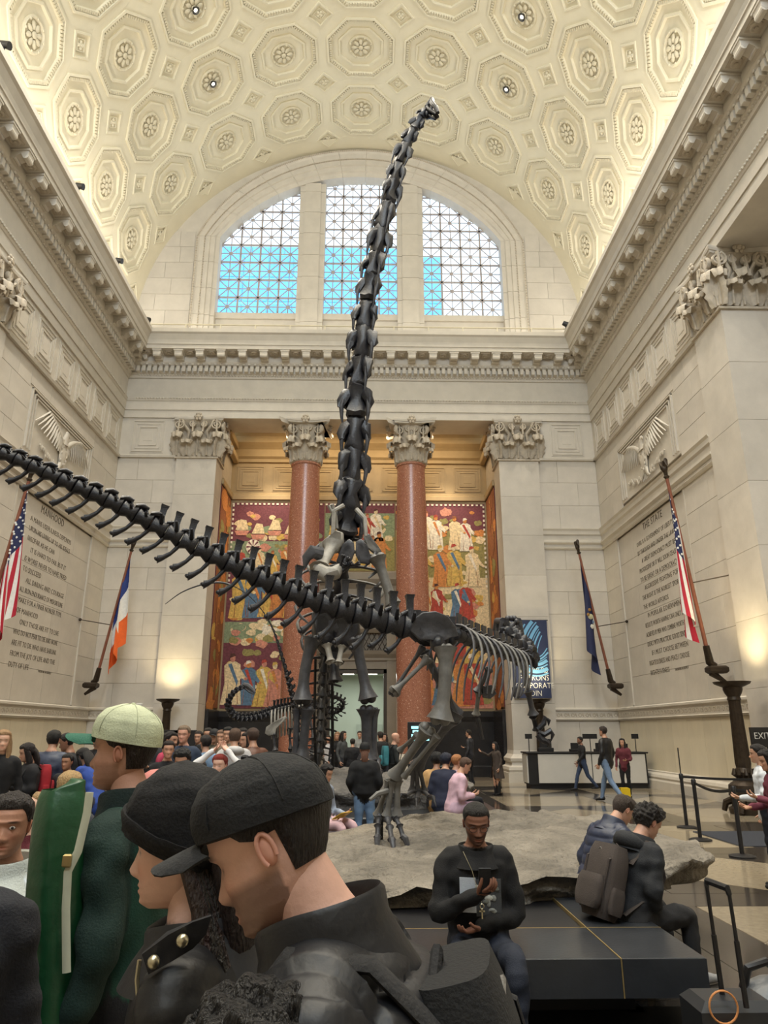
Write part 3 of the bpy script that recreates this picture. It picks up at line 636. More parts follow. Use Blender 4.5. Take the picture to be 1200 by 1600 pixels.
# murals: loose painted figures in flat colours (a plain stand-in)
PAINT = mat('mural_paint', (1, 1, 1), .75, .34, 11, attr=True)
MC = dict(maroon=rgb(116, 62, 70), green=rgb(138, 152, 118), orange=rgb(208, 136, 72), blue=rgb(92, 122, 148), cream=rgb(230, 208, 164), red=rgb(180, 72, 58), yellow=rgb(212, 176, 92), brown=rgb(150, 92, 56), pink=rgb(206, 140, 118), white=rgb(236, 226, 204), olive=rgb(150, 140, 84), teal=rgb(96, 140, 140), dark=rgb(84, 52, 44))
class Mural(MB):
    lay = 0
    def poly(s, P, col, lv):
        s.lay += 1; y = -(lv*.006+(s.lay % 40)*.00013); s.add([(x, y, z) for x, z in P], [tuple(range(len(P)))], 0, MC[col])
    def rect(s, x0, z0, x1, z1, col, lv=1): s.poly([(x0, z0), (x1, z0), (x1, z1), (x0, z1)], col, lv)
    def disc(s, x, z, rx, rz_, col, lv=3, n=10): s.poly([(x+rx*cos(t), z+rz_*sin(t)) for t in np.arange(n)*2*pi/n], col, lv)
    def blob(s, x, z, r, col, lv=2, rn=random): s.poly([(x+r*(1+.35*rn.random())*cos(t)*1.2, z+r*(.7+.5*rn.random())*sin(t)) for t in np.arange(11)*2*pi/11], col, lv)
    def figure(s, x, z, h, robe, skin='pink', hat=None, trim=None, lean=0):
        w_ = h*.17
        s.poly([(x-w_*1.25, z), (x+w_*1.2, z), (x+w_*1.0+lean, z+h*.45), (x+w_*.95+lean, z+h*.78), (x+w_*.35+lean, z+h*.84), (x-w_*.35+lean, z+h*.84), (x-w_*.95+lean, z+h*.76), (x-w_*.8+lean, z+h*.42)], robe, 3)
        s.poly([(x-w_*.5+lean, z+h*.78), (x-w_*.1+lean, z+h*.8), (x+w_*.7, z+h*.45), (x+w_*.6, z+h*.36)], trim or 'cream', 4)
        for k in (-.6, .75): s.poly([(x+w_*k, z+.02*h), (x+w_*k+.015*h, z+.02*h), (x+w_*k*.6+lean, z+h*.55)], 'brown', 4)
        s.poly([(x+w_*.8+lean, z+h*.74), (x+w_*1.7+lean, z+h*.52), (x+w_*1.5+lean, z+h*.47), (x+w_*.6+lean, z+h*.6)], robe, 4); s.disc(x+w_*1.65+lean, z+h*.5, h*.035, h*.03, skin, 5)
        s.disc(x+lean, z+h*.905, h*.058, h*.08, skin, 5); s.poly([(x-h*.065+lean, z+h*.9), (x-h*.05+lean, z+h*.985), (x+h*.02+lean, z+h*1.0), (x+h*.07+lean, z+h*.95), (x+h*.03+lean, z+h*.94)], hat or 'dark', 6)
def mural(lab, x0, x1, z0, z1, kind, seed, loc, rz):
    rn = random.Random(seed); m_ = Mural(); Wd, H = x1-x0, z1-z0
    m_.b2((x0, 0, z0), (x1, .03, z1), col=MC['maroon']); fig = ['orange', 'blue', 'cream', 'red', 'yellow', 'cream', 'pink', 'white', 'orange']
    if kind == 'side':
        m_.rect(x0, z0, x1, z1, 'brown', 1)
        for k in range(22): m_.blob(rn.uniform(x0+.2, x1-.2), z0+H*k/22, rn.uniform(.25, .5), rn.choice(['orange', 'orange', 'brown', 'yellow', 'brown', 'olive']), 2, rn)
        for k in range(7): m_.figure(rn.uniform(x0+.5, x1-.5), z0+.3+H*k/7.4, 1.25, rn.choice(['orange', 'brown', 'orange']), 'yellow', 'orange', 'orange')
    else:
        bands = [(0, .30, 'maroon'), (.30, .40, 'green'), (.40, .70, 'maroon' if kind == 'left' else 'olive'), (.70, .80, 'green'), (.80, 1, 'maroon')]
        if kind == 'right': bands = [(0, .22, 'pink'), (.22, .38, 'cream'), (.38, .62, 'cream'), (.62, .86, 'olive'), (.86, 1, 'maroon')]
        if kind == 'centre': bands = [(0, .5, 'olive'), (.5, .85, 'green'), (.85, 1, 'maroon')]
        for a, b_, c in bands: m_.rect(x0, z0+a*H, x1, z0+b_*H, c, 1)
        rows = [(.005, 2.1, 6), (.41, 2.2, 6), (.62, 1.4, 5)] if kind == 'left' else [(.005, 2.2, 5), (.20, 2.1, 6), (.40, 1.9, 5), (.57, 2.0, 5), (.75, 1.8, 5)]
        if kind == 'centre': rows = [(.02, 1.7, 6), (.42, 1.5, 5)]
        for k in range(150 if kind != 'centre' else 30):
            a = rn.random(); m_.blob(x0+.25+rn.random()*(Wd-.5), z0+.25+a*(H-.6), rn.uniform(.08, .2), rn.choice(['olive', 'cream', 'green', 'olive', 'orange', 'pink', 'yellow', 'cream']), 2, rn)
        if kind == 'left':
            for k in range(24): m_.blob(x0+.3+rn.random()*(Wd-.6), z0+H*(.30+.1*rn.random()), .16, rn.choice(['cream', 'white', 'green']), 2, rn)
            for k in range(4):    # sailing ships and a compass
                cx = x0+.5+.75*k; cz = z0+H*(.875-.02*(k % 2)); m_.poly([(cx-.34, cz-.2), (cx+.34, cz-.2), (cx+.22, cz-.42), (cx-.24, cz-.42)], 'pink', 4); m_.poly([(cx-.3, cz-.16), (cx+.3, cz-.16), (cx+.18, cz+.3), (cx-.1, cz+.34)], 'cream', 4)
            m_.disc(x0+1.05, z0+H*.77, .32, .36, 'white', 5, 16)
            for k in range(8): a = k*pi/4; m_.poly([(x0+1.05, z0+H*.77), (x0+1.05+.3*cos(a-.15), z0+H*.77+.34*sin(a-.15)), (x0+1.05+.3*cos(a+.15), z0+H*.77+.34*sin(a+.15))], 'maroon', 6)
        for zf, h_, n in rows:
            for k in range(n):
                m_.figure(x0+.35+(Wd-.7)*(k+.5*rn.random())/n, z0+H*zf+rn.uniform(0, .15), h_*rn.uniform(.85, 1.05), rn.choice(fig), rn.choice(['pink', 'orange', 'cream']), rn.choice(['dark', 'white', 'yellow', 'brown', 'red']), rn.choice(['cream', 'orange', 'blue', 'white', 'red']), rn.uniform(-.06, .06))
        if kind != 'centre' or True:
            n = int(Wd/.2)
            for k in range(n): m_.rect(x0+Wd*k/n, z1-.1, x0+Wd*(k+.5)/n, z1-.02, 'white', 5)
            if kind != 'centre':
                xe = (x0+.02, x0+.1) if kind == 'left' else (x1-.1, x1-.02)
                for k in range(18): m_.rect(xe[0], z1-.2-.22*k, xe[1], z1-.09-.22*k, 'white', 5)
    o = m_.build('mural', PAINT, None, False, True); o.location = loc; o.rotation_euler = (0, 0, rz); tag(o, lab, 'mural', 'painted wall murals')
mural('tall mural of robed figures and ships left of the left red column', -5.85, -1.6, 2.75, 11.95, 'left', 3, (0, 31.47, 0), 0)
mural('tall mural with seated and standing figures right of the right red column', 1.7, 5.85, 2.75, 11.95, 'right', 11, (0, 31.47, 0), 0)
mural('mural section with golden figures above the doorway between the columns', -1.55, 1.65, 8.75, 11.95, 'centre', 5, (0, 31.47, 0), 0)
mural('narrow orange mural on the left side wall of the recess', -1.1, 1.05, 2.75, 12.05, 'side', 8, (-5.93, 30.4, 0), pi/2)
mural('narrow orange mural on the right side wall of the recess', -1.05, 1.1, 2.75, 12.05, 'side', 9, (5.93, 30.4, 0), -pi/2)
# black dado under the murals
m = MB()
for a, b_ in ((-5.95, -1.9), (1.9, 5.95)): mold(m, 'Y', a, b_, [(-3.42, 0), (-3.2, 0), (-3.2, .4), (-3.28, .45), (-3.28, 2.2), (-3.22, 2.3), (-3.15, 2.4), (-3.15, 2.62), (-3.42, 2.66)])
m.build('dado', BLACKSTONE, wall_back)
m = MB()
for s in (-1, 1): m.b2((s*5.95, 29.25, 0), (s*5.82, 31.4, 2.66), ch=.02)
m.build('dado', BLACKSTONE, wall_back)
# doorway: stone surround, grille, lit room beyond
door = struct('door_1', 'tall stone doorway with diamond grille leading to a pale green room', 'doorway')
DST = mat('door_surround_stone', rgb(150, 140, 124), .55, .08, 3, .05, 20)
m = MB()
for s in (-1, 1): m.b2((s*1.28, 31.25, 0), (s*1.75, 31.55, 8.7), ch=.02)
mold(m, 'Y', -1.85, 1.85, [(-3.4, 4.35), (-3.2, 4.35), (-3.2, 4.7), (-3.12, 4.75), (-3.12, 4.85), (-3.0, 5.0), (-2.95, 5.15), (-3.4, 5.2)])
mold(m, 'Y', -1.7, 1.7, [(-3.4, 5.95), (-3.2, 5.95), (-3.1, 6.1), (-3.1, 6.3), (-3.25, 6.35), (-3.25, 7.9), (-3.1, 8.1), (-3.0, 8.3), (-3.0, 8.6), (-3.4, 8.7)])
m.build('surround', DST, door)
m = MB(); m.b2((-1.28, 31.46, 5.2), (1.28, 31.5, 5.95)); m.build('grille_backing', mat('grille_backing', rgb(128, 122, 112), .7, .05, 5), door)
for k in range(26):
    for s in (-1, 1):
        x = -1.45+.115*k; m = MB(); m.tube([(x-s*.2, 31.44+.008*s, 5.2), (x+s*.2, 31.44+.008*s, 5.95)], .014, 5)
        if k % 2 == 0: m.build('lattice_bar', BRONZE, door)
m = MB()
for s in (-1, 1): m.b2((s*1.14, 31.3, 0), (s*1.3, 31.6, 4.4), ch=.01)
m.b2((-1.3, 31.3, 4.2), (1.3, 31.6, 4.4), ch=.01); m.build('door_frame', mat('dark_door_frame', rgb(70, 62, 52), .5, .1, 6), door)
GRN = mat('pale_green_wall', rgb(168, 178, 166), .7, .03, 2)
m = MB(); m.b2((-3.2, 37, 0), (3.2, 37.2, 4.6)); m.b2((-3.3, 31.7, 0), (-3.1, 37, 4.6)); m.b2((3.1, 31.7, 0), (3.3, 37, 4.6)); m.b2((-3.2, 31.7, 4.5), (3.2, 37, 4.7)); m.build('room_shell', GRN, door)
m = MB(); m.b2((-.1, 36.9, 0), (1.2, 37.02, 2.15)); m.build('inner_door', mat('grey_green_door', rgb(150, 160, 150), .6, .03, 3), door)
for x in (-.55, .55):
    m = MB(); m.b2((x-.35, 32.6, 4.4), (x+.35, 34.6, 4.46)); m.build('light_panel', emis('ceiling_panel_light', (1, .96, .88), 5), door)
area('room_ceiling_light', (0, 34, 4.35), (0, 0, 0), 2.5, 2.5, 130, (.95, 1.0, .92))
# warm cove lamps hidden behind the architrave of the recess
area('recess_cove', (0, 29.75, 14.75), (rad(25), 0, 0), 10, .25, 170, (1.0, .78, .50))
for s in (-1, 1): spot('recess_picture_lamp', (s*3.8, 29.75, 14.5), (s*4.2, 31.6, 5), 800, (1.0, .84, .62), 80, .9, .2)
# ---- floor of polished stone slabs
floor = struct('floor', 'polished stone floor of tan slabs with dark bands', 'floor')
m = MB(); m.b2((-14, -9, -.3), (14, 31.7, -.012)); m.b2((-4, 31.6, -.3), (4, 37.2, -.012)); m.build('bed', JOINT, floor)
def fmat(n, c, r): return mat(n, c, r, .16, 14, 0.0, rnd=.09)
FL = [fmat('tan_terrazzo', rgb(150, 138, 118), .14), fmat('dark_slab', rgb(66, 61, 56), .1), fmat('mid_slab', rgb(128, 116, 100), .13)]
T = 3.4; bw = .62; cache = {}
def slab(x0, y0, x1, y1, k):
    key = (round(x1-x0, 3), round(y1-y0, 3), k)
    if key not in cache: mm = MB(); mm.box((0, 0, -.015), (x1-x0-.006, y1-y0-.006, .03)); cache[key] = mm.mesh('floor_slab', FL[k])
    put('floor_slab', cache[key], floor, ((x0+x1)/2, (y0+y1)/2, 0))
TRI = {}
for ix in range(6):
    for iy in range(11):
        x, y = -10.2+ix*T, -8.5+iy*T
        slab(x, y, x+T, y+bw, 1); slab(x, y+bw, x+bw, y+T, 1)
        a0, b0, a1, b1 = x+bw, y+bw, x+T, y+T; cx, cy = (a0+a1)/2, (b0+b1)/2; h = (a1-a0)/2
        k1, k2 = ((0, 2), (2, 0))[(ix+iy) % 2]
        if (k1) not in TRI:
            for kk in (0, 2):
                mm = MB(); mm.loft([[(h*.985, 0, z), (0, h*.985, z), (-h*.985, 0, z), (0, -h*.985, z)] for z in (-.03, 0)]); TRI[kk] = mm.mesh('floor_slab', FL[kk])
                mm = MB(); g = .012; mm.loft([[(g, h-g, z), (h-g, h-g, z), (h-g, g, z)][::-1] for z in (-.03, 0)]); TRI[('t', kk)] = mm.mesh('floor_slab', FL[1 if kk == 2 else 0])
        put('floor_slab', TRI[0], floor, (cx, cy, 0))
        for q in range(4): put('floor_slab', TRI[('t', (2 if (ix+iy) % 2 else 0))], floor, (cx, cy, 0), (0, 0, q*pi/2))
mm = MB(); mm.b2((-10.3, 28.9, -.03), (10.3, 31.5, 0)); mm.b2((-1.3, 31.5, -.03), (1.3, 37, 0)); mm.build('recess_paving', FL[2], floor)
# ================================================================ skeletons
BDARK = mat('black_fossil_bone', rgb(40, 40, 45), .38, .35, 7, .35, 22); BGREY = mat('grey_fossil_bone', rgb(112, 110, 106), .5, .28, 6, .35, 18); BPALE = mat('pale_fossil_bone', rgb(150, 146, 138), .55, .25, 7, .35, 18); BMID = mat('charcoal_fossil_bone', rgb(72, 72, 76), .45, .3, 7, .35, 20)
STEEL = mat('black_steel_armature', rgb(26, 26, 28), .4, .1, 8, metal=.5)
def unit(v): v = np.array(v, float); return v/(np.linalg.norm(v)+1e-9)
def place(name, me, parent, o, xd, up, sc):
    x = unit(xd); z = np.array(up, float); z = unit(z-x*(z@x)); y = np.cross(z, x)
    ob = put(name, me, parent); M = Matrix.Identity(4)
    for r in range(3): M[r][0] = x[r]*sc[0]; M[r][1] = y[r]*sc[1]; M[r][2] = z[r]*sc[2]; M[r][3] = o[r]
    ob.matrix_local = M; return ob
def bone(A, B, r, ea=1.6, eb=1.7, bow=(0, 0, 0), n=10, flat=.8, kn=True):
    A, B = np.array(A, float), np.array(B, float); m_ = MB(); L_ = np.linalg.norm(B-A); P, R_ = [], []
    for t in np.linspace(0, 1, 13):
        P.append(lerp(A, B, t)+np.array(bow)*sin(pi*t)); e = ea*max(0, 1-t/.22)**1.5*.8+eb*max(0, 1-(1-t)/.24)**1.5*.8; R_.append(r*(1+.9*e*(1 if True else 0))*(1-.10*sin(pi*t)))
    m_.tube(P, R_, n, flat=flat)
    if kn:
        T_ = unit(B-A); s_ = unit(np.cross(T_, (0.2, 1, .1)))
        for q, e in ((A, ea), (B, eb)):
            for k in (-1, 1): m_.ell(q+s_*k*r*.75*e*.6, (r*.85*e*.75,)*3, 8, 6)
    return m_
def addbone(name, mats, parent, *a, **k): return bone(*a, **k).build(name, mats, parent, True, sharp=70)
def plate(name, mats, parent, poly, th, dome=.0):      # irregular bone plate from a 3-D outline
    P = np.array(poly, float); c = P.mean(0); nn = np.zeros(3)
    for i in range(len(P)): nn += np.cross(P[i]-c, P[(i+1) % len(P)]-c)
    nn = unit(nn); m_ = MB(); m_.loft([c+(P-c)*.0+nn*(th*.3+dome), c+(P-c)*.55+nn*(th*.5+dome*.7), c+(P-c)*.93+nn*th*.9, P+nn*th*.3, P-nn*th*.3, c+(P-c)*.93-nn*th*.6, c+(P-c)*.5-nn*(th*.4-dome*.5)]); return m_.build(name, mats, parent, True, sharp=80)
# vertebra templates: x along the column (towards the tip), z up
m = MB(); m.tube([(0, 0, 0), (.06, 0, 0), (.5, 0, .0), (.9, 0, 0), (.97, 0, 0)], [.25, .31, .2, .31, .25], 10)
m.loft([[(.25, -.09, .15), (.88, -.09, .15), (.88, .09, .15), (.25, .09, .15)], [(.48, -.06, .42), (.86, -.06, .42), (.86, .06, .42), (.48, .06, .42)], [(.58, -.07, .72), (.98, -.07, .70), (.98, .07, .70), (.58, .07, .72)], [(.56, -.12, .84), (1.06, -.12, .80), (1.06, .12, .80), (.56, .12, .84)]])
for s in (-1, 1): m.tube([(.45, s*.12, .12), (.6, s*.45, .2), (.75, s*.8, .22)], [.14, .10, .07], 7, flat=.45); m.tube([(.2, s*.1, .25), (-.15, s*.14, .38)], [.09, .05], 6); m.tube([(.8, s*.06, .3), (1.05, s*.09, .36)], [.08, .05], 6)
CAUD = m.mesh('caudal_vertebra', BDARK, True, False, 60)
m = MB(); m.tube([(0, 0, 0), (.06, 0, 0), (.5, 0, .0), (.92, 0, 0), (.98, 0, 0)], [.24, .28, .19, .28, .24], 10)
m.tube([(.4, 0, .15), (.75, 0, .32), (1.15, 0, .36)], [.15, .12, .05], 6, flat=.6)
for s in (-1, 1): m.tube([(.3, s*.1, .2), (-.1, s*.12, .34), (-.5, s*.1, .36)], [.12, .10, .04], 6); m.tube([(.4, s*.1, .05), (.6, s*.34, .1)], [.13, .06], 6, flat=.5)
CAUD2 = m.mesh('caudal_vertebra', BDARK, True, False, 60)
m = MB(); m.tube([(0, 0, .0), (.06, 0, -.22), (.22, 0, -.55), (.5, 0, -.85), (.72, 0, -1.0)], [.20, .17, .15, .19, .26], 9, flat=.75); m.ell((.72, 0, -1.0), (.22, .15, .09), 8, 5); m.ell((0, 0, 0), (.22, .2, .10), 8, 5)
CHEV = m.mesh('chevron', BDARK, True, False, 70)
m = MB()   # cervical: x from body towards the skull, z dorsal
m.tube([(0, 0, 0), (.1, 0, 0), (.5, 0, 0), (.85, 0, .0), (.98, 0, 0)], [.26, .31, .20, .29, .20], 12)
for s in (-1, 1):
    m.tube([(.3, s*.06, .1), (.55, s*.1, .3), (.75, s*.12, .34), (1.08, s*.17, .26)], [.13, .12, .11, .06], 7); m.tube([(.2, s*.08, .1), (-.08, s*.15, .26)], [.11, .06], 6)
    m.tube([(.78, s*.12, .0), (.66, s*.30, -.08), (.42, s*.40, -.14), (.25, s*.40, -.16)], [.20, .19, .13, .05], 8, flat=.85); m.tube([(.9, s*.1, .1), (.6, s*.26, .12), (.3, s*.24, .05)], [.14, .13, .06], 7); m.ell((.5, s*.3, .0), (.16, .1, .14), 7, 5)
CV = []
for k in range(4):
    m2 = MB(); m2.f, m2.m, m2.n = m.f, m.m, m.n; m2.c = m.c; m2.v = [np.array([v_+np.array((mnoise.noise(Vector(v_)*5+Vector((k*7, 0, 0))), mnoise.noise(Vector(v_)*5+Vector((0, k*7+3, 0))), mnoise.noise(Vector(v_)*5+Vector((0, 0, k*7+9)))))*np.array((.10, .11, .11)) for v_ in vv]) for vv in m.v]; CV.append(m2.mesh('cervical_vertebra', BDARK, True, False, 50))
CERV = CV[0]
CRIB = {}
for s in (-1, 1):
    m = MB(); m.tube([(.6, s*.34, -.16), (.3, s*.38, -.18), (.0, s*.36, -.14), (-.25, s*.32, -.10)], [.05, .07, .045, .012], 6)
    CRIB[s] = m.mesh('cervical_rib', BMID, True, False, 60)
def smooth_path(pp, n): return spline([at(x, y, Y) for x, y, Y in pp], n)
def resample(P, seg):   # seg lengths along polyline -> points
    d = np.r_[0, np.cumsum(np.linalg.norm(np.diff(P, axis=0), axis=1))]; return np.array([[np.interp(s_, d, P[:, k]) for k in range(3)] for s_ in seg]), d[-1]
# ------------------------------------------------ rock islands
def rock(name, lab, cx, cy, rx, ry, h0, hfun, mats, nr=80, na=240, seed=0, ang=0.0):
    m_ = MB(); G = []
    for i in range(nr):
        t = i/(nr-1); row = []
        for j in range(na):
            a = j*2*pi/na; ed = 1+.055*mnoise.noise((cos(a)*1.6+seed, sin(a)*1.6, 0))*2+.03*mnoise.noise((cos(a)*6, sin(a)*6+seed, 3)); 
            ux, uy = math.copysign(abs(cos(a))**.72, cos(a)), math.copysign(abs(sin(a))**.72, sin(a))
            q = min(t/.86, 1.0); x, y = cx+rx*ed*ux*q, cy+ry*ed*uy*q
            z = hfun(x, y)+.07*mnoise.noise((x*1.4, y*1.4, seed))+.05*mnoise.noise((x*4, y*4, seed))+.03*mnoise.noise((x*11, y*11, seed))+.012*mnoise.noise((x*23, y*23, seed))+.01*sin(x*7+y*3+3*mnoise.noise((x, y, 1)))
            if t > .86:
                w_ = (t-.86)/.14; und = 1-.05*w_+.05*mnoise.noise((x*2.5, y*2.5, w_*2+seed)); x, y = cx+(x-cx)*und, cy+(y-cy)*und; z = z*(1-w_)+h0*w_-.02
            row.append((x, y, z))
        G.append(row)
    m_.loft(G, cap=True); o = m_.build(name, mats, None, True, sharp=55); return tag(o, lab, 'rock base')
ROCK = mat('sandy_rock', rgb(128, 121, 110), .9, .42, 1.7, 1.0, 14, bdist=.07); ROCK2 = mat('grey_rock', rgb(116, 112, 107), .85, .3, 3, .9, 14, bdist=.06)
PLZ = .48
rock('rock_base', 'wide flat sandy rock under the foot of the hunting skeleton', -.75, 8.15, 4.25, 2.0, PLZ, lambda x, y: .64+.15*max(0, min(1, (y-6.2)/3))*max(0, min(1, (x+.0)/1.4))-.10*max(0, min(1, (y-8)/1.5))*max(0, min(1, (1-x)/1.0))+.05*math.exp(-((x-3)/.8)**2), ROCK, seed=2)
rock('rock_base', 'lower grey rock under the legs of the rearing skeleton', 0.35, 16.0, 2.35, 2.0, .43, lambda x, y: .76+.28*math.exp(-((x+.3)/1.6)**2-((y-16.3)/1.5)**2), ROCK2, seed=5)
# ------------------------------------------------ black tiled plinth with brass seams
SLATE = mat('dark_slate_tile', rgb(52, 54, 58), .28, .12, 6, .05, 40, rnd=.08); BRASS = mat('brass_strip', rgb(196, 172, 118), .35, .1, 8, metal=.7)
BX0, BX1, BY0, BY1 = -6.6, at(1105, 1500, 4.9)[0], 4.9, 10.8
t = thing('plinth_bench', 'low black tiled bench plinth around the sandy rock, with brass seams', 'bench', ((BX0+BX1)/2, 8.7, 0)); ox = -np.array(t.location)
m = MB(); m.b2((BX0+.35, BY0+.35, 0), (BX1-.35, BY1-.35, .3)); m.b2((BX0, 3.55, 0), (BX1+.55, BY0+.4, .10)); m.b2((BX1-.4, BY0+.3, 0), (BX1-.3, BY1, .10)); m.b2((BX0+.02, BY0+.02, .27), (BX1-.02, BY1-.02, PLZ-.025)); o = m.build('core', BLACK, t); o.location = ox
xs = [BX0+.0, -4.9, -3.2, -1.5, .2, at(971, 1500, 4.9)[0], BX1]; ys = [BY0, 5.62, 7.4, 9.1, 9.95, BY1]
for i in range(len(xs)-1):
    for j in range(len(ys)-1):
        if 0 < i < len(xs)-2 and 1 <= j < len(ys)-2: continue
        m = MB(); m.b2((xs[i]+.006, ys[j]+.006, PLZ-.03), (xs[i+1]-.006, ys[j+1]-.006, PLZ), ch=.003); o = m.build('slate_tile', SLATE, t); o.location = ox
    m = MB(); m.b2((xs[i]+.006, BY0-.0, .27), (xs[i+1]-.006, BY0+.02, PLZ-.004)); o = m.build('slate_tile', SLATE, t); o.location = ox
for j in range(len(ys)-1):
    m = MB(); m.b2((BX1-.02, ys[j]+.006, .27), (BX1, ys[j+1]-.006, PLZ-.004)); o = m.build('slate_tile', SLATE, t); o.location = ox
for x in xs[1:-1]: m = MB(); m.b2((x-.004, BY0-.001, .27), (x+.004, 6.6, PLZ+.0008)); o = m.build('brass_seam', BRASS, t); o.location = ox
for y in ys[1:3]: m = MB(); m.b2((BX0, y-.004, PLZ-.01), (BX1, y+.004, PLZ+.0008)); o = m.build('brass_seam', BRASS, t); o.location = ox
t = thing('plinth_bench', 'long black bench edge in front of the lower grey rock', 'bench', (.35, 16.0, 0)); m = MB(); m.b2((-2.5, -3.1, .1), (2.55, 2.5, .42), ch=.02); m.build('slab', SLATE, t); m = MB(); m.b2((-2.3, -2.9, 0), (2.3, 2.3, .12)); m.build('foot', BLACK, t)

# ------------------------------------------------ hunting skeleton (theropod)
A = thing('dinosaur_skeleton', 'dark hunting dinosaur skeleton with long tail sweeping left over the sandy rock', 'skeleton', at(600, 1310, 8.6)); A0 = Vector(A.location); OFF = -A0
def aput(o): o.location = Vector(o.location)+OFF; return o
TP = smooth_path([(655, 985, 8.1), (600, 972, 8.0), (540, 955, 7.85), (480, 936, 7.7), (420, 911, 7.55), (360, 882, 7.4), (300, 852, 7.25), (240, 820, 7.1), (180, 788, 6.95), (120, 761, 6.8), (60, 733, 6.7), (0, 708, 6.6), (-60, 690, 6.5), (-130, 680, 6.4)], 200)
seg = [0]; d = .205
while seg[-1] < 7.5: seg.append(seg[-1]+d); d = max(.125, d*.988)
PT, tot = resample(TP, [s_ for s_ in seg if s_ < 6.6]); n = len(PT)
for i in range(n-1):
    f = i/(n-1); L_ = np.linalg.norm(PT[i+1]-PT[i]); sz = .40*(1-f)**.9+.15; 
    k = 'far' if f > .42 else 'near'
    v = place('caudal_vertebra', CAUD if k == 'near' else CAUD2, A, PT[i], PT[i+1]-PT[i], (0, .12, 1), (L_, sz*.62 if k == 'near' else sz*.85, sz*.86*(1-.3*f) if k == 'near' else sz*.85)); aput(v)
    if i > 0:
        c = place('chevron', CHEV, A, PT[i]+np.array((0, 0, -.08*(1-f))), PT[i+1]-PT[i], (0, 0, 1), (.19-.06*f, .20-.08*f, (.25 if i > 2 else .17)*(1-f)**.6+.065)); aput(c)
def ab(name, mt, *a, **k): return aput(addbone(name, mt, A, *a, **k))
def ap(name, mt, poly, th, dome=0): return aput(plate(name, mt, A, poly, th, dome))
q = lambda x, y, Y: at(x, y, Y)
ap('ilium', BMID, [q(640, 985, 8.0), q(648, 966, 7.98), q(660, 957, 7.95), q(680, 955, 7.95), q(700, 963, 8.0), q(712, 980, 8.1), q(716, 994, 8.15), q(704, 996, 8.05), q(690, 1004, 8.0), q(672, 1000, 7.98), q(655, 1000, 7.98)], .035, .03)
ap('ilium', BDARK, [q(636, 990, 8.5), q(646, 966, 8.5), q(670, 958, 8.5), q(700, 966, 8.55), q(712, 996, 8.6), q(690, 1010, 8.55), q(660, 1010, 8.5)], .035, -.02)
m = MB(); 
for i in range(6): p = q(650+11*i, 988+2*i, 8.28+.03*i); m.ell(p, (.075, .09, .09), 9, 6); m.loft([[p+np.array((-.05, -.03, .05)), p+np.array((.05, -.03, .05)), p+np.array((.05, .03, .05)), p+np.array((-.05, .03, .05))], [p+np.array((-.05, -.02, .26)), p+np.array((.06, -.02, .26)), p+np.array((.06, .02, .26)), p+np.array((-.05, .02, .26))]])
aput(m.build('sacrum', BDARK, A, True, sharp=50))
m = MB(); m.ell(q(684, 1006, 8.05), (.09, .12, .10), 10, 8); aput(m.build('hip_socket', BDARK, A, True))
ab('femur', BGREY, q(696, 1012, 7.98), q(688, 1124, 7.95), .080, 1.0, 1.3, bow=(.02, -.02, 0)); ab('femur', BMID, q(664, 1020, 8.5), q(712, 1116, 8.75), .058, 1.0, 1.4)
ab('tibia', BGREY, q(668, 1140, 8.05), q(617, 1212, 8.35), .062, 1.5, 1.1); ab('fibula', BGREY, q(683, 1150, 7.98), q(631, 1214, 8.25), .030, 1.2, .9, kn=False)
ab('tibia', BMID, q(708, 1122, 8.8), q(652, 1196, 9.6), .06, 1.3, 1.1); ab('fibula', BGREY, q(652, 1148, 8.3), q(625, 1172, 8.5), .03, 1.2, 1.0, kn=False)
for k, (dx, Y0) in enumerate(((-9, 8.45), (0, 8.38), (10, 8.4))): ab('metatarsal', BGREY, q(614+dx*.7, 1220, Y0-.05), q(604+dx*1.6, 1274, Y0), .038, 1.1, 1.2)
for k, (x1, y1, Yd) in enumerate(((590, 1308, 8.2), (612, 1312, 8.0), (630, 1308, 8.25))):
    s0 = q(602+k*11-10, 1276, 8.4); e = q(x1, y1, Yd)
    for j in range(3): ab('phalanx', BMID, lerp(s0, e, j/3)+(0, 0, .05*sin(pi*j/3)), lerp(s0, e, (j+1)/3)+(0, 0, .05*sin(pi*(j+1)/3)), .030, .8, .8, n=8)
    m = MB(); m.tube([e, e+unit(e-s0)*.06+(0, 0, .03), e+unit(e-s0)*.13-(0, 0, .01), e+unit(e-s0)*.17-(0, 0, .07)], [.035, .035, .022, .004], 7); aput(m.build('claw', BMID, A, True))
m = MB(); m.tube([q(606, 1236, 8.35), q(590, 1240, 8.3), q(578, 1250, 8.25)], [.035, .028, .02], 7); aput(m.build('dewclaw', BGREY, A, True))
for k, dx in enumerate((-7, 0, 8)): ab('metatarsal', BMID, q(650+dx*.6, 1198, 9.65), q(653+dx*1.3, 1236, 9.7), .034, 1.1, 1.2)
for k, (x1, y1, Yd) in enumerate(((632, 1244, 9.5), (652, 1250, 9.4), (672, 1246, 9.5))):
    s0 = q(646+k*8, 1236, 9.7); e = q(x1, y1, Yd); ab('phalanx', BMID, s0, e, .032, .9, .7, n=8); m = MB(); m.tube([e, e+unit(e-s0)*.1+(0, 0, .04), e+unit(e-s0)*.2-(0, 0, .04)], [.034, .026, .004], 7); aput(m.build('claw', BDARK, A, True))
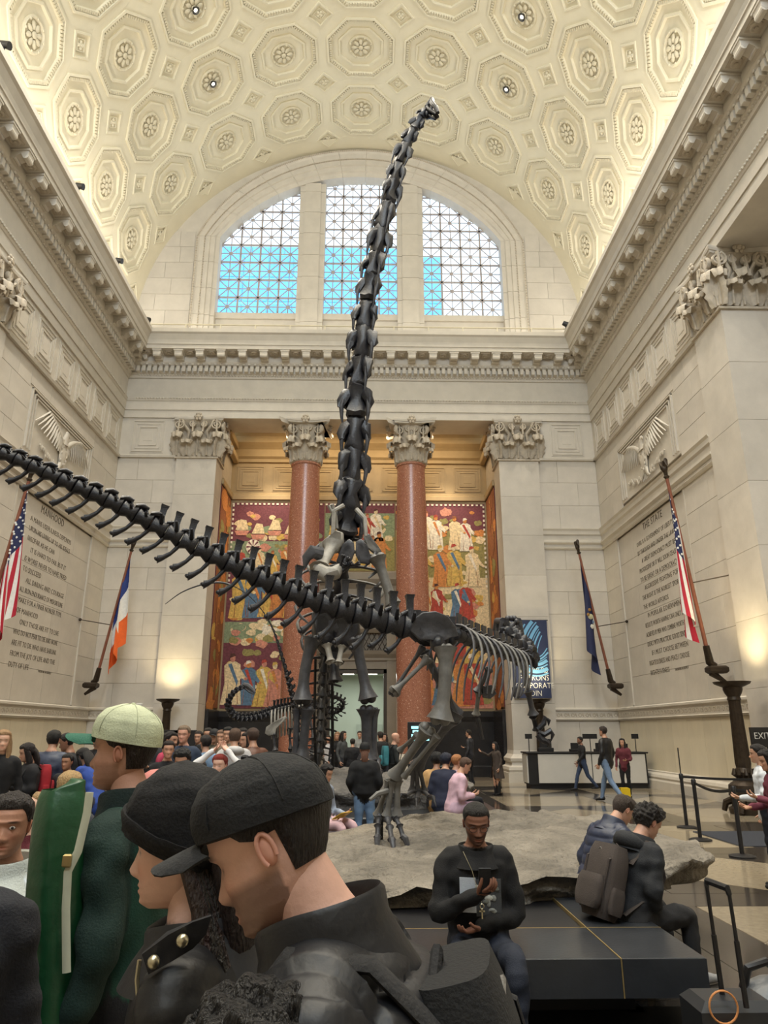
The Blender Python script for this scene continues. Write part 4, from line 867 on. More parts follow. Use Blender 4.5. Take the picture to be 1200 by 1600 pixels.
ab('ischium', BGREY, q(668, 1030, 8.15), q(617, 1080, 8.1), .036, 1.6, 1.9); ab('ischium', BMID, q(660, 1012, 8.4), q(612, 1084, 8.3), .03, 1.4, 1.4); ab('pubis', BDARK, q(690, 1020, 8.3), q(706, 1118, 8.4), .045, 1.2, 1.6); ap('pubic_boot', BMID, [q(694, 1092, 8.25), q(706, 1110, 8.2), q(724, 1120, 8.3), q(714, 1130, 8.3), q(694, 1128, 8.2), q(684, 1118, 8.2)], .03)
# trunk: dorsal column, ribs, neck, skull
DP = smooth_path([(712, 990, 8.35), (735, 1002, 8.8), (758, 1010, 9.2), (780, 1018, 9.6), (802, 1026, 10.0), (818, 1030, 10.3)], 60); PD, tot = resample(DP, np.linspace(0, 1, 12)*np.linalg.norm(np.diff(DP, axis=0), axis=1).sum())
m = MB(); m.tube([(0, 0, 0), (.06, 0, 0), (.5, 0, .0), (.9, 0, 0), (.98, 0, 0)], [.25, .3, .22, .3, .25], 9)
m.loft([[(.2, -.06, .2), (.8, -.06, .2), (.8, .06, .2), (.2, .06, .2)], [(.25, -.05, 1.0), (.85, -.05, 1.0), (.85, .05, 1.0), (.25, .05, 1.0)]])
for s in (-1, 1): m.tube([(.4, s*.1, .3), (.4, s*.6, .42)], [.14, .1], 6, flat=.5)
DORS = m.mesh('dorsal_vertebra', BDARK, True, False, 60)
for i in range(11): aput(place('dorsal_vertebra', DORS, A, PD[i], PD[i+1]-PD[i], (0, 0, 1), (np.linalg.norm(PD[i+1]-PD[i]), .26, .26)))
side = unit(np.cross(PD[-1]-PD[0], (0, 0, 1)))
for i in range(11):
    L_ = .40+.36*sin(pi*(i+1.5)/13); wd = .20+.12*sin(pi*(i+2)/13)
    for s in (1, -1):
        c = PD[i]+np.array((0, 0, .1)); fw = unit(PD[i+1]-PD[i]); P = []
        for t in np.linspace(0, 1, 9): a = t*pi*.62; P.append(c+side*s*wd*(sin(a)*1.05+.05)-np.array((0, 0, 1))*L_*(1-cos(a*.80))*1.05-fw*.28*t*t)
        m = MB(); m.tube(P, [.022, .026, .024, .022, .021, .02, .018, .016, .012], 7, flat=.75); aput(m.build('rib', BGREY if s > 0 and i % 2 else BMID, A, True, sharp=70))
NP = smooth_path([(818, 1030, 10.3), (820, 1018, 10.5), (812, 1008, 10.7), (802, 1000, 10.9), (796, 988, 11.1)], 30); PN, tot = resample(NP, np.linspace(0, 1, 8)*np.linalg.norm(np.diff(NP, axis=0), axis=1).sum())
for i in range(7): aput(place('cervical_vertebra', CV[i % 4], A, PN[i], PN[i+1]-PN[i], (0, -1, .4), (np.linalg.norm(PN[i+1]-PN[i])*1.3, .44, .44)))
m = MB(); sk = q(797, 988, 11.2)      # skull seen from behind, open frame of bars
for s in (-1, 1):
    P = [sk+np.array((s*.12, -.1, .16)), sk+np.array((s*.17, .15, .2)), sk+np.array((s*.14, .5, .12)), sk+np.array((s*.06, .78, -.05))]; m.tube(P, [.06, .055, .05, .04], 7)
    m.tube([P[0], sk+np.array((s*.17, -.06, -.1)), sk+np.array((s*.16, .05, -.25))], [.055, .05, .05], 7); m.tube([sk+np.array((s*.16, .05, -.25)), sk+np.array((s*.12, .5, -.16)), P[3]], [.045, .05, .04], 7); m.tube([P[1], sk+np.array((s*.16, .2, -.2))], .035, 6); m.tube([P[2], sk+np.array((s*.12, .5, -.16))], .035, 6)
    for k in range(5): m.ell(sk+np.array((s*(.05+.03*k), -.12+.02*k, .2-.09*k)), (.05, .06, .05), 7, 5)
m.ell(sk+np.array((0, -.06, .02)), (.11, .1, .14), 9, 7)
for k in range(9): m.ell(sk+np.array((.09*sin(k*2.1), -.16, .2-.05*k)), (.045, .045, .045), 6, 5)
SKO = aput(m.build('skull', BMID, A, True, sharp=70)); m = MB()
for s in (-1, 1): m.tube([q(812, 1005, 11.1)+np.array((s*.1, 0, 0)), q(818, 1020, 11.2)+np.array((s*.1, 0, 0)), q(817, 1037, 11.6)+np.array((s*.05, 0, 0))], [.05, .06, .03], 7, flat=.6)
aput(m.build('jaw', BDARK, A, True))
# arms
ap('scapula', BGREY, [q(796, 1016, 10.1), q(812, 1022, 10.05), q(824, 1042, 10.1), q(829, 1068, 10.2), q(826, 1082, 10.2), q(818, 1070, 10.2), q(814, 1046, 10.1), q(806, 1030, 10.1)], .03); ap('coracoid', BMID, [q(800, 1074, 10.1), q(812, 1070, 10.1), q(818, 1084, 10.1), q(810, 1092, 10.1), q(801, 1088, 10.1)], .04)
ab('humerus', BMID, q(825, 1080, 10.2), q(833, 1116, 10.3), .045, 1.0, 1.3); ab('radius', BDARK, q(833, 1120, 10.3), q(838, 1140, 10.4), .035, 1.1, 1.0)
for k, (pts) in enumerate(([(840, 1140), (850, 1130), (852, 1122), (858, 1126), (857, 1134)], [(840, 1144), (850, 1148), (860, 1142), (864, 1148), (861, 1158)], [(840, 1148), (846, 1156), (852, 1158), (858, 1162), (855, 1168)])):
    m = MB(); m.tube([q(x, y, 10.35-.05*k) for x, y in pts], [.04, .042, .045, .03, .006], 7); aput(m.build('finger', BDARK, A, True))
ab('humerus', BMID, q(764, 1046, 9.9), q(746, 1080, 10.0), .045, 1.2, 1.2); ab('radius', BGREY, q(748, 1082, 10.0), q(744, 1116, 10.1), .035, 1.2, 1.3); ap('coracoid', BMID, [q(752, 1072, 10), q(768, 1070, 10), q(776, 1084, 10), q(766, 1092, 10), q(754, 1090, 10)], .05)
m = MB(); m.tube([q(746, 1122, 10.1), q(750, 1140, 10.1), q(754, 1156, 10.1)], [.035, .03, .025], 7); aput(m.build('hand', BDARK, A, True))
m = MB(); m.tube([q(596, 1240, 8.5), q(596, 1318, 8.5)], .022, 6); aput(m.build('armature', STEEL, A))

# ------------------------------------------------ rearing skeleton (sauropod)
B = thing('dinosaur_skeleton', 'towering long-necked dinosaur skeleton rearing up to the vault', 'skeleton', at(520, 1205, 15.4)); B0 = -Vector(B.location)
def bput(o): o.location = Vector(o.location)+B0; return o
def bb(name, mt, *a, **k): return bput(addbone(name, mt, B, *a, **k))
def bp_(name, mt, poly, th, dome=0): return bput(plate(name, mt, B, poly, th, dome))
NPX = [(541, 836), (544, 795), (549, 748), (553, 700), (556, 652), (559, 604), (564, 556), (568, 512), (574, 472), (581, 432), (588, 394), (596, 356), (606, 318), (615, 284), (623, 254), (634, 227), (646, 203), (658, 184), (666, 172)]
NP3 = [at(x, y, 14.0-.045*i) for i, (x, y) in enumerate(NPX)]; rn = random.Random(3)
for i in range(len(NP3)-1):
    a, b_ = NP3[i], NP3[i+1]; w_ = (.80-.50*(i/18)**1.2)*rn.uniform(.92, 1.12)
    v = place('cervical_vertebra', CV[i % 4], B, a-(b_-a)*rn.uniform(.0, .12), b_-a, (rn.uniform(-.6, .6), .8, .2), (np.linalg.norm(b_-a)*1.12, w_, w_)); bput(v)
    if i < 15: put('cervical_rib', CRIB[1], v); put('cervical_rib', CRIB[-1], v)
hd = NP3[-1]; R_ = MB()       # small open skull pointing right and down
hx, hz = unit(at(688, 160, 13.0)-at(668, 172, 13.0)), np.array((0, 0, 1.0)); fx = unit(at(700, 176, 12.7)-hd)
for s in (-1, 1):
    sd = np.array((0, s*.10, 0)); P = [hd+sd*.8, hd+sd+hx*.18+hz*.10, hd+sd*1.1+fx*.22+hz*.12, hd+sd*.9+fx*.38+hz*.02, hd+sd*.5+fx*.46-hz*.10]
    R_.tube(P, [.06, .075, .065, .06, .05], 8); R_.tube([P[0], hd+sd+fx*.15-hz*.10, hd+sd*.6+fx*.38-hz*.16, P[4]], [.05, .04, .035, .03], 7); R_.tube([P[2], hd+sd+fx*.2-hz*.1], .03, 6)
R_.ell(hd+hx*.05, (.1, .1, .1), 9, 7); bput(R_.build('skull', BDARK, B, True, sharp=70)); R_ = MB()
R_.tube([hd-hz*.06, hd+fx*.2-hz*.2, hd+fx*.36-hz*.24], [.04, .05, .035], 7, flat=.7); bput(R_.build('jaw', BDARK, B, True))
# dorsal column and ribs
DP = [at(x, y, Y) for x, y, Y in ((541, 838, 14.0), (540, 858, 14.25), (537, 880, 14.5), (533, 903, 14.75), (529, 926, 15.0), (524, 950, 15.15), (519, 975, 15.25), (515, 1000, 15.3))]
for i in range(7): bput(place('dorsal_vertebra', DORS, B, DP[i], DP[i+1]-DP[i], (0, 1, .2), (np.linalg.norm(DP[i+1]-DP[i]), .55, .5)))
for i in range(7):
    for s in (-1, 1):
        for jj in (0,):
            c = lerp(DP[i], DP[i+1], jj); wd = .42+.42*sin(pi*(i+jj+1)/8); P = []
            for t in np.linspace(0, 1, 10): a = t*pi*.78; P.append(c+np.array((s*wd*sin(a)*1.05, .12-1.05*wd*(1-cos(a))*.78, -.25*t-.55*t*t)))
            m = MB(); m.tube(P, [.05, .052, .05, .048, .045, .042, .04, .036, .032, .02], 7, flat=.65); bput(m.build('rib', BMID if (i+s) % 2 else BGREY, B, True, sharp=70))
# shoulder girdle, sternal plates
bp_('sternal_plate', BMID, [q(536, 850, 13.2), q(546, 842, 13.2), q(553, 848, 13.2), q(554, 864, 13.2), q(548, 880, 13.25), q(532, 884, 13.3), q(526, 876, 13.3)], .05, .04)
bp_('sternal_plate', BMID, [q(556, 846, 13.2), q(564, 842, 13.2), q(574, 852, 13.2), q(580, 872, 13.25), q(578, 882, 13.3), q(562, 880, 13.25), q(556, 868, 13.2)], .05, .04)
bp_('coracoid', BPALE, [q(516, 838, 13.3), q(526, 829, 13.25), q(535, 832, 13.2), q(536, 846, 13.2), q(530, 862, 13.25), q(516, 866, 13.3), q(508, 856, 13.35)], .09, .09); bp_('scapula', BPALE, [q(500, 850, 13.5), q(516, 836, 13.4), q(524, 848, 13.35), q(518, 866, 13.4), q(506, 878, 13.5), q(497, 880, 13.5)], .08, .04)
bp_('scapula', BGREY, [q(568, 838, 13.5), q(576, 834, 13.5), q(592, 856, 13.6), q(596, 862, 13.6), q(588, 868, 13.6), q(574, 856, 13.5)], .06, .04)
bb('humerus', BPALE, q(520, 852, 13.3), q(500, 888, 12.9), .13, 1.1, 1.0); m = MB(); m.tube([q(500, 866, 13), q(488, 862, 12.9), q(479, 872, 12.9), q(475, 891, 12.9)], [.14, .13, .09, .01], 9); bput(m.build('thumb_claw', BMID, B, True))
m = MB(); m.tube([q(496, 891, 12.8), q(510, 898, 12.75), q(524, 895, 12.8), q(532, 886, 12.9)], [.14, .15, .13, .08], 9); bput(m.build('forearm', BPALE, B, True))
for k, (x, y) in enumerate(((536, 868), (545, 872), (550, 880), (561, 880), (540, 880))): bb('finger', BDARK, q(530+2*k, 894-k, 12.85), q(x, y, 12.75), .034, 1, 1.2)
for s, pts in ((-1, [(537, 790, 13.6), (518, 800, 13.5), (514, 790, 13.5)]), (-1, [(522, 800, 13.5), (521, 820, 13.5), (520, 838, 13.5)]), (1, [(557, 796, 13.6), (570, 810, 13.5), (572, 838, 13.5)]), (-1, [(518, 788, 13.5), (524, 806, 13.6), (526, 826, 13.6)])):
    m = MB(); m.tube([q(*p) for p in pts], [.05, .045, .04], 7); bput(m.build('cervical_rib', BPALE, B, True))
bb('humerus', BGREY, q(590, 872, 13.3), q(614, 944, 13.3), .15, 1.0, .8, flat=.7); bb('radius', BGREY, q(612, 946, 13.5), q(621, 972, 13.5), .05, 1.1, 1.0); bb('ulna', BGREY, q(619, 944, 13.55), q(627, 972, 13.5), .045, 1.1, 1.0)
for k in range(4): bb('finger', BMID, q(618+3*k, 974, 13.5), q(614+5*k, 990, 13.45), .03, 1, 1)
# pelvis, hind limbs
bp_('ilium', BDARK, [q(488, 958, 14.6), q(505, 950, 14.6), q(520, 962, 14.7), q(524, 1000, 14.7), q(508, 1012, 14.6), q(492, 996, 14.5)], .14, .05); bp_('ilium', BDARK, [q(520, 958, 14.7), q(545, 952, 14.6), q(560, 962, 14.6), q(562, 990, 14.5), q(545, 1012, 14.6), q(522, 1004, 14.7)], .14, .05)
m = MB(); m.ell(q(520, 985, 15.0), (.45, .4, .55), 14, 10); bput(m.build('sacrum', BDARK, B, True))
bb('femur', BMID, q(489, 998, 14.3), q(473, 1094, 14.3), .15, .9, 1.05, bow=(-.05, 0, 0), n=14); bb('femur', BMID, q(556, 1000, 14.3), q(575, 1092, 14.3), .145, .9, 1.05, n=14)
bb('tibia', BMID, q(480, 1108, 14.3), q(472, 1184, 14.4), .10, 1.2, 1.1, n=12); bb('fibula', BMID, q(464, 1108, 14.3), q(461, 1184, 14.4), .06, 1.0, 1.0); bb('tibia', BMID, q(573, 1108, 14.3), q(574, 1186, 14.4), .12, 1.1, 1.0, n=12); bb('fibula', BMID, q(586, 1108, 14.3), q(584, 1184, 14.4), .06, 1.0, 1.0)
for cx in (467, 579):
    for k in range(5): bb('metatarsal', BMID, q(cx-9+5*k, 1188, 14.4), q(cx-12+6.5*k, 1206, 14.2), .05, .9, .9); m = MB(); e = q(cx-12+6.5*k, 1207, 14.15); m.tube([e, e+(0, -.12, -.02), e+(0, -.22, -.09)], [.06, .05, .008], 7); bput(m.build('claw', BDARK, B, True))
bb('pubis', BPALE, q(511, 1008, 14.2), q(517, 1034, 14.1), .07, 1.0, 1.2); bb('pubis', BPALE, q(534, 1010, 14.2), q(529, 1036, 14.1), .06, 1.0, 1.2); bb('ischium', BDARK, q(520, 1010, 14.9), q(524, 1064, 14.8), .12, .8, .6)
# tail: down behind the legs, then a whip rising to the left
TPX = smooth_path([(512, 1000, 15.3), (508, 1040, 15.6), (505, 1085, 15.9), (503, 1130, 16.2), (500, 1168, 16.5), (493, 1188, 17.0), (478, 1182, 17.4), (466, 1150, 17.5), (461, 1112, 17.5), (452, 1070, 17.4), (441, 1030, 17.3), (427, 985, 17.2), (408, 952, 17.1), (382, 926, 17.0), (350, 911, 16.9), (318, 913, 16.8), (285, 925, 16.7), (258, 944, 16.6)], 300)
tot = np.linalg.norm(np.diff(TPX, axis=0), axis=1).sum(); sg = [0]; d = .30
while sg[-1] < tot*.86: sg.append(sg[-1]+d); d = max(.11, d*.975)
PB_, _ = resample(TPX, [s_ for s_ in sg if s_ < tot])
for i in range(len(PB_)-1):
    f = i/len(PB_); L_ = np.linalg.norm(PB_[i+1]-PB_[i]); sz = max(.62*(1-f*1.35), 0)**1.1+.05
    bput(place('caudal_vertebra', CAUD if f < .5 else CAUD2, B, PB_[i], PB_[i+1]-PB_[i], (0, 1, .3) if f < .35 else (.6, .5, .5), (L_, sz*.8, sz*.7)))
    if 0 < i and f < .5: bput(place('chevron', CHEV, B, PB_[i], PB_[i+1]-PB_[i], (0, 1, .3), (.3*sz/.6, sz*.7, sz*.75)))
wp = TPX[int(len(TPX)*.80):]; m = MB(); m.tube(wp, np.linspace(.03, .008, len(wp)), 6); bput(m.build('whip_end', BDARK, B, True))
m = MB(); m.tube([q(493, 1030, 14.9), q(491, 1130, 14.9), q(494, 1200, 14.9)], .03, 6); bput(m.build('armature', STEEL, B)); m = MB(); m.tube([q(519, 1060, 15.1), q(520, 1202, 15.1)], .035, 6); bput(m.build('armature', STEEL, B))
# ------------------------------------------------ young skeleton behind
C_ = thing('dinosaur_skeleton', 'small young long-necked skeleton half hidden behind the rearing one', 'skeleton', at(450, 1200, 17.6)); C0 = -Vector(C_.location)
def cput(o): o.location = Vector(o.location)+C0; return o
YP = smooth_path([(382, 1073, 17.0), (370, 1078, 17.0), (360, 1090, 17.05), (357, 1106, 17.1), (366, 1119, 17.2), (384, 1122, 17.3), (404, 1119, 17.4), (424, 1112, 17.6), (446, 1106, 17.9), (470, 1102, 18.2), (492, 1104, 18.5), (508, 1112, 18.6), (524, 1114, 18.5), (536, 1106, 18.4), (535, 1096, 18.3), (524, 1090, 18.2), (512, 1086, 18.1)], 200)
tot = np.linalg.norm(np.diff(YP, axis=0), axis=1).sum(); PY, _ = resample(YP, np.linspace(0, tot, 46))
for i in range(45):
    f = i/45; sz = .16+.14*sin(pi*min(f*1.3, 1)); up = (0, -.2, 1)
    cput(place('vertebra', CERV if f < .4 else CAUD, C_, PY[i], PY[i+1]-PY[i], up, (np.linalg.norm(PY[i+1]-PY[i])*1.1, sz, sz)))
    if .38 < f < .62:
        for s in (-1, 1):
            P = [PY[i]+np.array((.05*t, s*.3*sin(t*2.2), .04-.62*t*t-.05*t)) for t in np.linspace(0, 1, 7)]; m = MB(); m.tube(P, [.022]*6+[.012], 6); cput(m.build('rib', BPALE if s < 0 else BGREY, C_, True))
    if f > .75: cput(place('chevron', CHEV, C_, PY[i], PY[i+1]-PY[i], (0, 0, 1), (.1, .1, .14)))
hd = at(383, 1073, 17.0); m = MB(); fx = unit(at(397, 1079, 16.9)-hd)
m.tube([hd-fx*.05+(0, 0, .03), hd+fx*.1+(0, 0, .05), hd+fx*.24, hd+fx*.30-(0, 0, .04)], [.05, .06, .045, .02], 8); m.tube([hd-(0, 0, .03), hd+fx*.14-(0, 0, .07), hd+fx*.26-(0, 0, .08)], [.03, .03, .015], 6); cput(m.build('skull', BMID, C_, True))
cput(plate('scapula', BPALE, C_, [at(x, y, 17.3) for x, y in ((416, 1136), (428, 1128), (446, 1118), (449, 1122), (432, 1138), (430, 1148), (420, 1150), (414, 1146))], .05, .03))
for pts in (((427, 1148, 17.3), (430, 1172, 17.3)), ((430, 1174, 17.3), (426, 1196, 17.3)), ((452, 1140, 17.9), (454, 1170, 17.9)), ((455, 1172, 17.9), (452, 1198, 17.9)), ((484, 1120, 18.2), (490, 1152, 18.2)), ((490, 1154, 18.2), (486, 1196, 18.2))): cput(addbone('limb_bone', BMID, C_, at(*pts[0]), at(*pts[1]), .045, 1.3, 1.3))
# ================================================================ furnishings
# ---- torchieres
def torchiere(lab, x, y, light=True):
    t = thing('torchiere', lab, 'lamp', (x, y, 0), group='bronze torchieres')
    m = MB(); m.lathe([(.42, .0), (.44, .12), (.36, .16), (.34, .34), (.40, .40), (.38, .62), (.30, .68), (.22, .74)], (0, 0, 0), 20)
    for k in range(4): a = k*pi/2+.78; m.tube([(.3*cos(a), .3*sin(a), .3), (.5*cos(a), .5*sin(a), .22), (.56*cos(a), .56*sin(a), .04)], [.09, .08, .06], 7)
    m.build('base', BRONZE, t, True)
    m = MB(); n = 32; rings = []
    for z, r in ((.74, .17), (.9, .2), (1.0, .16), (1.1, .165), (2.45, .125), (2.5, .14)): rings.append([(r*(1+(.07 if j % 2 else -.03)*(1 if 1.05 < z < 2.47 else 0))*cos(j*2*pi/n), r*(1+(.07 if j % 2 else -.03)*(1 if 1.05 < z < 2.47 else 0))*sin(j*2*pi/n), z) for j in range(n)])
    m.loft(rings); m.build('fluted_shaft', BRONZE, t, True, sharp=25)
    m = MB()
    for k in range(10): a = k*pi/5; m.tube([(.13*cos(a), .13*sin(a), .78), (.24*cos(a), .24*sin(a), .86), (.22*cos(a), .22*sin(a), .98)], [.05, .05, .02], 6)
    m.build('leaf_collar', BRONZE, t, True)
    m = MB(); m.lathe([(.13, 2.5), (.16, 2.53), (.14, 2.6), (.19, 2.68), (.22, 2.76), (.22, 2.82), (.40, 2.9), (.43, 2.95), (.40, 2.95), (.2, 2.88), (.001, 2.86)], (0, 0, 0), 24); m.build('bowl', BRONZE, t, True)
    m = MB(); m.ell((0, 0, 2.90), (.14, .14, .05), 12, 6); m.build('bulb', emis('torch_bulb', (1, .85, .5), 14), t, True)
    if light: spot('torch_light', (x, y, 2.99), (x+(0 if abs(x) < 9 else .5*np.sign(x)), y+(.45 if abs(x) < 9 else 0), 6), 230, (1, .82, .48), 125, .9, .25)
torchiere('bronze torchiere lighting the left pilaster of the far wall', at(262, 1100, 27.2)[0], 27.2); torchiere('bronze torchiere behind the desk, lighting the right pilaster', at(842, 1100, 27.2)[0], 27.2); torchiere('large bronze torchiere against the right pier by the exit sign', 9.25, 17.4)
# ---- flags
WOOD = mat('red_brown_pole_wood', rgb(140, 86, 66), .4, .15, 8, stretch=(1, 1, .2)); FLAGM = mat('flag_cloth_paint', (1, 1, 1), .75, .08, 12, attr=True)
def flag(lab, base, tip, kind, hoist, fall, group='wall flags'):
    b_, tp = np.array(base, float), np.array(tip, float); t = thing('flag', lab, 'flag', b_, group=group); O = -b_
    def bd(m_, nm, mt, **k): o = m_.build(nm, mt, t, **k); o.location = O; return o
    d = unit(tp-b_); m = MB(); m.tube([b_, tp], [.055, .045], 10); bd(m, 'pole', WOOD, smooth=True)
    m = MB(); e = tp+d*.05; m.tube([tp, tp+d*.06, tp+d*.1, tp+d*.2], [.05, .09, .05, .06], 8)
    m.ell(tp+d*.3, (.09, .09, .14), 8, 6); m.tube([tp+d*.36, tp+d*.48+(.02, 0, .02), tp+d*.50+(.09*np.sign(b_[0]-tp[0]), 0, .0)], [.06, .06, .02], 7)
    for s in (-1, 1): m.tube([tp+d*.3, tp+d*.45+(0, s*.16, .05), tp+d*.32+(0, s*.2, 0)], [.05, .06, .02], 6)
    bd(m, 'eagle_finial', BRONZE, smooth=True)
    sg = np.sign(b_[0]); m = MB(); m.tube([b_+d*.45, b_, b_+(sg*.12, 0, -.1)], [.085, .11, .10], 9); m.box(b_+(sg*.16, 0, -.18), (.5, .34, .2), ch=.05); m.tube([b_+(sg*.0, 0, -.25), b_+(sg*.35, 0, -.5)], [.1, .05], 7); bd(m, 'bracket', BRONZE, smooth=True)
    mid = lerp(b_, tp, .42); w_ = np.array((sg*(XW-.0), mid[1]-.5, mid[2]+.12)); m = MB(); m.tube([mid, w_], .018, 6); m.ell(w_, (.06, .06, .06), 7, 5); bd(m, 'stay_rod', BRONZE)
    L_ = np.linalg.norm(tp-b_); H0 = tp-d*.05
    def pt(h, f):
        q = H0-d*hoist*h; gather = 1-.08*f; cx = (H0-d*hoist*.5); q = lerp(cx, q, gather if f > 0 else 1); q = np.array((q[0], q[1], (H0-d*hoist*h)[2]))
        return q+np.array((.10*sin(h*11+f*2)*(.2+f), .20*sin(h*8.5+f*1.5)*(.15+f), -fall*f*(1-.30*h)))
    m = MB(); RED, WH, BL = np.array(rgb(178, 30, 52)), np.array(rgb(232, 230, 226)), np.array(rgb(34, 40, 82))
    def patch(h0, h1, f0, f1, col, nh=3, nf=16, dy=0.0): m.sheet([[pt(h, f)+(0, dy, 0) for h in np.linspace(h0, h1, nh)] for f in np.linspace(f0, f1, nf)], .012, col=col)
    if kind == 'us':
        for k in range(13): patch(k/13, (k+1)/13, .42 if k < 7 else 0, 1, RED if k % 2 == 0 else WH)
        patch(0, 7/13, 0, .42, BL, 9, 8)
        for i in range(5):
            for j in range(5):
                c = pt(7/13*(i+.5)/5, .42*(j+.5)/5); 
                for dy in (-.012,): m.ell(c+(0, dy, 0), (.035, .014, .035), 5, 3, col=WH)
    elif kind == 'city':
        for k, c in enumerate((rgb(38, 58, 126), WH, rgb(232, 104, 40))): patch(0, 1, k/3, (k+1)/3, np.array(c), 12, 8)
    else:
        patch(0, 1, 0, 1, np.array(rgb(36, 42, 78)), 14, 20)
        for (h, f, a, c) in ((.5, .45, .10, rgb(196, 190, 150)), (.42, .47, .06, rgb(160, 120, 60)), (.58, .47, .06, rgb(120, 140, 170)), (.5, .36, .06, rgb(150, 110, 60)), (.5, .58, .08, rgb(220, 215, 200))): m.ell(pt(h, f)+(0, -.02, 0), (a, .012, a*1.1), 8, 4, col=np.array(c))
    bd(m, 'flag_cloth', FLAGM, smooth=True, attr=True, sharp=60)
def wall_tip(px, py, Y): return at(px, py, Y)
flag('striped flag with stars on the right wall over THE STATE', (9.55, 19.0, 3.55), wall_tip(1042, 748, 18.6), 'us', 2.1, 3.5); flag('striped flag with stars at the left edge over MANHOOD', (-9.75, 19.0, 3.55), wall_tip(45, 752, 18.6), 'us', 2.1, 3.6)
flag('dark blue flag near the right corner of the far wall', (9.5, 26.9, 3.6), wall_tip(905, 866, 26.6), 'state', 2.2, 3.4); flag('blue, white and orange flag near the left corner of the far wall', (-9.5, 26.9, 3.6), wall_tip(205, 862, 26.6), 'city', 2.2, 3.4)
# ---- banner on the right pilaster
a, b_ = at(803, 969, 27.85), at(862, 1091, 27.85); t = thing('banner', 'dark blue hanging banner with pale swirls and white lettering on the right pilaster', 'banner', (b_[0], 27.85, b_[2])); ox = np.array((-b_[0], -27.85, -b_[2]))
x0, x1, z0, z1 = 6.05, b_[0], b_[2], a[2]; m = MB(); m.b2((x0, 27.84, z0), (x1, 27.87, z1)); o = m.build('cloth', mat('banner_blue', rgb(38, 48, 82), .6, .05, 3)); o.parent = t; o.location = ox
for k, (r, c, w_) in enumerate(((.35, 0, .02), (.5, 0, .03), (.72, 1, .06), (.86, 1, .025), (1.0, 1, .07), (1.16, 0, .03), (.6, 0, .015))):
    m = MB(); P = []
    for a_ in np.linspace(pi*.62, pi*1.62, 28):
        x, z = x1-.1+r*cos(a_)*1.0, z0+1.75+r*1.1*sin(a_)+.5*max(0, cos(a_)+.9); 
        if x0+.02 < x < x1-.02 and z0+.1 < z < z1-.02: P.append((x, 27.832, z))
    if len(P) > 3: m.tube(P, np.array([(w_, .003)]*len(P)), 6, up=(0, 1, 0)); o = m.build('swirl', mat('banner_pale_blue', rgb(112, 170, 214), .6, .05, 3), t); o.location = ox
for k, tx in enumerate(("MEMBERS", "PATRONS", "CORPORATE", "JOIN")):
    me = text_mesh(tx, .30, WHITE, 'lettering', 'CENTER', .003, .86); o = put('lettering', me, t); o.location = np.array(((x0+x1)/2+.1, 27.835, z0+.95-.29*k))+ox; o.rotation_euler = (pi/2, 0, 0)
m = MB(); m.tube([(x0-.05, 27.86, z1), (x1+.05, 27.86, z1)], .02, 6); o = m.build('rod', BLACK, t); o.location = ox
# ---- ticket desk
t = thing('ticket_desk', 'long white fronted ticket desk with black trim by the right wall', 'desk', (7.9, 25.4, 0))
m = MB(); m.b2((-2.05, -.35, .12), (1.95, .45, 1.1)); m.build('body', BLACK, t)
PAN = mat('white_desk_panel', rgb(206, 202, 194), .4, .03, 3)
for k in range(2): m = MB(); m.b2((-1.72+1.82*k, -.38, .17), (-1.72+1.82*(k+1)-.03, -.34, 1.08), ch=.005); m.build('front_panel', PAN, t)
m = MB(); m.b2((-2.09, -.3, .17), (-2.04, .42, 1.08)); m.build('side_panel', PAN, t)
m = MB(); m.b2((-2.12, -.42, 1.1), (2.0, .5, 1.15), ch=.01); m.build('counter_top', BLACK, t)
m = MB(); m.b2((-2.0, -.3, 0), (1.9, .4, .12)); m.build('plinth', BLACK, t)
for k, (x, w_, h) in enumerate(((-1.35, .5, .32), (-.35, .34, .22), (.5, .34, .22), (1.35, .3, .2))):
    tt = thing('desk_terminal', 'black counter terminal, %s from the left on the white desk' % ('first', 'second', 'third', 'fourth')[k], 'terminal', (7.9+x, 25.4, 1.15), group='counter terminals'); m = MB(); m.b2((-w_/2, -.1, 0), (w_/2, .15, h*.4), ch=.01); m.build('base', BLACK, tt); m = MB(); m.box((0, 0, h*.8), (w_*.8, .05, h), ch=.01); m.build('screen', BLACK, tt)
for k, x in enumerate((-1.95, .15, 1.7)):
    tt = thing('counter_sign', 'small black sign on a thin post, %s on the white desk' % ('leftmost', 'middle one', 'rightmost')[k], 'sign', (7.9+x, 25.25, 1.15), group='counter signs'); m = MB(); m.tube([(0, 0, 0), (0, 0, .42)], .015, 6); m.build('post', BLACK, tt); m = MB(); m.box((0, 0, .5), (.24 if k != 1 else .5, .02, .16)); m.build('plate', BLACK, tt)
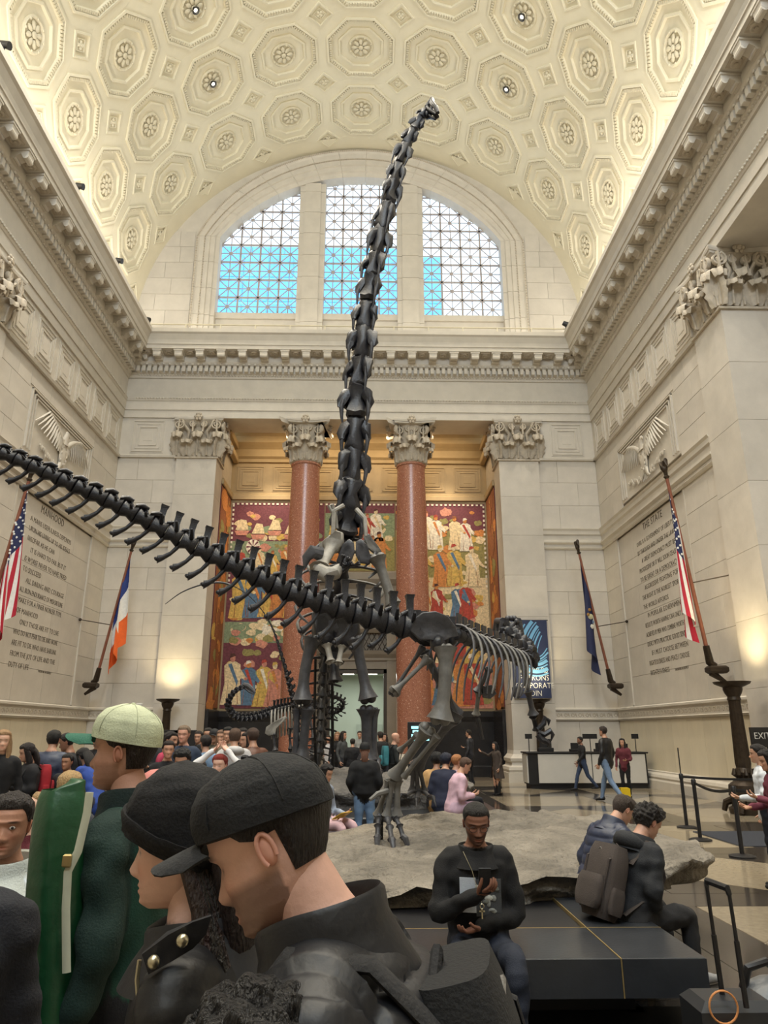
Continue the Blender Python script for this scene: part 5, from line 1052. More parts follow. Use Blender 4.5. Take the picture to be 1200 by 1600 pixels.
# ---- stanchions
def post(lab, x, y, h=.98):
    t = thing('stanchion', lab, 'stanchion', (x, y, 0), group='queue stanchions'); m = MB(); m.lathe([(.19, 0), (.19, .02), (.15, .035), (.03, .05)], (0, 0, 0), 24); m.build('base', BLACK, t, True)
    m = MB(); m.lathe([(.033, .04), (.033, h-.08), (.04, h-.08), (.042, h), (.03, h+.02), (.001, h+.02)], (0, 0, 0), 14); m.build('post', BLACK, t, True); return np.array((x, y, h-.04))
pA = post('black stanchion nearest the ticket desk at the right', 6.25, 13.3); pB = post('black stanchion with wide round base right of the suitcase handle', 6.12, 11.6); pC = post('black stanchion standing behind the others with a thin rod', 6.75, 15.0)
for a, b_, lab in ((pA, pB, 'sagging black belt between the two nearest stanchions'), (pC, np.array((9.6, 14.9, .98)), 'black belt from the rear stanchion to the right'), (pB, np.array((8.6, 11.2, .95)), 'black belt from the near stanchion out to the right')):
    m = MB(); P = [lerp(a, b_, t_)-np.array((0, 0, .07*sin(pi*t_))) for t_ in np.linspace(0, 1, 10)]; m.tube(P, np.array([(.004, .027)]*10), 6, up=(0, 0, 1)); tag(m.build('belt', BLACK), lab, 'belt', 'queue belts')
m = MB(); m.tube([pC+(0, 0, 0), pC+(0, 0, .55)], .012, 6); tag(m.build('sign_rod', BLACK), 'thin upright black rod on top of the rear stanchion', 'rod')
# exit sign
c = at(1186, 1152, 13.8); t = thing('exit_sign', 'black EXIT sign on a stand at the right edge', 'sign', (c[0]+.15, 13.8, 0)); m = MB(); m.box((0, 0, c[2]), (.62, .05, .36), ch=.005); m.build('board', BLACK, t); m = MB(); m.tube([(0, .02, 0), (0, .02, c[2]-.1)], .02, 6); m.lathe([(.2, 0), (.2, .02), (.02, .04)], (0, .02, 0), 16); m.build('stand', BLACK, t)
me = text_mesh('EXIT', .17, WHITE, 'lettering', 'LEFT', .002, .9); o = put('lettering', me, t); o.location = (-.26, -.03, c[2]-.03); o.rotation_euler = (pi/2, 0, 0)
m = MB(); c = at(1180, 1305, 13.2); m.b2((6.6, 12.6, 0), (10, 14.4, .012)); tag(m.build('floor_mat', mat('dark_blue_mat', rgb(44, 48, 58), .9, .1, 20, .3, 80)), 'dark blue floor mat beyond the stanchions at the right', 'mat')
# yellow floor sign
c = atZ(977, 1252, 0); t = thing('wet_floor_sign', 'small yellow folding floor sign in front of the ticket desk', 'sign', (c[0], c[1], 0))
for s in (-1, 1): m = MB(); m.box((0, s*.09, .16), (.26, .02, .34), R=rx_(s*.25) if False else None, ch=.004); m.build('leaf', mat('yellow_plastic', rgb(238, 200, 40), .4, .03, 5), t)
m = MB(); m.box((0, 0, .335), (.2, .2, .02)); m.build('hinge', MATS['yellow_plastic'], t)
# info screen by the right column
c = at(654, 1136, 27.2); t = thing('info_screen', 'upright black kiosk with a lit cyan screen by the right column', 'kiosk', (c[0]+.1, 27.2, 0)); m = MB(); m.b2((-.5, 0, 0), (.5, .18, 2.15), ch=.02); m.build('housing', BLACK, t)
for k in range(4): m = MB(); m.box((-.02, -.005, 1.95-.14*k), (.7-.1*(k % 2), .01, .09)); m.build('screen_line', emis('screen_cyan', (.35, .8, .85), 1.2), t)
# black notice boards at the left of the recess
for k, (x, y, w_) in enumerate(((258, 1150, .8), (290, 1148, .7))):
    c = at(x, y, 24); t = thing('notice_board', 'black notice board on a stand behind the crowd, %s one' % ('left', 'right')[k], 'sign', (c[0], 24, 0), group='notice boards'); m = MB(); m.b2((-w_/2, 0, .9), (w_/2, .05, 1.85), ch=.01); m.build('board', BLACK, t); m = MB(); m.tube([(0, .03, 0), (0, .03, 1)], .03, 6); m.lathe([(.3, 0), (.3, .02), (.03, .05)], (0, .03, 0), 16); m.build('stand', BLACK, t)
    me = text_mesh('PLEASE\nWAIT', .14, WHITE, 'lettering') if False else None
# wall box on the left
c = at(218, 1104, 28.05); m = MB(); m.box((c[0], 28.02, c[2]), (.22, .12, .26), ch=.03); tag(m.build('wall_box', WHITE), 'small white box fixed to the far wall above the left chair rail', 'box')
# small black spotlights on the cornice corners
for k, (x, y) in enumerate(((229, 487), (881, 474))):
    c = at(x, y, 27.0); t = thing('spotlight', 'small black spotlight on the cornice at the %s corner of the arched window' % ('left', 'right')[k], 'spotlight', (c[0], 27.0, 18.36), group='cornice spotlights'); m = MB(); m.tube([(0, 0, 0), (0, 0, .35)], .03, 6); m.build('arm', BLACK, t); m = MB(); m.tube([(-.12, 0, .5), (.16, 0, .36)], [.10, .14], 10); m.build('lamp_head', BLACK, t, True)
for k, (x, y) in enumerate(((184, 400), (122, 286), (5, 65))):
    c = atX(x, y, -9.0); t = thing('spotlight', 'small black spotlight on the left cornice ledge, %s of three' % ('farthest', 'middle', 'nearest')[k], 'spotlight', (-8.95, c[1], 18.34), group='cornice spotlights'); m = MB(); m.tube([(0, 0, 0), (0, 0, .25)], .03, 6); m.build('arm', BLACK, t); m = MB(); m.tube([(-.1, 0, .32), (.14, 0, .25)], [.08, .11], 10); m.build('lamp_head', BLACK, t, True)
# ================================================================ people
SKINM = mat('skin', (1, 1, 1), .5, .06, 30, .08, 90, attr=True); CLOTH = mat('cloth', (1, 1, 1), .85, .16, 9, .25, 160, attr=True); SHINY = mat('shiny_cloth', (1, 1, 1), .50, .14, 12, .35, 26, attr=True, bdist=.008); HAIRM = mat('hair', (1, 1, 1), .5, .35, 40, .8, 70, attr=True, stretch=(3, 3, .6))
def rx(a): return np.array([[1, 0, 0], [0, cos(a), -sin(a)], [0, sin(a), cos(a)]])
def ry(a): return np.array([[cos(a), 0, sin(a)], [0, 1, 0], [-sin(a), 0, cos(a)]])
def rzm(a): return np.array([[cos(a), -sin(a), 0], [sin(a), cos(a), 0], [0, 0, 1]])
HT = np.array([(-.120, .040, .012, .0), (-.114, .072, .030, .008), (-.100, .086, .043, .02), (-.082, .088, .053, .04), (-.06, .087, .061, .062), (-.03, .087, .068, .08), (0, .086, .072, .092), (.025, .092, .0745, .098), (.05, .090, .075, .098), (.075, .079, .069, .090), (.095, .059, .053, .070), (.110, .030, .030, .042), (.118, .003, .003, .004)])
def head_rows(nr, na, off=0.0):
    z = HT[0, 0]+(HT[-1, 0]-HT[0, 0])*(.5-.5*np.cos(np.linspace(0, pi, nr)))*.6+(HT[-1, 0]-HT[0, 0])*np.linspace(0, 1, nr)*.4
    f, w_, b_ = (np.interp(z, HT[:, 0], HT[:, k]) for k in (1, 2, 3)); ph = np.arange(na)*2*pi/na
    c, s_ = np.cos(ph), np.sin(ph)
    X = np.sign(s_)*np.abs(s_)**.88*w_[:, None]; Y = np.where(c > 0, f[:, None], b_[:, None])*np.sign(c)*np.abs(c)**.92; Z = np.repeat(z[:, None], na, 1)
    return X, Y, Z, ph
def head_mesh(mb, M, o, skin, hi=False, brow=(.02, .015, .012), stub=0.0, lips=None, eyes=True, sc=1.0, male=True):
    nr, na = (76, 80) if hi else (26, 28); X, Y, Z, ph = head_rows(nr, na); F = (np.cos(ph) > .1)[None, :]
    nz = np.interp(Z, [-.058, -.052, -.044, -.036, -.02, .0, .014], [0, .010, .023, .025, .014, .004, 0]); ns = np.interp(Z, [-.055, -.044, -.03, 0], [.016, .0145, .010, .009])
    D = nz*np.exp(-(X/ns)**2)+.007*np.exp(-((np.abs(X)-.013)/.006)**2-((Z+.046)/.007)**2)
    D -= .011*np.exp(-((np.abs(X)-.031)/.015)**2-((Z-.0)/.011)**2); D += (.006 if male else .003)*np.exp(-((Z-.020)/.007)**2)*(np.abs(X) < .06)
    D += .006*np.exp(-((np.abs(X)-.031)/.013)**2-((Z+.001)/.008)**2)          # eyeball under the lid
    D += .0065*np.exp(-((Z+.067)/.005)**2-(X/.021)**2)+.0065*np.exp(-((Z+.079)/.0055)**2-(X/.018)**2)-.003*np.exp(-((Z+.073)/.0025)**2-(X/.022)**2)
    D += .007*np.exp(-((Z+.102)/.012)**2-(X/.02)**2)+.004*np.exp(-((np.abs(X)-.042)/.016)**2-((Z+.03)/.016)**2)
    Y = Y+np.where(F, D, 0)
    C = np.tile(np.array(skin), (nr, na, 1)); tint = lambda mask, col, k: (C.__setitem__(slice(None), C*(1-(mask*k)[..., None])+np.array(col)*(mask*k)[..., None]))
    tint(np.exp(-((np.abs(X)-.036)/.02)**2-((Z+.035)/.02)**2)*F, np.array(skin)*np.array((1.15, .8, .75)), .35)
    if stub: tint(np.clip((-.028-Z-.25*np.abs(Y-.06)*(np.abs(X) < .03))/.016, 0, 1)*(Y > -.015)*np.clip(1-np.exp(-((Z+.073)/.006)**2-(X/.02)**2), 0, 1), brow, stub); 
    if stub: tint(np.exp(-((Z+.057)/.006)**2-(X/.026)**2)*F, brow, stub)
    tint(np.clip(np.exp(-((Z+.073)/.008)**4-(X/.021)**4), 0, 1)*F, lips or np.array(skin)*np.array((1.0, .62, .58)), .7)
    tint(np.exp(-((Z-.021-.12*(.034-np.abs(X))**2*8)/.0042)**4-((np.abs(X)-.034)/.019)**4)*F, brow, .9)
    tint(np.exp(-((Z+.004)/(.0035 if hi else .007))**2-((np.abs(X)-.031)/.013)**4)*F, (.01, .008, .007), .8 if hi else .75)
    tint(np.exp(-((Z+.054)/.003)**2-((np.abs(X)-.007)/.004)**2)*F, (.05, .02, .02), .6)
    V = np.stack([X, Y, Z], -1).reshape(-1, 3)*sc @ M.T+o; f = []
    for i in range(nr-1):
        for j in range(na): j2 = (j+1) % na; f.append((i*na+j, i*na+na+j, i*na+na+j2, i*na+j2))
    mb.add(V, f, 0, C.reshape(-1, 3))
    for s in (-1, 1):       # ears
        e = np.array((s*.0725, -.014, -.008)); E = np.array((.009, .015, .027)); R_ = .88*ry(s*.15) @ rzm(-s*.22)
        t_ = MB(); t_.ell((0, 0, 0), E, 10, 8); t_.tube([(s*.006, .0135*cos(a), .029*sin(a)) for a in np.linspace(-.9, 3.6, 12)], .0045, 6)
        mb.add(((np.concatenate(t_.v) @ R_.T)+e)*sc @ M.T+o, t_.f, 0, np.array(skin)*np.array((1.0, .85, .82)))
def hair_shell(M, o, sc, off, line, nr=34, na=40, noise=.0, col=(.02, .02, .02), taper=True, front=0.0, lift=0.0):
    ph = np.arange(na)*2*pi/na; c, s_ = np.cos(ph), np.sin(ph); zl = line(c); nr = max(14, nr//2 if nr < 80 else nr); t = np.linspace(0, 1, nr)[:, None]; zt = HT[-1, 0]
    Z = zl[None]+(zt-zl[None])*(1-(1-t)**1.25); f, w_, b_ = (np.interp(Z, HT[:, 0], HT[:, k]) for k in (1, 2, 3))
    X = np.sign(s_)*np.abs(s_)**.88*w_; Y = np.where(c > 0, f, b_)*np.sign(c)*np.abs(c)**.92; V = np.stack([X, Y, Z], -1); cn = np.array((0, 0, .01)); nn = (V-cn)/(np.linalg.norm(V-cn, axis=2)[..., None]+1e-9)
    o_ = off*(np.clip(t*3.2+.12, 0, 1) if taper else np.ones_like(t))*np.ones((1, na)); o_ = o_+front*np.clip(c, 0, 1)[None]*np.sin(pi*np.clip(t, 0, 1))
    if noise:
        for i in range(nr):
            for j in range(na): o_[i, j] *= 1+noise*mnoise.noise(Vector(V[i, j])*(55 if noise < 1 else 80))
    V2 = V+nn*(o_[..., None]+.0015); m_ = MB(); V2[-1] = V2[-1].mean(0); V2[..., 2] += lift*np.sin(t*pi/2)**.8
    inner = V+nn*.0005; R_ = [inner[0]]+list(V2); m_.loft([r @ np.eye(3) for r in R_], cap=False, col=col); m_.v[-1] = m_.v[-1]*sc @ M.T+o; return m_
SHORT = lambda c: np.where(c > .55, .068, np.where(c > .1, .062-.05*(.55-c)/.45, np.where(c > -.35, .012, -.05)))
def hand(mb, w_, d, pn, skin, curl=.5, sc=1.0, side=1, hi=False):
    d = unit(d); pn = unit(np.array(pn, float)-d*(np.array(pn)@d)); x = np.cross(d, pn)*side; n = 8 if hi else 6
    P = [w_-d*.015, w_+d*.02*sc, w_+d*.06*sc, w_+d*.092*sc]; mb.tube(P, [(.026*sc, .019*sc), (.034*sc, .018*sc), (.041*sc, .016*sc), (.039*sc, .012*sc)], n+4, 0, col=skin, up=pn)
    for k, (u, L_) in enumerate(((-.030, .066), (-.010, .076), (.011, .071), (.030, .055))):
        b_ = w_+d*.088*sc+x*u*sc; p = [b_]; a = 0
        for j, f in enumerate((.45, .30, .25)): a += curl*(.7, 1.0, .7)[j]; p.append(p[-1]+(d*cos(a)+pn*sin(a))*L_*f*sc)
        mb.tube([p[0]-d*.012*sc]+p, np.array([.0095, .0095, .0088, .008, .0062])*sc, n, 0, col=skin)
    b_ = w_+d*.025*sc-x*.028*sc; td = unit(-x*.75+d*.65+pn*.35); p = [b_, b_+td*.035*sc, b_+td*.055*sc+unit(d+pn*curl)*.025*sc, b_+td*.06*sc+unit(d+pn*curl*1.6)*.05*sc]; mb.tube(p, np.array([.015, .0115, .010, .0075])*sc, n, 0, col=skin)
ARMS = {'down': ((.245, -.03, 1.12), (.25, .07, .87)), 'pocket': ((.26, -.06, 1.13), (.19, .10, .95)), 'phone': ((.235, .02, 1.12), (.08, .26, 1.20)), 'read': ((.23, .03, 1.10), (.12, .30, 1.08)), 'cross': ((.24, .03, 1.15), (-.02, .19, 1.17)), 'head': ((.30, .12, 1.62), (.10, .04, 1.80)), 'point': ((.32, .12, 1.30), (.38, .36, 1.42)), 'swingf': ((.23, .08, 1.12), (.22, .26, .95)), 'swingb': ((.24, -.16, 1.13), (.25, -.18, .88)), 'reach': ((.24, .20, 1.16), (.20, .46, 1.05)), 'lap': ((.24, -.01, 1.13), (.05, .20, 1.00)), 'chin': ((.22, .16, 1.12), (.06, .18, 1.36))}
class Person: pass
def person(lab, hp, face, arms=('down', 'down'), pose='stand', top=(40, 40, 44), legs=(36, 38, 46), shoe=(28, 28, 30), skin=(196, 150, 124), hair=(36, 28, 24), style='short', bulk=1.0, lean=0.0, hpitch=0.0, hyaw=0.0, hi=False, s=None, quilt=0.0, shiny=False, stub=0.0, group='visitors in the hall', male=True, sleeve=None, hem=.84, name='person', vox=None, hroll=0.0, cat='person', armx=None):
    p = Person(); top, legs, shoe, skin, hair = (np.array(rgb(*c)) for c in (top, legs, shoe, skin, hair)); slv = top if sleeve is None else np.array(rgb(*sleeve)); brow = hair*.8
    L_ = rx(-rad(lean)); hz0 = .92
    def T(q): q = np.array(q, float); return np.array((0, 0, hz0))+L_ @ (q-np.array((0, 0, hz0))) if q[2] > hz0 or True else q
    HM = L_ @ rzm(rad(hyaw)) @ rx(-rad(hpitch)) @ ry(rad(hroll)); headc = T((0, .02, 1.55))+HM @ np.array((0, .018, .085)); tgt = at(*hp); R_ = rzm(rad(face))
    if pose == 'sit' or pose == 'kneel':
        s = s or 1.0; drop = tgt[2]-headc[2]*s; root = np.array((tgt[0], tgt[1], 0))-R_ @ np.array((headc[0]*s, headc[1]*s, 0)); seat = drop+.84*s
    else:
        s = s or tgt[2]/headc[2]; drop = 0; root = np.array((tgt[0], tgt[1], 0))-R_ @ np.array((headc[0]*s, headc[1]*s, 0)); drop = tgt[2]-headc[2]*s
    p.root = root; p.s = s; p.R = R_; p.drop = drop; p.tgt = tgt
    G = lambda q: T(q)*s+np.array((0, 0, drop))
    segs = []; B_ = bulk
    if pose == 'sit': hem = .86
    segs.append(([G((0, 0, z)) for z in (hem, .95, 1.08, 1.20, 1.32, 1.40, 1.445, 1.475)], [(.172*B_, .125*B_), (.172*B_, .128*B_), (.155*B_, .115*B_), (.168*B_, .125*B_), (.185*B_, .130*B_), (.170*B_, .110*B_), (.115*B_, .085*B_), (.075, .072)], 'top'))
    segs.append(([G((0, -.005, 1.45)), G((0, .0, 1.50)), G((0, .022, 1.56)), G((0, .03, 1.60))], [(.062, .060), (.056, .056), (.054, .056), (.05, .05)], 'skin'))
    hands = []
    for i, sd in enumerate((-1, 1)):
        e, w_ = ARMS[arms[i]] if isinstance(arms[i], str) else arms[i]
        sh, el, wr = G((sd*.178, -.005, 1.395)), G((sd*e[0], e[1], e[2])), G((sd*w_[0], w_[1], w_[2]))
        segs.append(([G((sd*.09, 0, 1.40)), sh, lerp(sh, el, .5), el, lerp(el, wr, .5), wr], [(.072*B_,)*2, (.062*B_,)*2, (.054*B_,)*2, (.048*B_,)*2, (.043*B_,)*2, (.038*B_,)*2], 'sleeve')); hands.append((wr, unit(wr-el), sd))
    if pose == 'sit':
        for sd in (-1, 1):
            hpj = np.array((sd*.10*s, .0, drop+.94*s)); kn = np.array((sd*.14*s, .45*s, drop+.93*s)); an = np.array((sd*.13*s, .50*s, .10)); 
            if kn[2]-an[2] > .5*s: an = np.array((sd*.13*s, .50*s, kn[2]-.42*s))
            p.knee = kn
            segs.append(([hpj, lerp(hpj, kn, .5), kn, lerp(kn, an, .4), an], [(.10, .095), (.088, .085), (.068, .068), (.062, .062), (.048, .048)], 'legs')); segs.append(([an+(0, -.05*s, -.04), an+(0, .08*s, -.055), an+(0, .19*s, -.07)], [(.045, .05), (.046, .04), (.03, .022)], 'shoe'))
    else:
        for i, sd in enumerate((-1, 1)):
            sw = (.24 if pose == 'walk' else .0)*sd
            hpj = np.array((sd*.09*s, 0, .91*s+drop)); kn = np.array((sd*.095*s, (.03+sw*.62)*s, .49*s+drop)); an = np.array((sd*.10*s, (sw*1.25-.02-(.08 if sw < 0 else 0))*s, (.085+(.05 if sw < 0 else 0))*s+drop))
            segs.append(([hpj, lerp(hpj, kn, .5), kn, lerp(kn, an, .45), an], [(.098, .10), (.084, .086), (.064, .066), (.060, .062), (.046, .048)], 'legs')); segs.append(([an+(0, -.05*s, -.03*s), an+(0, .07*s, -.045*s), an+(0, .17*s, -.06*s)], [(.042, .045), (.045, .038), (.032, .02)], 'shoe'))
    m_ = MB(); SP, SR, SLb, SA = [], [], [], []
    for pts, rr, lb in segs:
        rr = np.array(rr)*s; fk = 26 if hi else 12
        Pt = spline(pts, 4*len(pts)-3); Rt = np.array([[np.interp(t, np.arange(len(pts)), rr[:, k]) for k in (0, 1)] for t in np.linspace(0, len(pts)-1, len(Pt))])
        m_.tube(Pt, Rt, fk, up=(0, 1, 0) if lb in ('top', 'skin', 'legs') else (0, 0, 1)); m_.ell(Pt[-1], (Rt[-1][0],)*3, 10, 6); m_.ell(Pt[0], (Rt[0][0]*.9, Rt[0][1]*.9, Rt[0][1]*.9), 12, 6)
        ln = np.r_[0, np.cumsum(np.linalg.norm(np.diff(Pt, axis=0), axis=1))]
        for q, r_, a in zip(Pt, Rt, ln): SP.append(q); SR.append(r_.mean() if lb != 'top' else r_[0]*.78); SLb.append(lb); SA.append(a)
    me = m_.mesh('body', CLOTH); ob = bpy.data.objects.new('tmp', me); COL.objects.link(ob); md = ob.modifiers.new('r', 'REMESH'); md.mode = 'VOXEL'; md.voxel_size = (vox or (.011 if hi else .021))*s
    sm = ob.modifiers.new('s', 'SMOOTH'); sm.iterations = 4 if hi else 2; sm.factor = .5
    dg = bpy.context.evaluated_depsgraph_get(); me2 = ob.evaluated_get(dg).to_mesh(); nv = len(me2.vertices)
    V = np.empty(nv*3); me2.vertices.foreach_get('co', V); V = V.reshape(-1, 3); Nn = np.empty(nv*3); me2.vertices.foreach_get('normal', Nn); Nn = Nn.reshape(-1, 3); F_ = [tuple(q.vertices) for q in me2.polygons]
    ob.evaluated_get(dg).to_mesh_clear(); bpy.data.objects.remove(ob); bpy.data.meshes.remove(me)
    SP, SR, SA = np.array(SP), np.array(SR), np.array(SA); lbs = np.array(SLb); best = np.empty(nv, int)
    for a in range(0, nv, 4000): dd = np.linalg.norm(V[a:a+4000, None]-SP[None], axis=2)-SR[None]; best[a:a+4000] = dd.argmin(1)
    vl = lbs[best]; axn = L_ @ np.array((0, 0, 1.0)); hh = (V-G((0, 0, .92))) @ axn/s+.92; rad_ = np.linalg.norm((V-G((0, 0, .92)))-np.outer((V-G((0, 0, .92))) @ axn, axn), axis=1); nk = ((vl == 'top') & (rad_ < .085*s)) | (vl == 'skin'); vl = np.where(nk & (hh > 1.492), 'skin', np.where(nk & (hh <= 1.492), 'top', vl)); cd_ = {'top': top, 'sleeve': slv, 'skin': skin, 'legs': legs, 'shoe': shoe}; C = np.array([cd_[l] for l in vl])
    cl = np.isin(vl, ('top', 'sleeve', 'legs')); am = np.where(cl, (.017 if not quilt else .005) if hi else .010, 0.0); fq = 7.0/s
    dz = np.array([mnoise.noise(Vector((v[0]*fq, v[1]*fq, v[2]*fq*1.8)))+(.5*mnoise.noise(Vector(v)*18/s) if hi else 0) for v in V]); V = V+Nn*(am*dz)[:, None]
    if quilt:
        tk = np.isin(vl, ('top', 'sleeve')); ax = np.where(vl == 'top', V[:, 2], SA[best]); V = V+Nn*(tk*quilt*(np.abs(np.sin(ax*pi/(.072*s)))**.45-.6))[:, None]
    fl = vl[np.array([f[0] for f in F_])]; mi = np.where(fl == 'skin', 0, np.where(np.isin(fl, ('top', 'sleeve')) & shiny, 2, 1))
    mb = MB(); mb.add(V, F_, 0, C); mb.m = mi.tolist()
    HM = L_ @ rzm(rad(hyaw)) @ rx(-rad(hpitch)) @ ry(rad(hroll)); ho = G((0, .035, 1.625))
    # pivot head about the neck joint
    piv = G((0, .02, 1.55)); ho = piv+HM @ (np.array((0, .018, .085))*s); p.hm, p.ho = HM, ho
    head_mesh(mb, HM, ho, skin, hi, brow, stub, sc=s, male=male)
    for wr, d, sd in hands:
        pn = unit(np.array((-sd*.8, .5, .1))) if abs(d[2]) > .7 else np.array((-sd*.3, 0, .9)); hand(mb, wr, d, pn, skin, .55, s, -sd, hi)
    p.e = thing(name, lab, cat, root, rad(face), group); p.body = mb.build('body', [SKINM, CLOTH, SHINY], p.e, True, True, sharp=75); p.hair = hair; p.lab = lab; p.G = G; p.hands = hands
    hs = None; k_ = s
    if style in ('short', 'long', 'pony', 'bun', 'bob'): hs = hair_shell(HM, ho, k_, .016 if style == 'short' else .02, SHORT, 36 if hi else 22, 44 if hi else 26, .5, hair)
    if style == 'curly': hs = hair_shell(HM, ho, k_, .034, SHORT, 90 if hi else 26, 120 if hi else 30, .62, hair)
    if style == 'buzz': hs = hair_shell(HM, ho, k_, .009, SHORT, 40, 44, .2, hair)
    if style in ('long', 'capline_long', 'beanie_long'):
        bk = .10 if style == 'long' else .11; P = [(0, -.05, .06), (0, -bk, -.02), (0, -bk-.015, -.12), (0, -bk+.0, -.24), (0, -.09, -.34)]
        if hs is None: hs = MB()
        hs.tube([HM @ (np.array(q)*k_)+ho for q in P], np.array([(.06, .05), (.088, .05), (.095, .048), (.08, .035), (.035, .012)])*k_, 14, 0, col=hair, up=HM @ np.array((0, 1, 0)))
        for sd in ((-1, 1) if style == 'long' else ()): hs.tube([HM @ (np.array(q)*k_)+ho for q in ((sd*.06, .03, .07), (sd*.082, .01, -.02), (sd*.085, -.0, -.12), (sd*.075, .02, -.25))], np.array([(.02, .03), (.014, .04), (.02, .045), (.008, .02)])*k_, 8, 0, col=hair)
    if style == 'bun': hs.ell(HM @ (np.array((0, -.11, .07))*k_)+ho, np.array((.05, .045, .045))*k_, 10, 8, col=hair)
    if style == 'pony': hs.tube([HM @ (np.array(q)*k_)+ho for q in ((0, -.10, .05), (0, -.15, .0), (0, -.14, -.15), (0, -.12, -.25))], np.array([.025, .032, .03, .008])*k_, 8, 0, col=hair)
    if hs is not None: hs.build('hair', HAIRM, p.e, True, True)
    if style == 'bald': pass
    return p
BEAN = lambda c: np.where(c > 0, .046-.058*(1-c), -.012+.045*c)
def cap(p, crown, brim, style='cap', back=None, logo=None, ang=0.0, hairline=True, blen=1.0, tilt=0.0, lift=.013):
    s, M, o = p.s, p.hm, p.ho; Mr = M @ rx(tilt) @ rzm(ang); cc, cb = np.array(rgb(*crown)), np.array(rgb(*brim))
    if hairline: hair_shell(M, o, s, .010, SHORT, 30, 36, .4, p.hair).build('hair', HAIRM, p.e, True, True)
    if style == 'beanie':
        m_ = hair_shell(M, o, s, .026, BEAN, 44, 48, .25, cc, False, 0, .022)
        m_.build('beanie', CLOTH, p.e, True, True)
        X, Y, Z, ph = head_rows(120, 48); c = np.cos(ph); zl = BEAN(c); pts = []
        for k in range(48): i = np.argmin(abs(Z[:, k]-zl[k]-.014)); v = np.array((X[i, k], Y[i, k], Z[i, k])); pts.append(M @ ((v+v/np.linalg.norm(v)*.024)*s)+o)
        m2 = MB(); m2.tube(pts, np.array([(.009*s, .024*s)]*48), 8, 0, col=cc*1.15, up=M @ np.array((0, 0, 1)), loop=True); m2.build('cuff', CLOTH, p.e, True, True); return
    m_ = hair_shell(Mr, o, s, .017, lambda c: .034-.006*(1-c), 40, 48, .12, cc, False, .012, lift); dome = m_.build('cap', CLOTH, p.e, True, True)
    m2 = MB(); P = []
    for u in np.linspace(-1, 1, 13):
        row = []
        for v in np.linspace(0, 1, 7): x = u*.078*(1-.10*v*abs(u)); y = .07+.028*sqrt(max(0, 1-u*u))+v*.072*blen*sqrt(max(0, 1-(u*.92)**4)); z = .040-.024*u*u-.004*v*v-.002*v; row.append(Mr @ (np.array((x, y, z))*s)+o)
        P.append(row)
    m2.sheet(P, .005*s, col=cb); m2.build('brim', CLOTH, p.e, True, True)
    X, Y, Z, ph = head_rows(90, 60)
    for k in range(0, 60, 10):
        P = [np.array((X[i, k], Y[i, k], Z[i, k])) for i in range(90) if Z[i, k] > .04]; P = [q+(q-(0, 0, .01))/np.linalg.norm(q-(0, 0, .01))*(.0185+.012*max(0, cos(ph[k]))*sin(pi*min(1, (q[2]-.034)/.084)))+np.array((0, 0, lift*sin(pi/2*min(1, ((q[2]-.034)/.084)**.8))) ) for q in P][::3]; ms = MB(); ms.tube([Mr @ (q*s)+o for q in P], .0016*s, 5, col=cc*.75); ms.build('seam', CLOTH, p.e, True, True)
    m3 = MB(); m3.ell(Mr @ (np.array((0, 0, .136+lift))*s)+o, np.array((.008, .008, .005))*s, 8, 5, col=cc); m3.build('button', CLOTH, p.e, True, True)
def prop(name, lab, cat, mb, mats, base, attr=True, group=None, smooth=True):
    o = mb.build(name, mats, None, smooth, attr, sharp=50); return tag(o, lab, cat, group)
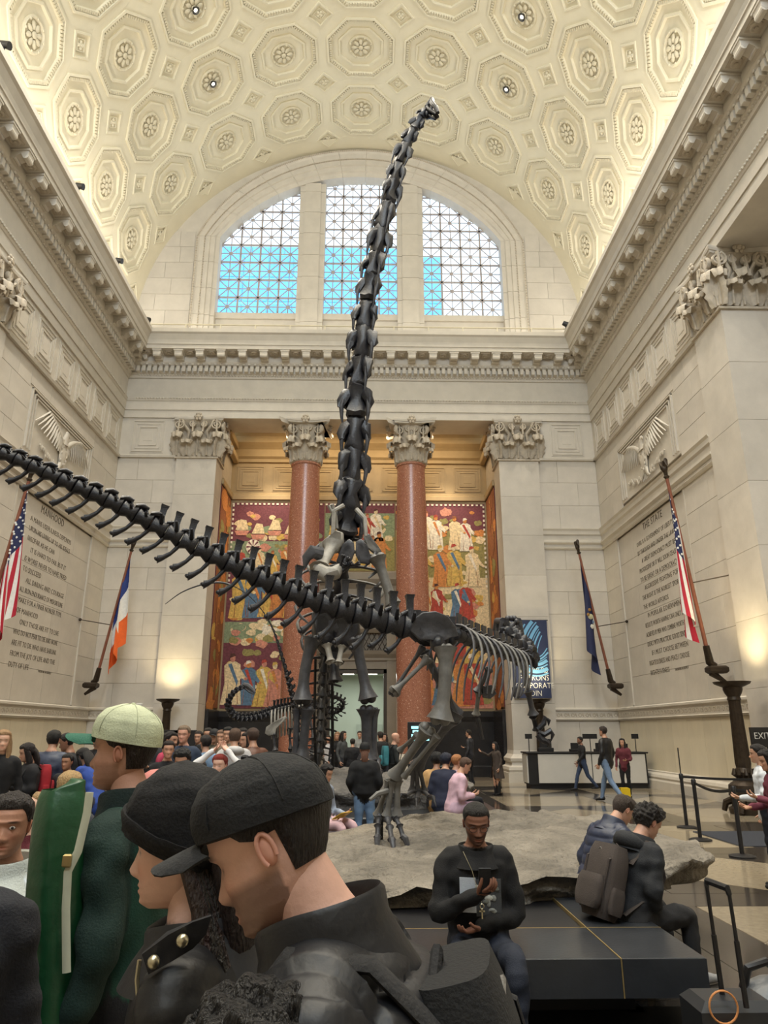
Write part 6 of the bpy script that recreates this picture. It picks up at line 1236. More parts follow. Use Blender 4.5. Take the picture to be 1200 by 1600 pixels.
def backpack(p, lab, col, w_=.30, h_=.44, d_=.16, trim=(20, 20, 22), pz=1.24, both=True, y0=-.13, sheen=False, dx=0.0):
    # on the wearer's back; a thing of its own in the wearer's frame
    s = p.s; c = np.array(rgb(*col)); e = thing('backpack', lab, 'backpack', p.root, p.e.rotation_euler[2]); M = SHINY if sheen else CLOTH
    def rb(cx, cy, cz, a, b_, h, k=.045, n=6):
        m_ = MB(); rings = []
        for t in np.linspace(-1, 1, 9):
            q = (1-abs(t)**4*.22); rings.append([p.G((cx+a/2*q*math.copysign(abs(cos(u))**.55, cos(u)), cy+b_/2*q*math.copysign(abs(sin(u))**.55, sin(u)), cz+h/2*t)) for u in np.arange(24)*2*pi/24])
        m_.loft(rings, col=c); return m_
    rb(dx, y0-d_/2, pz, w_, d_, h_).build('bag', M, e, True, True)
    for kk in (-1, 1): m_ = rb(dx+kk*w_*.5, y0-d_*.5, pz-.12, .05, d_*.6, h_*.35); m_.build('side_pocket', M, e, True, True); m_ = MB(); m_.tube([p.G((dx+kk*w_*.36, y0-d_*.2, pz+h_*.46)), p.G((dx+kk*w_*.38, y0-d_*.98, pz+h_*.28)), p.G((dx+kk*w_*.38, y0-d_*1.02, pz-h_*.1)), p.G((dx+kk*w_*.36, y0-d_*.9, pz-h_*.42))], np.array([(.010, .004)]*4)*s, 6, col=np.array(rgb(*trim))); m_.build('compression_strap', CLOTH, e, True, True)
    m_ = rb(dx, y0-d_-.02, pz-.09, w_*.8, .08, h_*.45); m_.build('front_pocket', M, e, True, True)
    m_ = MB(); m_.tube([p.G((dx-.04, y0-.04, pz+h_/2-.01)), p.G((dx, y0-.05, pz+h_/2+.02)), p.G((dx+.04, y0-.04, pz+h_/2-.01))], .009*s, 6, col=np.array(rgb(*trim))); m_.build('top_handle', CLOTH, e, True, True)
    m_ = MB(); m_.tube([p.G((dx-w_*.42, y0-d_*.8, pz+h_*.25)), p.G((dx, y0-d_*.95, pz+h_*.42)), p.G((dx+w_*.42, y0-d_*.8, pz+h_*.25))], .005*s, 5, col=np.array(rgb(120, 116, 110))); m_.build('zip', CLOTH, e, True, True)
    for sd in ((-1, 1) if both else (1,)):
        m_ = MB(); m_.tube([p.G(q) for q in ((sd*.12, y0, pz+.16), (sd*.13, -.04, 1.475), (sd*.135, .09, 1.40), (sd*.14, .15, 1.28), (sd*.16, .10, 1.12), (sd*.17, -.05, 1.06), (sd*.14, y0, pz-.18))], np.array([(.028, .009)]*7)*s, 8, col=np.array(rgb(*trim)), up=(0, 0, 1)); m_.build('strap', CLOTH, e, True, True)
    return e
def phone(p, lab, pos, tilt=.6, col=(20, 20, 22), yaw=0.0):
    m_ = MB(); R_ = rzm(yaw) @ rx(tilt); m_.box(p.G(pos), np.array((.072, .009, .148))*p.s, R=R_, ch=.004, col=np.array(rgb(*col))); o = m_.build('phone', SHINY, None, False, True); tag(o, lab, 'phone'); o.location = p.root; o.rotation_euler = p.e.rotation_euler; return o
def collar(p, h=.07, r=.088, col=(30, 30, 34), shiny=True, th=.014, z0=1.445, y0=-.004, puff=False):
    m_ = MB(); c = np.array(rgb(*col)); rings = []
    for rr, zz in ((r*1.5, -.06), (r*1.28, -.022), (r*1.12, .02), (r*1.05, h*.6), (r*1.04, h), (r*1.0, h+.008), (r*.94, h), (r*.93, -.02)): rings.append([p.G((rr*sin(a)*1.02, y0+rr*cos(a)*(1.0 if cos(a) < 0 else 1.1), z0+zz-(.022*max(0, cos(a))**2 if zz > .01 else 0))) for a in np.arange(40)*2*pi/40])
    
    if puff: rings = [[lerp(p.G((0, y0, z0+.04)), q, 1+.035*abs(sin(j*pi/3.0+.5))) if 0 < j < 6 else q for q in r_] for j, r_ in enumerate(rings)]
    m_.loft(rings, cap=False, col=c); m_.build('collar', SHINY if shiny else CLOTH, p.e, True, True)
def loc_(p, w_): return p.R.T @ (np.array(w_)-p.root)
# ---------------------------------------------------------------- foreground
P1 = person('man in black cap and black quilted jacket looking down, filling the centre foreground', (424, 1316, 1.26), 80, ('down', 'read'), top=(17, 18, 23), legs=(24, 26, 32), skin=(218, 172, 152), hair=(30, 25, 24), style='none', bulk=1.34, lean=14, hpitch=14, hi=True, quilt=.022, shiny=True, stub=.6, vox=.010)
cap(P1, (19, 20, 22), (34, 35, 37), blen=1.25, tilt=rad(6), lift=.0)
collar(P1, .07, .092, (17, 18, 23), puff=True, z0=1.455)
m = MB(); m.tube([P1.G(q) for q in ((-.125, .17, 1.18), (-.13, .17, 1.30), (-.135, .12, 1.42), (-.135, .02, 1.495), (-.13, -.09, 1.46), (-.12, -.16, 1.36))], np.array([(.022, .009)]*6)*P1.s, 8, col=np.array(rgb(24, 24, 26)), up=(0, 0, 1)); m.build('shoulder_strap', CLOTH, P1.e, True, True)
E1 = backpack(P1, 'black backpack on the back of the man in the quilted jacket', (17, 18, 20), .27, .42, .14, (20, 20, 23), 1.20, True, -.11)
P2 = person('woman in black beanie and leather jacket with long dark hair, left of the capped man', (282, 1318, 1.62), 86, ('down', 'pocket'), top=(19, 19, 22), legs=(20, 20, 24), skin=(222, 178, 158), hair=(44, 32, 28), style='beanie_long', bulk=1.06, lean=4, hpitch=4, hi=True, shiny=True, male=False, vox=.012)
cap(P2, (11, 11, 14), (11, 11, 14), 'beanie'); collar(P2, .05, .10, (28, 28, 31))
for k in range(26):
    a = random.Random(k); u = k/25; m = MB()
    P = [P2.hm @ (np.array(q)*P2.s)+P2.ho for q in ((-.072+.05*u, -.03-.06*u, -.03), (-.088+.06*u, -.06-.06*u, -.12), (-.125+.09*u+.01*a.uniform(-1, 1), -.08-.05*u+.03*a.uniform(-1, 1), -.25), (-.14+.10*u, -.06-.05*u+.07*a.uniform(-1, 1), -.40-.06*a.random()))]
    m.tube(P, np.array([.013, .016, .013, .003])*P2.s, 6, 0, col=np.array(rgb(40+16*a.random(), 30+9*a.random(), 26))); m.build('hair_lock', HAIRM, P2.e, True, True)
ZB = mat('silver_zip_metal', rgb(196, 188, 160), .3, .05, 10, metal=.9)
for k, (x, y) in enumerate(((285, 1470), (240, 1503))): m = MB(); c = loc_(P2, at(x, y, 1.40)); m.ell(c, (.011, .011, .011), 10, 7); m.build('snap_button', ZB, P2.e, True)
m = MB(); m.sheet([[loc_(P2, at(x, y, 1.435-.01*j)) for j, (x, y) in enumerate(r)] for r in (((330, 1430), (300, 1440), (262, 1458)), ((322, 1458), (290, 1470), (222, 1490)), ((300, 1480), (268, 1500), (232, 1522)))], .008, col=np.array(rgb(34, 34, 37))); m.build('lapel', SHINY, P2.e, True, True)
m = MB(); m.tube([loc_(P2, at(x, y, 1.43)) for x, y in ((218, 1500), (214, 1530), (216, 1560))], .004, 6); m.build('zip', ZB, P2.e, True)
P3 = person('man in green sweater and cream cap with green peak, facing left', (194, 1174, 2.6), 84, ('down', ((.24, .22, 1.10), (.12, .44, .98))), top=(22, 62, 50), legs=(20, 22, 28), skin=(196, 146, 122), hair=(40, 28, 22), style='none', bulk=1.12, lean=3, hpitch=-3, hi=True, stub=.25, sleeve=(18, 44, 38), vox=.013)
cap(P3, (196, 202, 170), (36, 92, 74), blen=1.35, tilt=rad(6)); collar(P3, .075, .092, (16, 34, 32), False)
m = MB(); m.tube([P3.G(q) for q in ((-.13, -.16, 1.30), (-.135, -.05, 1.475), (-.14, .10, 1.40), (-.15, .16, 1.25), (-.16, .12, 1.05))], np.array([(.024, .008)]*5)*P3.s, 8, col=np.array(rgb(34, 58, 52)), up=(0, 0, 1)); m.build('shoulder_strap', CLOTH, P3.e, True, True)
# green carrying case with cream strap held by him
GN = mat('green_nylon', rgb(24, 74, 44), .38, .18, 6, .35, 14); base = at(80, 1560, 2.35); t = thing('carry_case', 'long green nylon carrying case standing upright beside the man in green', 'bag', (base[0], base[1], 0))
def lc(q): return np.array(q)-np.array(t.location)
m = MB(); P = spline([at(78, 1700, 2.35), at(80, 1560, 2.35), at(84, 1420, 2.35), at(92, 1310, 2.36), at(98, 1260, 2.37), at(102, 1236, 2.38), at(104, 1226, 2.38)], 40); k_ = np.interp(np.linspace(0, 1, 40), [0, .3, .6, .8, .92, .97, 1], [.085, .08, .074, .066, .06, .05, .015]); rings = []
for i, (q, r) in enumerate(zip(P, k_)): rings.append([lc(q)+np.array((r*cos(a)*(1+.10*sin(a*3+i*.11)), r*sin(a)*(1+.10*sin(a*4+i*.07)), .02*cos(a)*(i > 34))) for a in np.arange(28)*2*pi/28])
m.loft(rings); m.build('case', GN, t, True)
m = MB(); m.tube([lc(at(x, y, 2.27)) for x, y in ((140, 1238), (136, 1270), (122, 1330), (106, 1362), (103, 1420), (104, 1520))], np.array([(.012, .004)]*6), 8, up=(0, 1, 0)); m.build('strap', mat('cream_webbing', rgb(206, 208, 184), .8, .05, 30), t, True)
m = MB(); m.box(lc(at(105, 1345, 2.265)), (.025, .01, .035), ch=.004); m.build('buckle', BRASS, t)
P4 = person('man in clear rain poncho with pale hood at the left edge, looking at the camera', (14, 1290, 2.9), 200, ('down', 'phone'), top=(120, 124, 126), legs=(40, 42, 48), skin=(198, 146, 120), hair=(34, 26, 24), style='short', bulk=1.1, hi=True, hyaw=-8, stub=.15, vox=.013)
collar(P4, .07, .12, (206, 212, 206), False)
PLAS = bpy.data.materials.new('clear_plastic'); PLAS.use_nodes = True; nt = PLAS.node_tree; b = nt.nodes['Principled BSDF']; b.inputs['Base Color'].default_value = (.8, .84, .86, 1); b.inputs['Roughness'].default_value = .12; b.inputs['Alpha'].default_value = .33; b.inputs['Specular IOR Level'].default_value = 1.0
m = MB(); rings = []
for z, rw, rd in ((1.48, .11, .10), (1.43, .20, .15), (1.36, .29, .19), (1.22, .33, .24), (1.0, .36, .27), (.78, .38, .29)): rings.append([P4.G((rw*sin(a)*(1+.07*sin(a*9+z*7)), rd*cos(a)*(1+.07*cos(a*11+z*9)), z+.02*sin(a*5))) for a in np.arange(90)*2*pi/90])
m.loft(rings, cap=False); m.build('poncho', PLAS, P4.e, True, sharp=60)
for k, (x, y, sx) in enumerate(((-.031, 0, 1), (.031, 0, 1))):
    for rr, cc, dy in ((.0115, (225, 220, 212), 0), (.0055, (48, 32, 24), .0075)):
        m = MB(); m.ell(P4.hm @ (np.array((x-.002*(rr < .01), .0775+dy, -.001))*P4.s)+P4.ho, np.array((rr, rr*.8, rr*.62 if rr > .01 else rr))*P4.s, 10, 8, col=np.array(rgb(*cc))); m.build('eye', SHINY, P4.e, True, True)
P5 = person('fair haired boy in maroon top gazing upward, behind the poncho man', (58, 1270, 4.3), 120, ('down', 'down'), top=(92, 30, 40), legs=(40, 42, 52), skin=(222, 178, 154), hair=(176, 142, 100), style='short', hpitch=-28, hi=True, male=False, vox=.016, bulk=.95); collar(P5, .06, .1, (88, 28, 38), False)
P6 = person('blond child with tousled hair behind the green carrying case', (108, 1232, 5.3), 10, ('down', 'down'), top=(60, 62, 70), hair=(184, 152, 106), style='bob', skin=(222, 180, 156), male=False, hpitch=6)
P7 = person('person with dark curly hair at the bottom edge, seen from behind', (388, 1725, 1.02), 5, ('down', 'down'), top=(22, 22, 25), skin=(150, 104, 80), hair=(20, 18, 18), style='curly', hi=True, hpitch=6, vox=.014)
P8 = person('person in black coat at the lower left edge, mostly out of frame', (-75, 1290, 2.0), 20, ('down', 'read'), top=(22, 24, 30), sleeve=(22, 24, 32), style='short', bulk=1.15, hi=True, vox=.014)
# ---------------------------------------------------------------- seated man with phone
P9 = person('seated man in black printed hoodie looking at his phone on the bench', (744, 1286, 5.12), 180, (((.23, .06, 1.12), (-.02, .19, 1.08)), ((.25, .10, 1.13), (.03, .27, 1.27))), 'sit', top=(15, 15, 17), legs=(32, 38, 52), skin=(140, 96, 76), hair=(20, 17, 16), style='buzz', bulk=1.16, hi=True, hpitch=12, s=1.06, stub=.6, vox=.012, lean=2, shoe=(30, 30, 32))
collar(P9, .05, .105, (20, 20, 22), False, z0=1.44)
for k in (-1, 1):
    m = MB(); m.tube([P9.hm @ (np.array((k*.033+.024*cos(a), .098-.02*abs(sin(a))*0, -.004+.017*sin(a)))*P9.s)+P9.ho for a in np.arange(18)*2*pi/18], .0016, 5, loop=True); m.tube([P9.hm @ (np.array(q)*P9.s)+P9.ho for q in ((k*.057, .096, .0), (k*.074, .06, .004), (k*.078, -.005, .004))], .0018, 5); m.build('glasses_rim', BLACK, P9.e, True)
phone(P9, 'black phone held up by the seated man', (.0, .335, 1.36), -.25)
m = MB(); WH_ = np.array(rgb(196, 204, 214)); GY = np.array(rgb(120, 122, 116)); G9 = P9.G
def chest(x, z, d=.006): return G9((x, .127*1.16*sqrt(max(.1, 1-(x/.26)**2))+.012+d, z))
m.sheet([[chest(x, z) for x in np.linspace(.125, .03, 5)] for z in np.linspace(1.34, 1.15, 6)], .004, col=WH_); m.sheet([[chest(x, z, .004) for x in np.linspace(.03, -.125, 6)] for z in np.linspace(1.33, 1.13, 6)], .004, col=np.array(rgb(74, 76, 78)))
for k in range(12): rn = random.Random(k); m.ell(chest(rn.uniform(-.11, .03), rn.uniform(1.14, 1.30), .008), (rn.uniform(.012, .03), .004, rn.uniform(.01, .025)), 7, 4, col=np.array(rgb(*rn.choice([(150, 152, 146), (196, 196, 186), (48, 50, 54), (110, 112, 104)]))))
m.build('shirt_print', CLOTH, P9.e, True, True)
m = MB(); c = G9((.0, .19, 1.16)); m.box(c+(0, .0, -.01), (.008, .006, .06)); m.box(c+(0, 0, .005), (.036, .006, .008)); m.tube([c+(.012*cos(a), 0, .032+.014*sin(a)) for a in np.arange(12)*2*pi/12], .0035, 5, loop=True); m.tube([c+(0, 0, .05), G9((.05, .17, 1.38)), G9((.09, .08, 1.47))], .002, 5); m.build('pendant', ZB, P9.e, True)
# two men seated on the right end
P10 = person('seated man in navy quilted jacket leaning over on the right end of the bench', (974, 1266, 6.75), -70, ('lap', 'lap'), 'sit', top=(40, 48, 70), legs=(40, 42, 48), skin=(196, 150, 126), hair=(60, 48, 40), style='short', bulk=1.2, hi=True, hpitch=14, quilt=.014, shiny=True, s=1.0, lean=27, vox=.013); collar(P10, .07, .095, (40, 48, 70))
P11 = person('seated man in grey hooded jacket wearing a backpack on the right end of the bench', (1013, 1286, 6.05), -68, ('lap', 'lap'), 'sit', top=(36, 38, 42), legs=(40, 40, 42), skin=(190, 146, 124), hair=(34, 30, 28), style='curly', bulk=1.24, hi=True, hpitch=16, s=1.02, lean=20, vox=.013, shoe=(150, 150, 150)); collar(P11, .06, .11, (44, 46, 50), False)
m = MB(); m.tube([P11.G((.11*cos(a), -.04-.10*abs(sin(a)), 1.42+.03*abs(sin(a)))) for a in np.linspace(0, pi, 9)], [.03, .045, .055, .06, .062, .06, .055, .045, .03], 10, col=np.array(rgb(38, 40, 44))); m.build('hood', CLOTH, P11.e, True, True)
backpack(P11, 'brown checked backpack worn by the man in the grey hooded jacket', (72, 64, 60), .32, .50, .20, (60, 52, 48), 1.12, True, -.15)
# pull-up suitcase handle and grey bag in the right corner
t = thing('suitcase', 'upright dark suitcase with raised black telescopic handle at the lower right', 'suitcase', (*at(1138, 1560, 4.15)[:2], 0)); tl = np.array(t.location)
m = MB(); m.b2((-.2, -.13, .06), (.2, .13, .52), ch=.04); m.build('shell', mat('dark_suitcase', rgb(40, 42, 46), .4, .1, 10), t)
a, b_ = at(1103, 1376, 4.15), at(1138, 1388, 4.0); c0, c1 = at(1128, 1548, 4.15), at(1164, 1556, 4.0)
for p_, q_ in ((a, c0), (b_, c1)): m = MB(); m.tube([p_-tl, lerp(p_, q_, .55)-tl], .010, 8); m.tube([lerp(p_, q_, .5)-tl, q_-tl+(0, 0, -.05)], .014, 8); m.build('handle_rail', BLACK, t, True)
m = MB(); m.tube([a-tl+(0, 0, -.03), a-tl+(.005, 0, 0), b_-tl+(-.005, 0, 0), b_-tl+(0, 0, -.03)], [.014, .017, .017, .014], 8); m.build('grip', BLACK, t, True)
for k in (-1, 1): m = MB(); m.lathe([(.001, -.02), (.035, -.02), (.035, .02), (.001, .02)], (0, 0, 0), 12); v = m.v[-1]; m.v[-1] = v[:, [2, 1, 0]]+np.array((k*.17, .08, .035)); m.build('wheel', BLACK, t, True)
GB = mat('grey_nylon_bag', rgb(112, 114, 116), .4, .15, 8, .3, 18); c = at(1185, 1570, 4.3); t = thing('travel_bag', 'grey soft travel bag with curved handle in the lower right corner', 'bag', (c[0]+.08, c[1], 0)); m = MB(); m.ell((0, 0, .30), (.24, .17, .26), 20, 12); m.ell((.05, -.08, .14), (.2, .14, .14), 14, 8); m.build('bag', GB, t, True)
m = MB(); m.tube([(-.15, 0, .5), (-.12, -.02, .6), (-.02, -.02, .63), (.08, 0, .56)], .022, 8); m.build('handle', BLACK, t, True)
c = at(1132, 1585, 4.0); m = MB(); m.tube([np.array((c[0]+.07*cos(a), c[1], c[2]+.03+.07*sin(a))) for a in np.arange(22)*2*pi/22], .005, 6, loop=True); tag(m.build('cable_loop', mat('orange_cable', rgb(206, 140, 84), .5, .05, 5)), 'looped orange cable hanging at the suitcase handle', 'cable')
# ---------------------------------------------------------------- middle distance
PS_ = [
 # label, head px, face, arms, kwargs
 ('woman in black jacket and blue jeans with cap seen from behind, between the rocks', (570, 1173, 11.9), 0, ('pocket', 'pocket'), dict(hem=.99, top=(20, 21, 24), legs=(110, 138, 172), hair=(112, 76, 60), style='none', bulk=1.22, cap_=(26, 27, 30), tail=True)),
 ('seated woman with long black hair holding a yellow sheet', (510, 1208, 11.2), -125, ('read', 'lap'), dict(pose='sit', top=(64, 66, 62), sleeve=(150, 160, 178), legs=(214, 178, 184), hair=(20, 18, 20), style='long', male=False, hpitch=18)),
 ('person in pink hooded top sitting on the grey rock edge, facing right', (727, 1196, 12.7), -80, ('phone', 'phone'), dict(pose='sit', top=(218, 182, 198), legs=(206, 176, 196), hair=(92, 70, 58), style='short', bulk=1.2, hpitch=14, lean=14)),
 ('child with red blond hair sitting behind the pink top', (714, 1190, 13.0), -60, ('lap', 'lap'), dict(pose='sit', top=(200, 170, 184), hair=(176, 120, 76), style='bob', s=.9, male=False)),
 ('person in dark navy coat sitting hunched with hood up', (697, 1190, 13.1), -20, ('lap', 'lap'), dict(pose='sit', top=(30, 36, 58), hair=(26, 32, 52), style='curly', bulk=1.3, lean=16)),
 ('person in tan jacket and spotted black hat sitting beside the navy coat', (682, 1188, 13.4), -10, ('lap', 'lap'), dict(pose='sit', top=(206, 164, 112), hair=(26, 26, 28), style='curly', bulk=1.15)),
 ('woman in long brown coat and tall black boots pointing left', (773, 1165, 22.6), 115, ('down', 'point'), dict(top=(66, 56, 50), legs=(198, 150, 124), shoe=(20, 20, 22), hair=(22, 20, 22), style='long', hem=.62, male=False, coat=True)),
 ('man in dark jacket leaning on the black wall under the right mural', (732, 1146, 27.0), 60, ('down', 'cross'), dict(top=(52, 52, 56), legs=(30, 30, 34), hair=(30, 26, 24))),
 ('bearded man in black sweater walking past the white desk', (906, 1157, 24.2), 95, ('swingf', 'down'), dict(pose='walk', top=(26, 26, 28), legs=(52, 66, 92), hair=(24, 20, 20), skin=(150, 108, 86), stub=.6)),
 ('man in black leather jacket and light jeans striding left, seen from behind', (942, 1143, 20.4), 40, ('down', 'down'), dict(pose='walk', top=(24, 24, 27), legs=(112, 134, 164), hair=(46, 36, 32), bulk=1.15, shiny=True)),
 ('woman in maroon top standing at the white desk', (972, 1160, 22.4), 150, ('read', 'down'), dict(top=(98, 40, 50), legs=(22, 22, 24), hair=(28, 24, 24), style='long', male=False)),
 ('security guard in white shirt at the right edge', (1184, 1178, 9.4), 60, ('read', 'down'), dict(top=(216, 220, 226), legs=(26, 28, 38), hair=(30, 26, 26), bulk=1.12, hi=True, vox=.016)),
 ('woman in maroon sweater with long dark hair at the right edge holding a phone', (1199, 1188, 8.4), 85, ('phone', 'read'), dict(top=(104, 44, 60), legs=(24, 24, 28), hair=(26, 20, 20), style='long', male=False, hi=True, vox=.016, hpitch=12)),
 ('bald man with teal backpack walking right behind the leg bones', (618, 1153, 17.8), -80, ('down', 'read'), dict(top=(34, 40, 42), legs=(40, 42, 48), style='bald', skin=(206, 160, 138), hair=(150, 120, 100))),
 ('blond woman in black standing in the doorway', (527, 1150, 24.5), 170, ('cross', 'down'), dict(top=(26, 26, 30), legs=(28, 30, 40), hair=(150, 116, 84), style='long', male=False)),
 ('woman in grey and black jacket beside the blond woman in the doorway', (537, 1149, 24.0), -120, ('read', 'down'), dict(top=(70, 72, 74), hair=(34, 28, 26), style='long', male=False)),
 ('person in dark coat with back turned in the doorway', (551, 1160, 23.0), 0, ('down', 'down'), dict(top=(22, 23, 28), bulk=1.2)),
 ('man in grey shirt deep in the doorway', (562, 1148, 27.5), 170, ('down', 'cross'), dict(top=(150, 152, 150), hair=(50, 44, 40))),
 ('person in black hat and coat right of the doorway', (594, 1150, 22.5), 30, ('pocket', 'pocket'), dict(top=(24, 25, 28), bulk=1.25)),
 ('woman in dark brown coat in front of the right door jamb', (601, 1152, 25.0), 160, ('down', 'down'), dict(top=(60, 52, 46), style='long', male=False)),
 ('woman in white top by the thin pole left of the doorway', (513, 1155, 25.5), 170, ('down', 'read'), dict(top=(196, 194, 196), style='long', male=False)),
 # left crowd
 ('blond woman in black top at the far left edge', (4, 1158, 9.3), -150, ('down', 'down'), dict(top=(20, 21, 26), legs=(24, 26, 34), hair=(168, 134, 98), style='long', male=False, skin=(220, 176, 152))),
 ('woman in black coat with red backpack looking at her phone', (42, 1176, 10.1), 130, ('phone', 'phone'), dict(top=(22, 22, 26), hair=(30, 22, 22), style='long', male=False, bulk=1.25, hpitch=14)),
 ('man in wet navy jacket with back turned at the left', (84, 1156, 10.6), 5, ('pocket', 'pocket'), dict(top=(52, 60, 80), legs=(20, 21, 26), hair=(20, 18, 18), bulk=1.22, shiny=True)),
 ('man in black jacket looking down beside the wet navy jacket', (104, 1160, 11.0), 100, ('read', 'read'), dict(top=(28, 30, 36), hair=(24, 20, 20), skin=(160, 116, 92), bulk=1.2, hpitch=18)),
 ('small boy facing the camera among the coats at the left', (105, 1191, 10.3), 170, ('down', 'down'), dict(top=(44, 46, 48), hair=(24, 20, 20), skin=(170, 124, 98))),
 ('person bending in bright blue jacket with violet bag', (130, 1183, 10.7), 60, ('reach', 'reach'), dict(top=(44, 72, 150), hair=(22, 20, 22), lean=30, s=.95, style='long', male=False)),
 ('man in black beside the tripod, left of the cream cap', (153, 1156, 12.5), 170, ('cross', 'cross'), dict(top=(22, 22, 26), hair=(24, 20, 20), bulk=1.2)),
 ('woman in bright pink jacket with dark hair behind the cream cap', (266, 1157, 11.6), -100, ('read', 'down'), dict(top=(178, 60, 86), hair=(30, 24, 24), style='bun', male=False)),
 ('tall man in navy jacket standing above the left crowd', (287, 1148, 11.4), 175, ('down', 'down'), dict(top=(44, 56, 76), hair=(132, 112, 92), bulk=1.18, skin=(214, 160, 138))),
 ('woman in black with a lanyard in the left crowd', (263, 1172, 10.4), -160, ('cross', 'read'), dict(top=(24, 24, 28), hair=(40, 30, 26), style='bun', male=False)),
 ('child in black hoodie looking at a phone in the left crowd', (284, 1189, 8.3), 180, ('phone', 'phone'), dict(top=(20, 20, 24), hair=(18, 17, 20), style='curly', skin=(196, 146, 120), hpitch=16)),
 ('child in red hoodie looking left in the left crowd', (309, 1203, 8.7), 130, ('down', 'down'), dict(top=(178, 34, 42), hair=(34, 26, 24), style='long', male=False)),
 ('woman in white top with both hands raised to her red hair', (343, 1196, 8.2), 170, ('head', 'head'), dict(top=(222, 220, 222), hair=(150, 52, 44), style='bob', male=False, skin=(226, 180, 158))),
 ('woman in blue denim jacket in the left crowd', (321, 1161, 12.5), 40, ('down', 'read'), dict(top=(122, 150, 180), hair=(34, 28, 28), style='bob', male=False)),
 ('man in dark coat behind the denim jacket', (325, 1148, 15.2), 180, ('down', 'down'), dict(top=(30, 31, 34), hair=(26, 22, 20))),
 ('man in olive jacket and cap behind the crowd', (335, 1151, 14.8), 170, ('cross', 'cross'), dict(top=(78, 76, 62), style='none', cap_=(40, 40, 42))),
 ('woman in grey scarf in the row behind the crowd', (346, 1152, 14.4), 170, ('read', 'cross'), dict(top=(96, 90, 84), hair=(120, 92, 74), style='long', male=False)),
 ('woman with black hair and tan coat behind the grey hoodie', (356, 1148, 13.9), 175, ('down', 'down'), dict(top=(126, 116, 98), hair=(20, 18, 18), style='bob', male=False)),
 ('man in light grey hooded sweatshirt seen from behind', (367, 1152, 11.6), 10, ('pocket', 'pocket'), dict(top=(190, 188, 188), legs=(30, 30, 34), hair=(88, 66, 54), bulk=1.22, hood=(196, 194, 194))),
 ('person in black right of the grey sweatshirt', (379, 1150, 13.0), 170, ('cross', 'down'), dict(top=(26, 26, 30), hair=(30, 26, 26))),
 ('woman in black and white right of the grey sweatshirt', (386, 1157, 12.3), 120, ('read', 'read'), dict(top=(48, 48, 52), hair=(34, 26, 26), style='long', male=False)),
 ('person in brown leather jacket near the young skeleton', (395, 1151, 11.9), 30, ('pocket', 'down'), dict(top=(98, 64, 50), hair=(70, 52, 44), bulk=1.15, shiny=True)),
 ('man in dark jacket at the back by the black wall', (310, 1152, 16.1), 170, ('down', 'down'), dict(top=(40, 42, 46))),
 ('woman in dark red coat at the back of the left crowd', (275, 1156, 15.7), 160, ('down', 'cross'), dict(top=(86, 36, 42), style='long', male=False)),
 ('man in charcoal coat left of the tall man', (246, 1154, 13.4), 170, ('cross', 'down'), dict(top=(34, 34, 38), bulk=1.15)),
]
for lab, hp, fc, ar, kw in PS_:
    cp_ = kw.pop('cap_', None); tail = kw.pop('tail', False); coat = kw.pop('coat', False); hood = kw.pop('hood', None)
    p = person(lab, hp, fc, ar, **kw); kw['p'] = p
    if cp_: cap(p, cp_, cp_)
    if tail: m = MB(); m.tube([p.hm @ (np.array(q)*p.s)+p.ho for q in ((0, -.08, -.01), (0, -.105, -.08), (0, -.10, -.17), (.01, -.09, -.25))], np.array([(.06, .03), (.065, .035), (.05, .03), (.02, .012)])*p.s, 10, col=p.hair, up=(0, 1, 0)); m.build('hair_tail', HAIRM, p.e, True, True)
    if coat:
        m = MB(); m.loft([[p.G((r*sin(a)*1.1, r*.8*cos(a)-.02, z)) for a in np.linspace(.5, 2*pi-.5, 26)] for z, r in ((1.3, .2), (1.05, .2), (.8, .24), (.55, .28))], closed=False, col=np.array(rgb(66, 56, 50))); m.build('coat_skirt', CLOTH, p.e, True, True)
        for sd in (-1, 1): m = MB(); m.tube([p.G((sd*.1, .0, .05)), p.G((sd*.1, .0, .25)), p.G((sd*.098, .01, .46))], np.array([.06, .062, .07])*p.s, 12, col=np.array(rgb(18, 18, 20))); m.build('boot', SHINY, p.e, True, True)
    if hood: m = MB(); m.tube([p.G((.12*cos(a), -.04-.10*abs(sin(a)), 1.43+.03*abs(sin(a)))) for a in np.linspace(0, pi, 9)], [.03, .045, .055, .06, .062, .06, .055, .045, .03], 10, col=np.array(rgb(*hood))); m.build('hood', CLOTH, p.e, True, True)
PR = {e[0]: e[4]['p'] for e in PS_}
backpack(PR['bald man with teal backpack walking right behind the leg bones'], 'teal backpack on the bald man', (62, 130, 142)); backpack(PR['woman in black coat with red backpack looking at her phone'], 'red backpack of the woman in the black coat', (160, 34, 44))
p = PR['seated woman with long black hair holding a yellow sheet']; m = MB(); m.box(p.G((.05, .40, 1.07)), (.26, .20, .006), R=rx(.5)); o = m.build('paper_sheet', MATS['yellow_plastic']); o.location = p.root; o.rotation_euler = p.e.rotation_euler; tag(o, 'yellow sheet of paper held by the seated woman', 'paper')
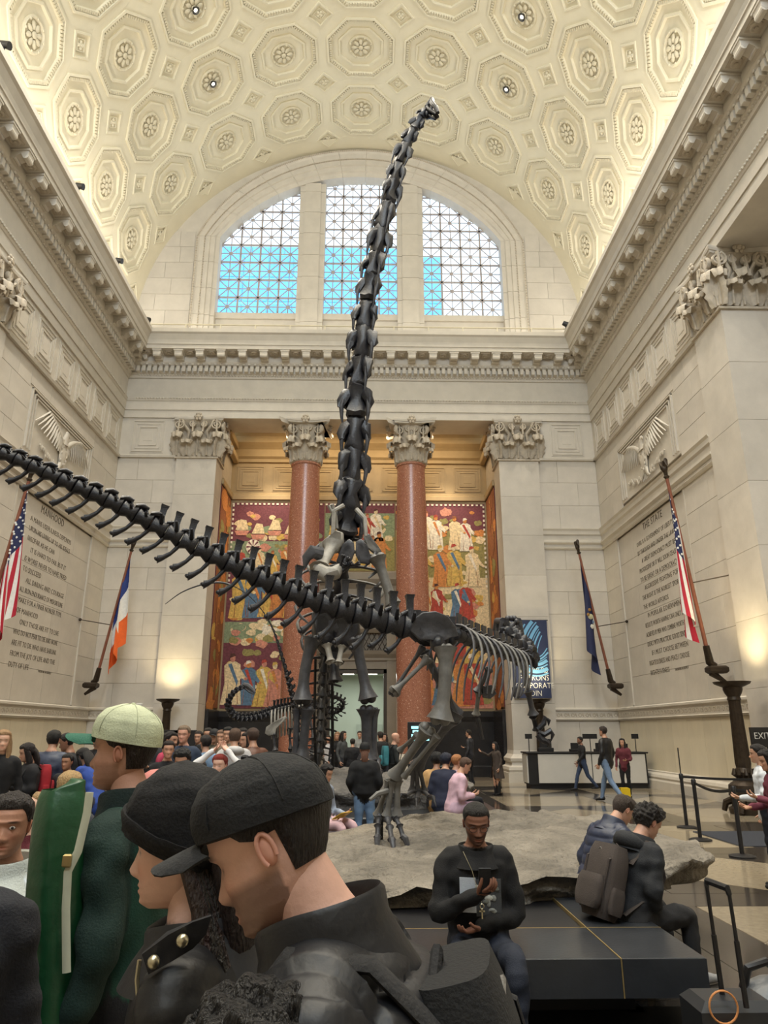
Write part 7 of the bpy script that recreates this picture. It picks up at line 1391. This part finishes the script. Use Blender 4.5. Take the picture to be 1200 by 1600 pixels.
p = PR['security guard in white shirt at the right edge']; m = MB(); c = p.G((-.205*1.12, .0, 1.30)); m.prism([c+(0, .03, .03), c+(0, -.03, .03), c+(0, -.03, -.01), c+(0, 0, -.04), c+(0, .03, -.01)], (-.012, 0, 0), (-.006, 0, 0), col=np.array(rgb(44, 48, 54))); m.ell(c+(-.013, 0, .0), (.003, .014, .016), 8, 5, col=np.array(rgb(196, 186, 130))); m.build('shoulder_patch', CLOTH, p.e, False, True)
# violet bag and a stroller in the left crowd
c = at(132, 1208, 12.6); m = MB(); m.ell((0, 0, 0), (.24, .16, .20), 14, 10); t = thing('tote_bag', 'violet bag carried by the person bending in blue', 'bag', (c[0], c[1], c[2]-.2)); m.v = [v+np.array((0, 0, .2)) for v in m.v]; m.build('bag', mat('violet_cloth', rgb(142, 146, 200), .7, .1, 8), t, True); m = MB(); m.tube([(-.15, 0, .36), (-.1, 0, .55), (.1, 0, .55), (.15, 0, .36)], .012, 6); m.build('handle', MATS['violet_cloth'], t, True)
c = at(250, 1210, 9.6); t = thing('stroller', 'stroller with a salmon pink hood among the left crowd', 'stroller', (c[0], c[1], 0)); PK = mat('salmon_hood', rgb(204, 130, 124), .7, .08, 8)
m = MB(); m.lathe([(.27, 0), (.26, .08), (.22, .16), (.12, .22), (.001, .235)], (0, 0, 1.12), 20, a0=0, a1=pi); m.lathe([(.27, 0), (.26, .08), (.22, .16), (.12, .22), (.001, .235)], (0, 0, 1.12), 20, a0=pi, a1=2*pi); m.build('hood', PK, t, True); m = MB(); m.ell((0, -.05, .85), (.22, .3, .2), 12, 8); m.build('seat', BLACK, t, True)
for s in (-1, 1): m = MB(); m.tube([(s*.24, .4, 1.05), (s*.25, 0, .7), (s*.25, -.35, .15)], .016, 6); m.build('frame_tube', BLACK, t); m = MB(); m.lathe([(.001, -.02), (.12, -.02), (.12, .02), (.001, .02)], (0, 0, 0), 14); v = m.v[-1]; m.v[-1] = v[:, [2, 1, 0]]+np.array((s*.27, -.33, .12)); m.build('wheel', BLACK, t)
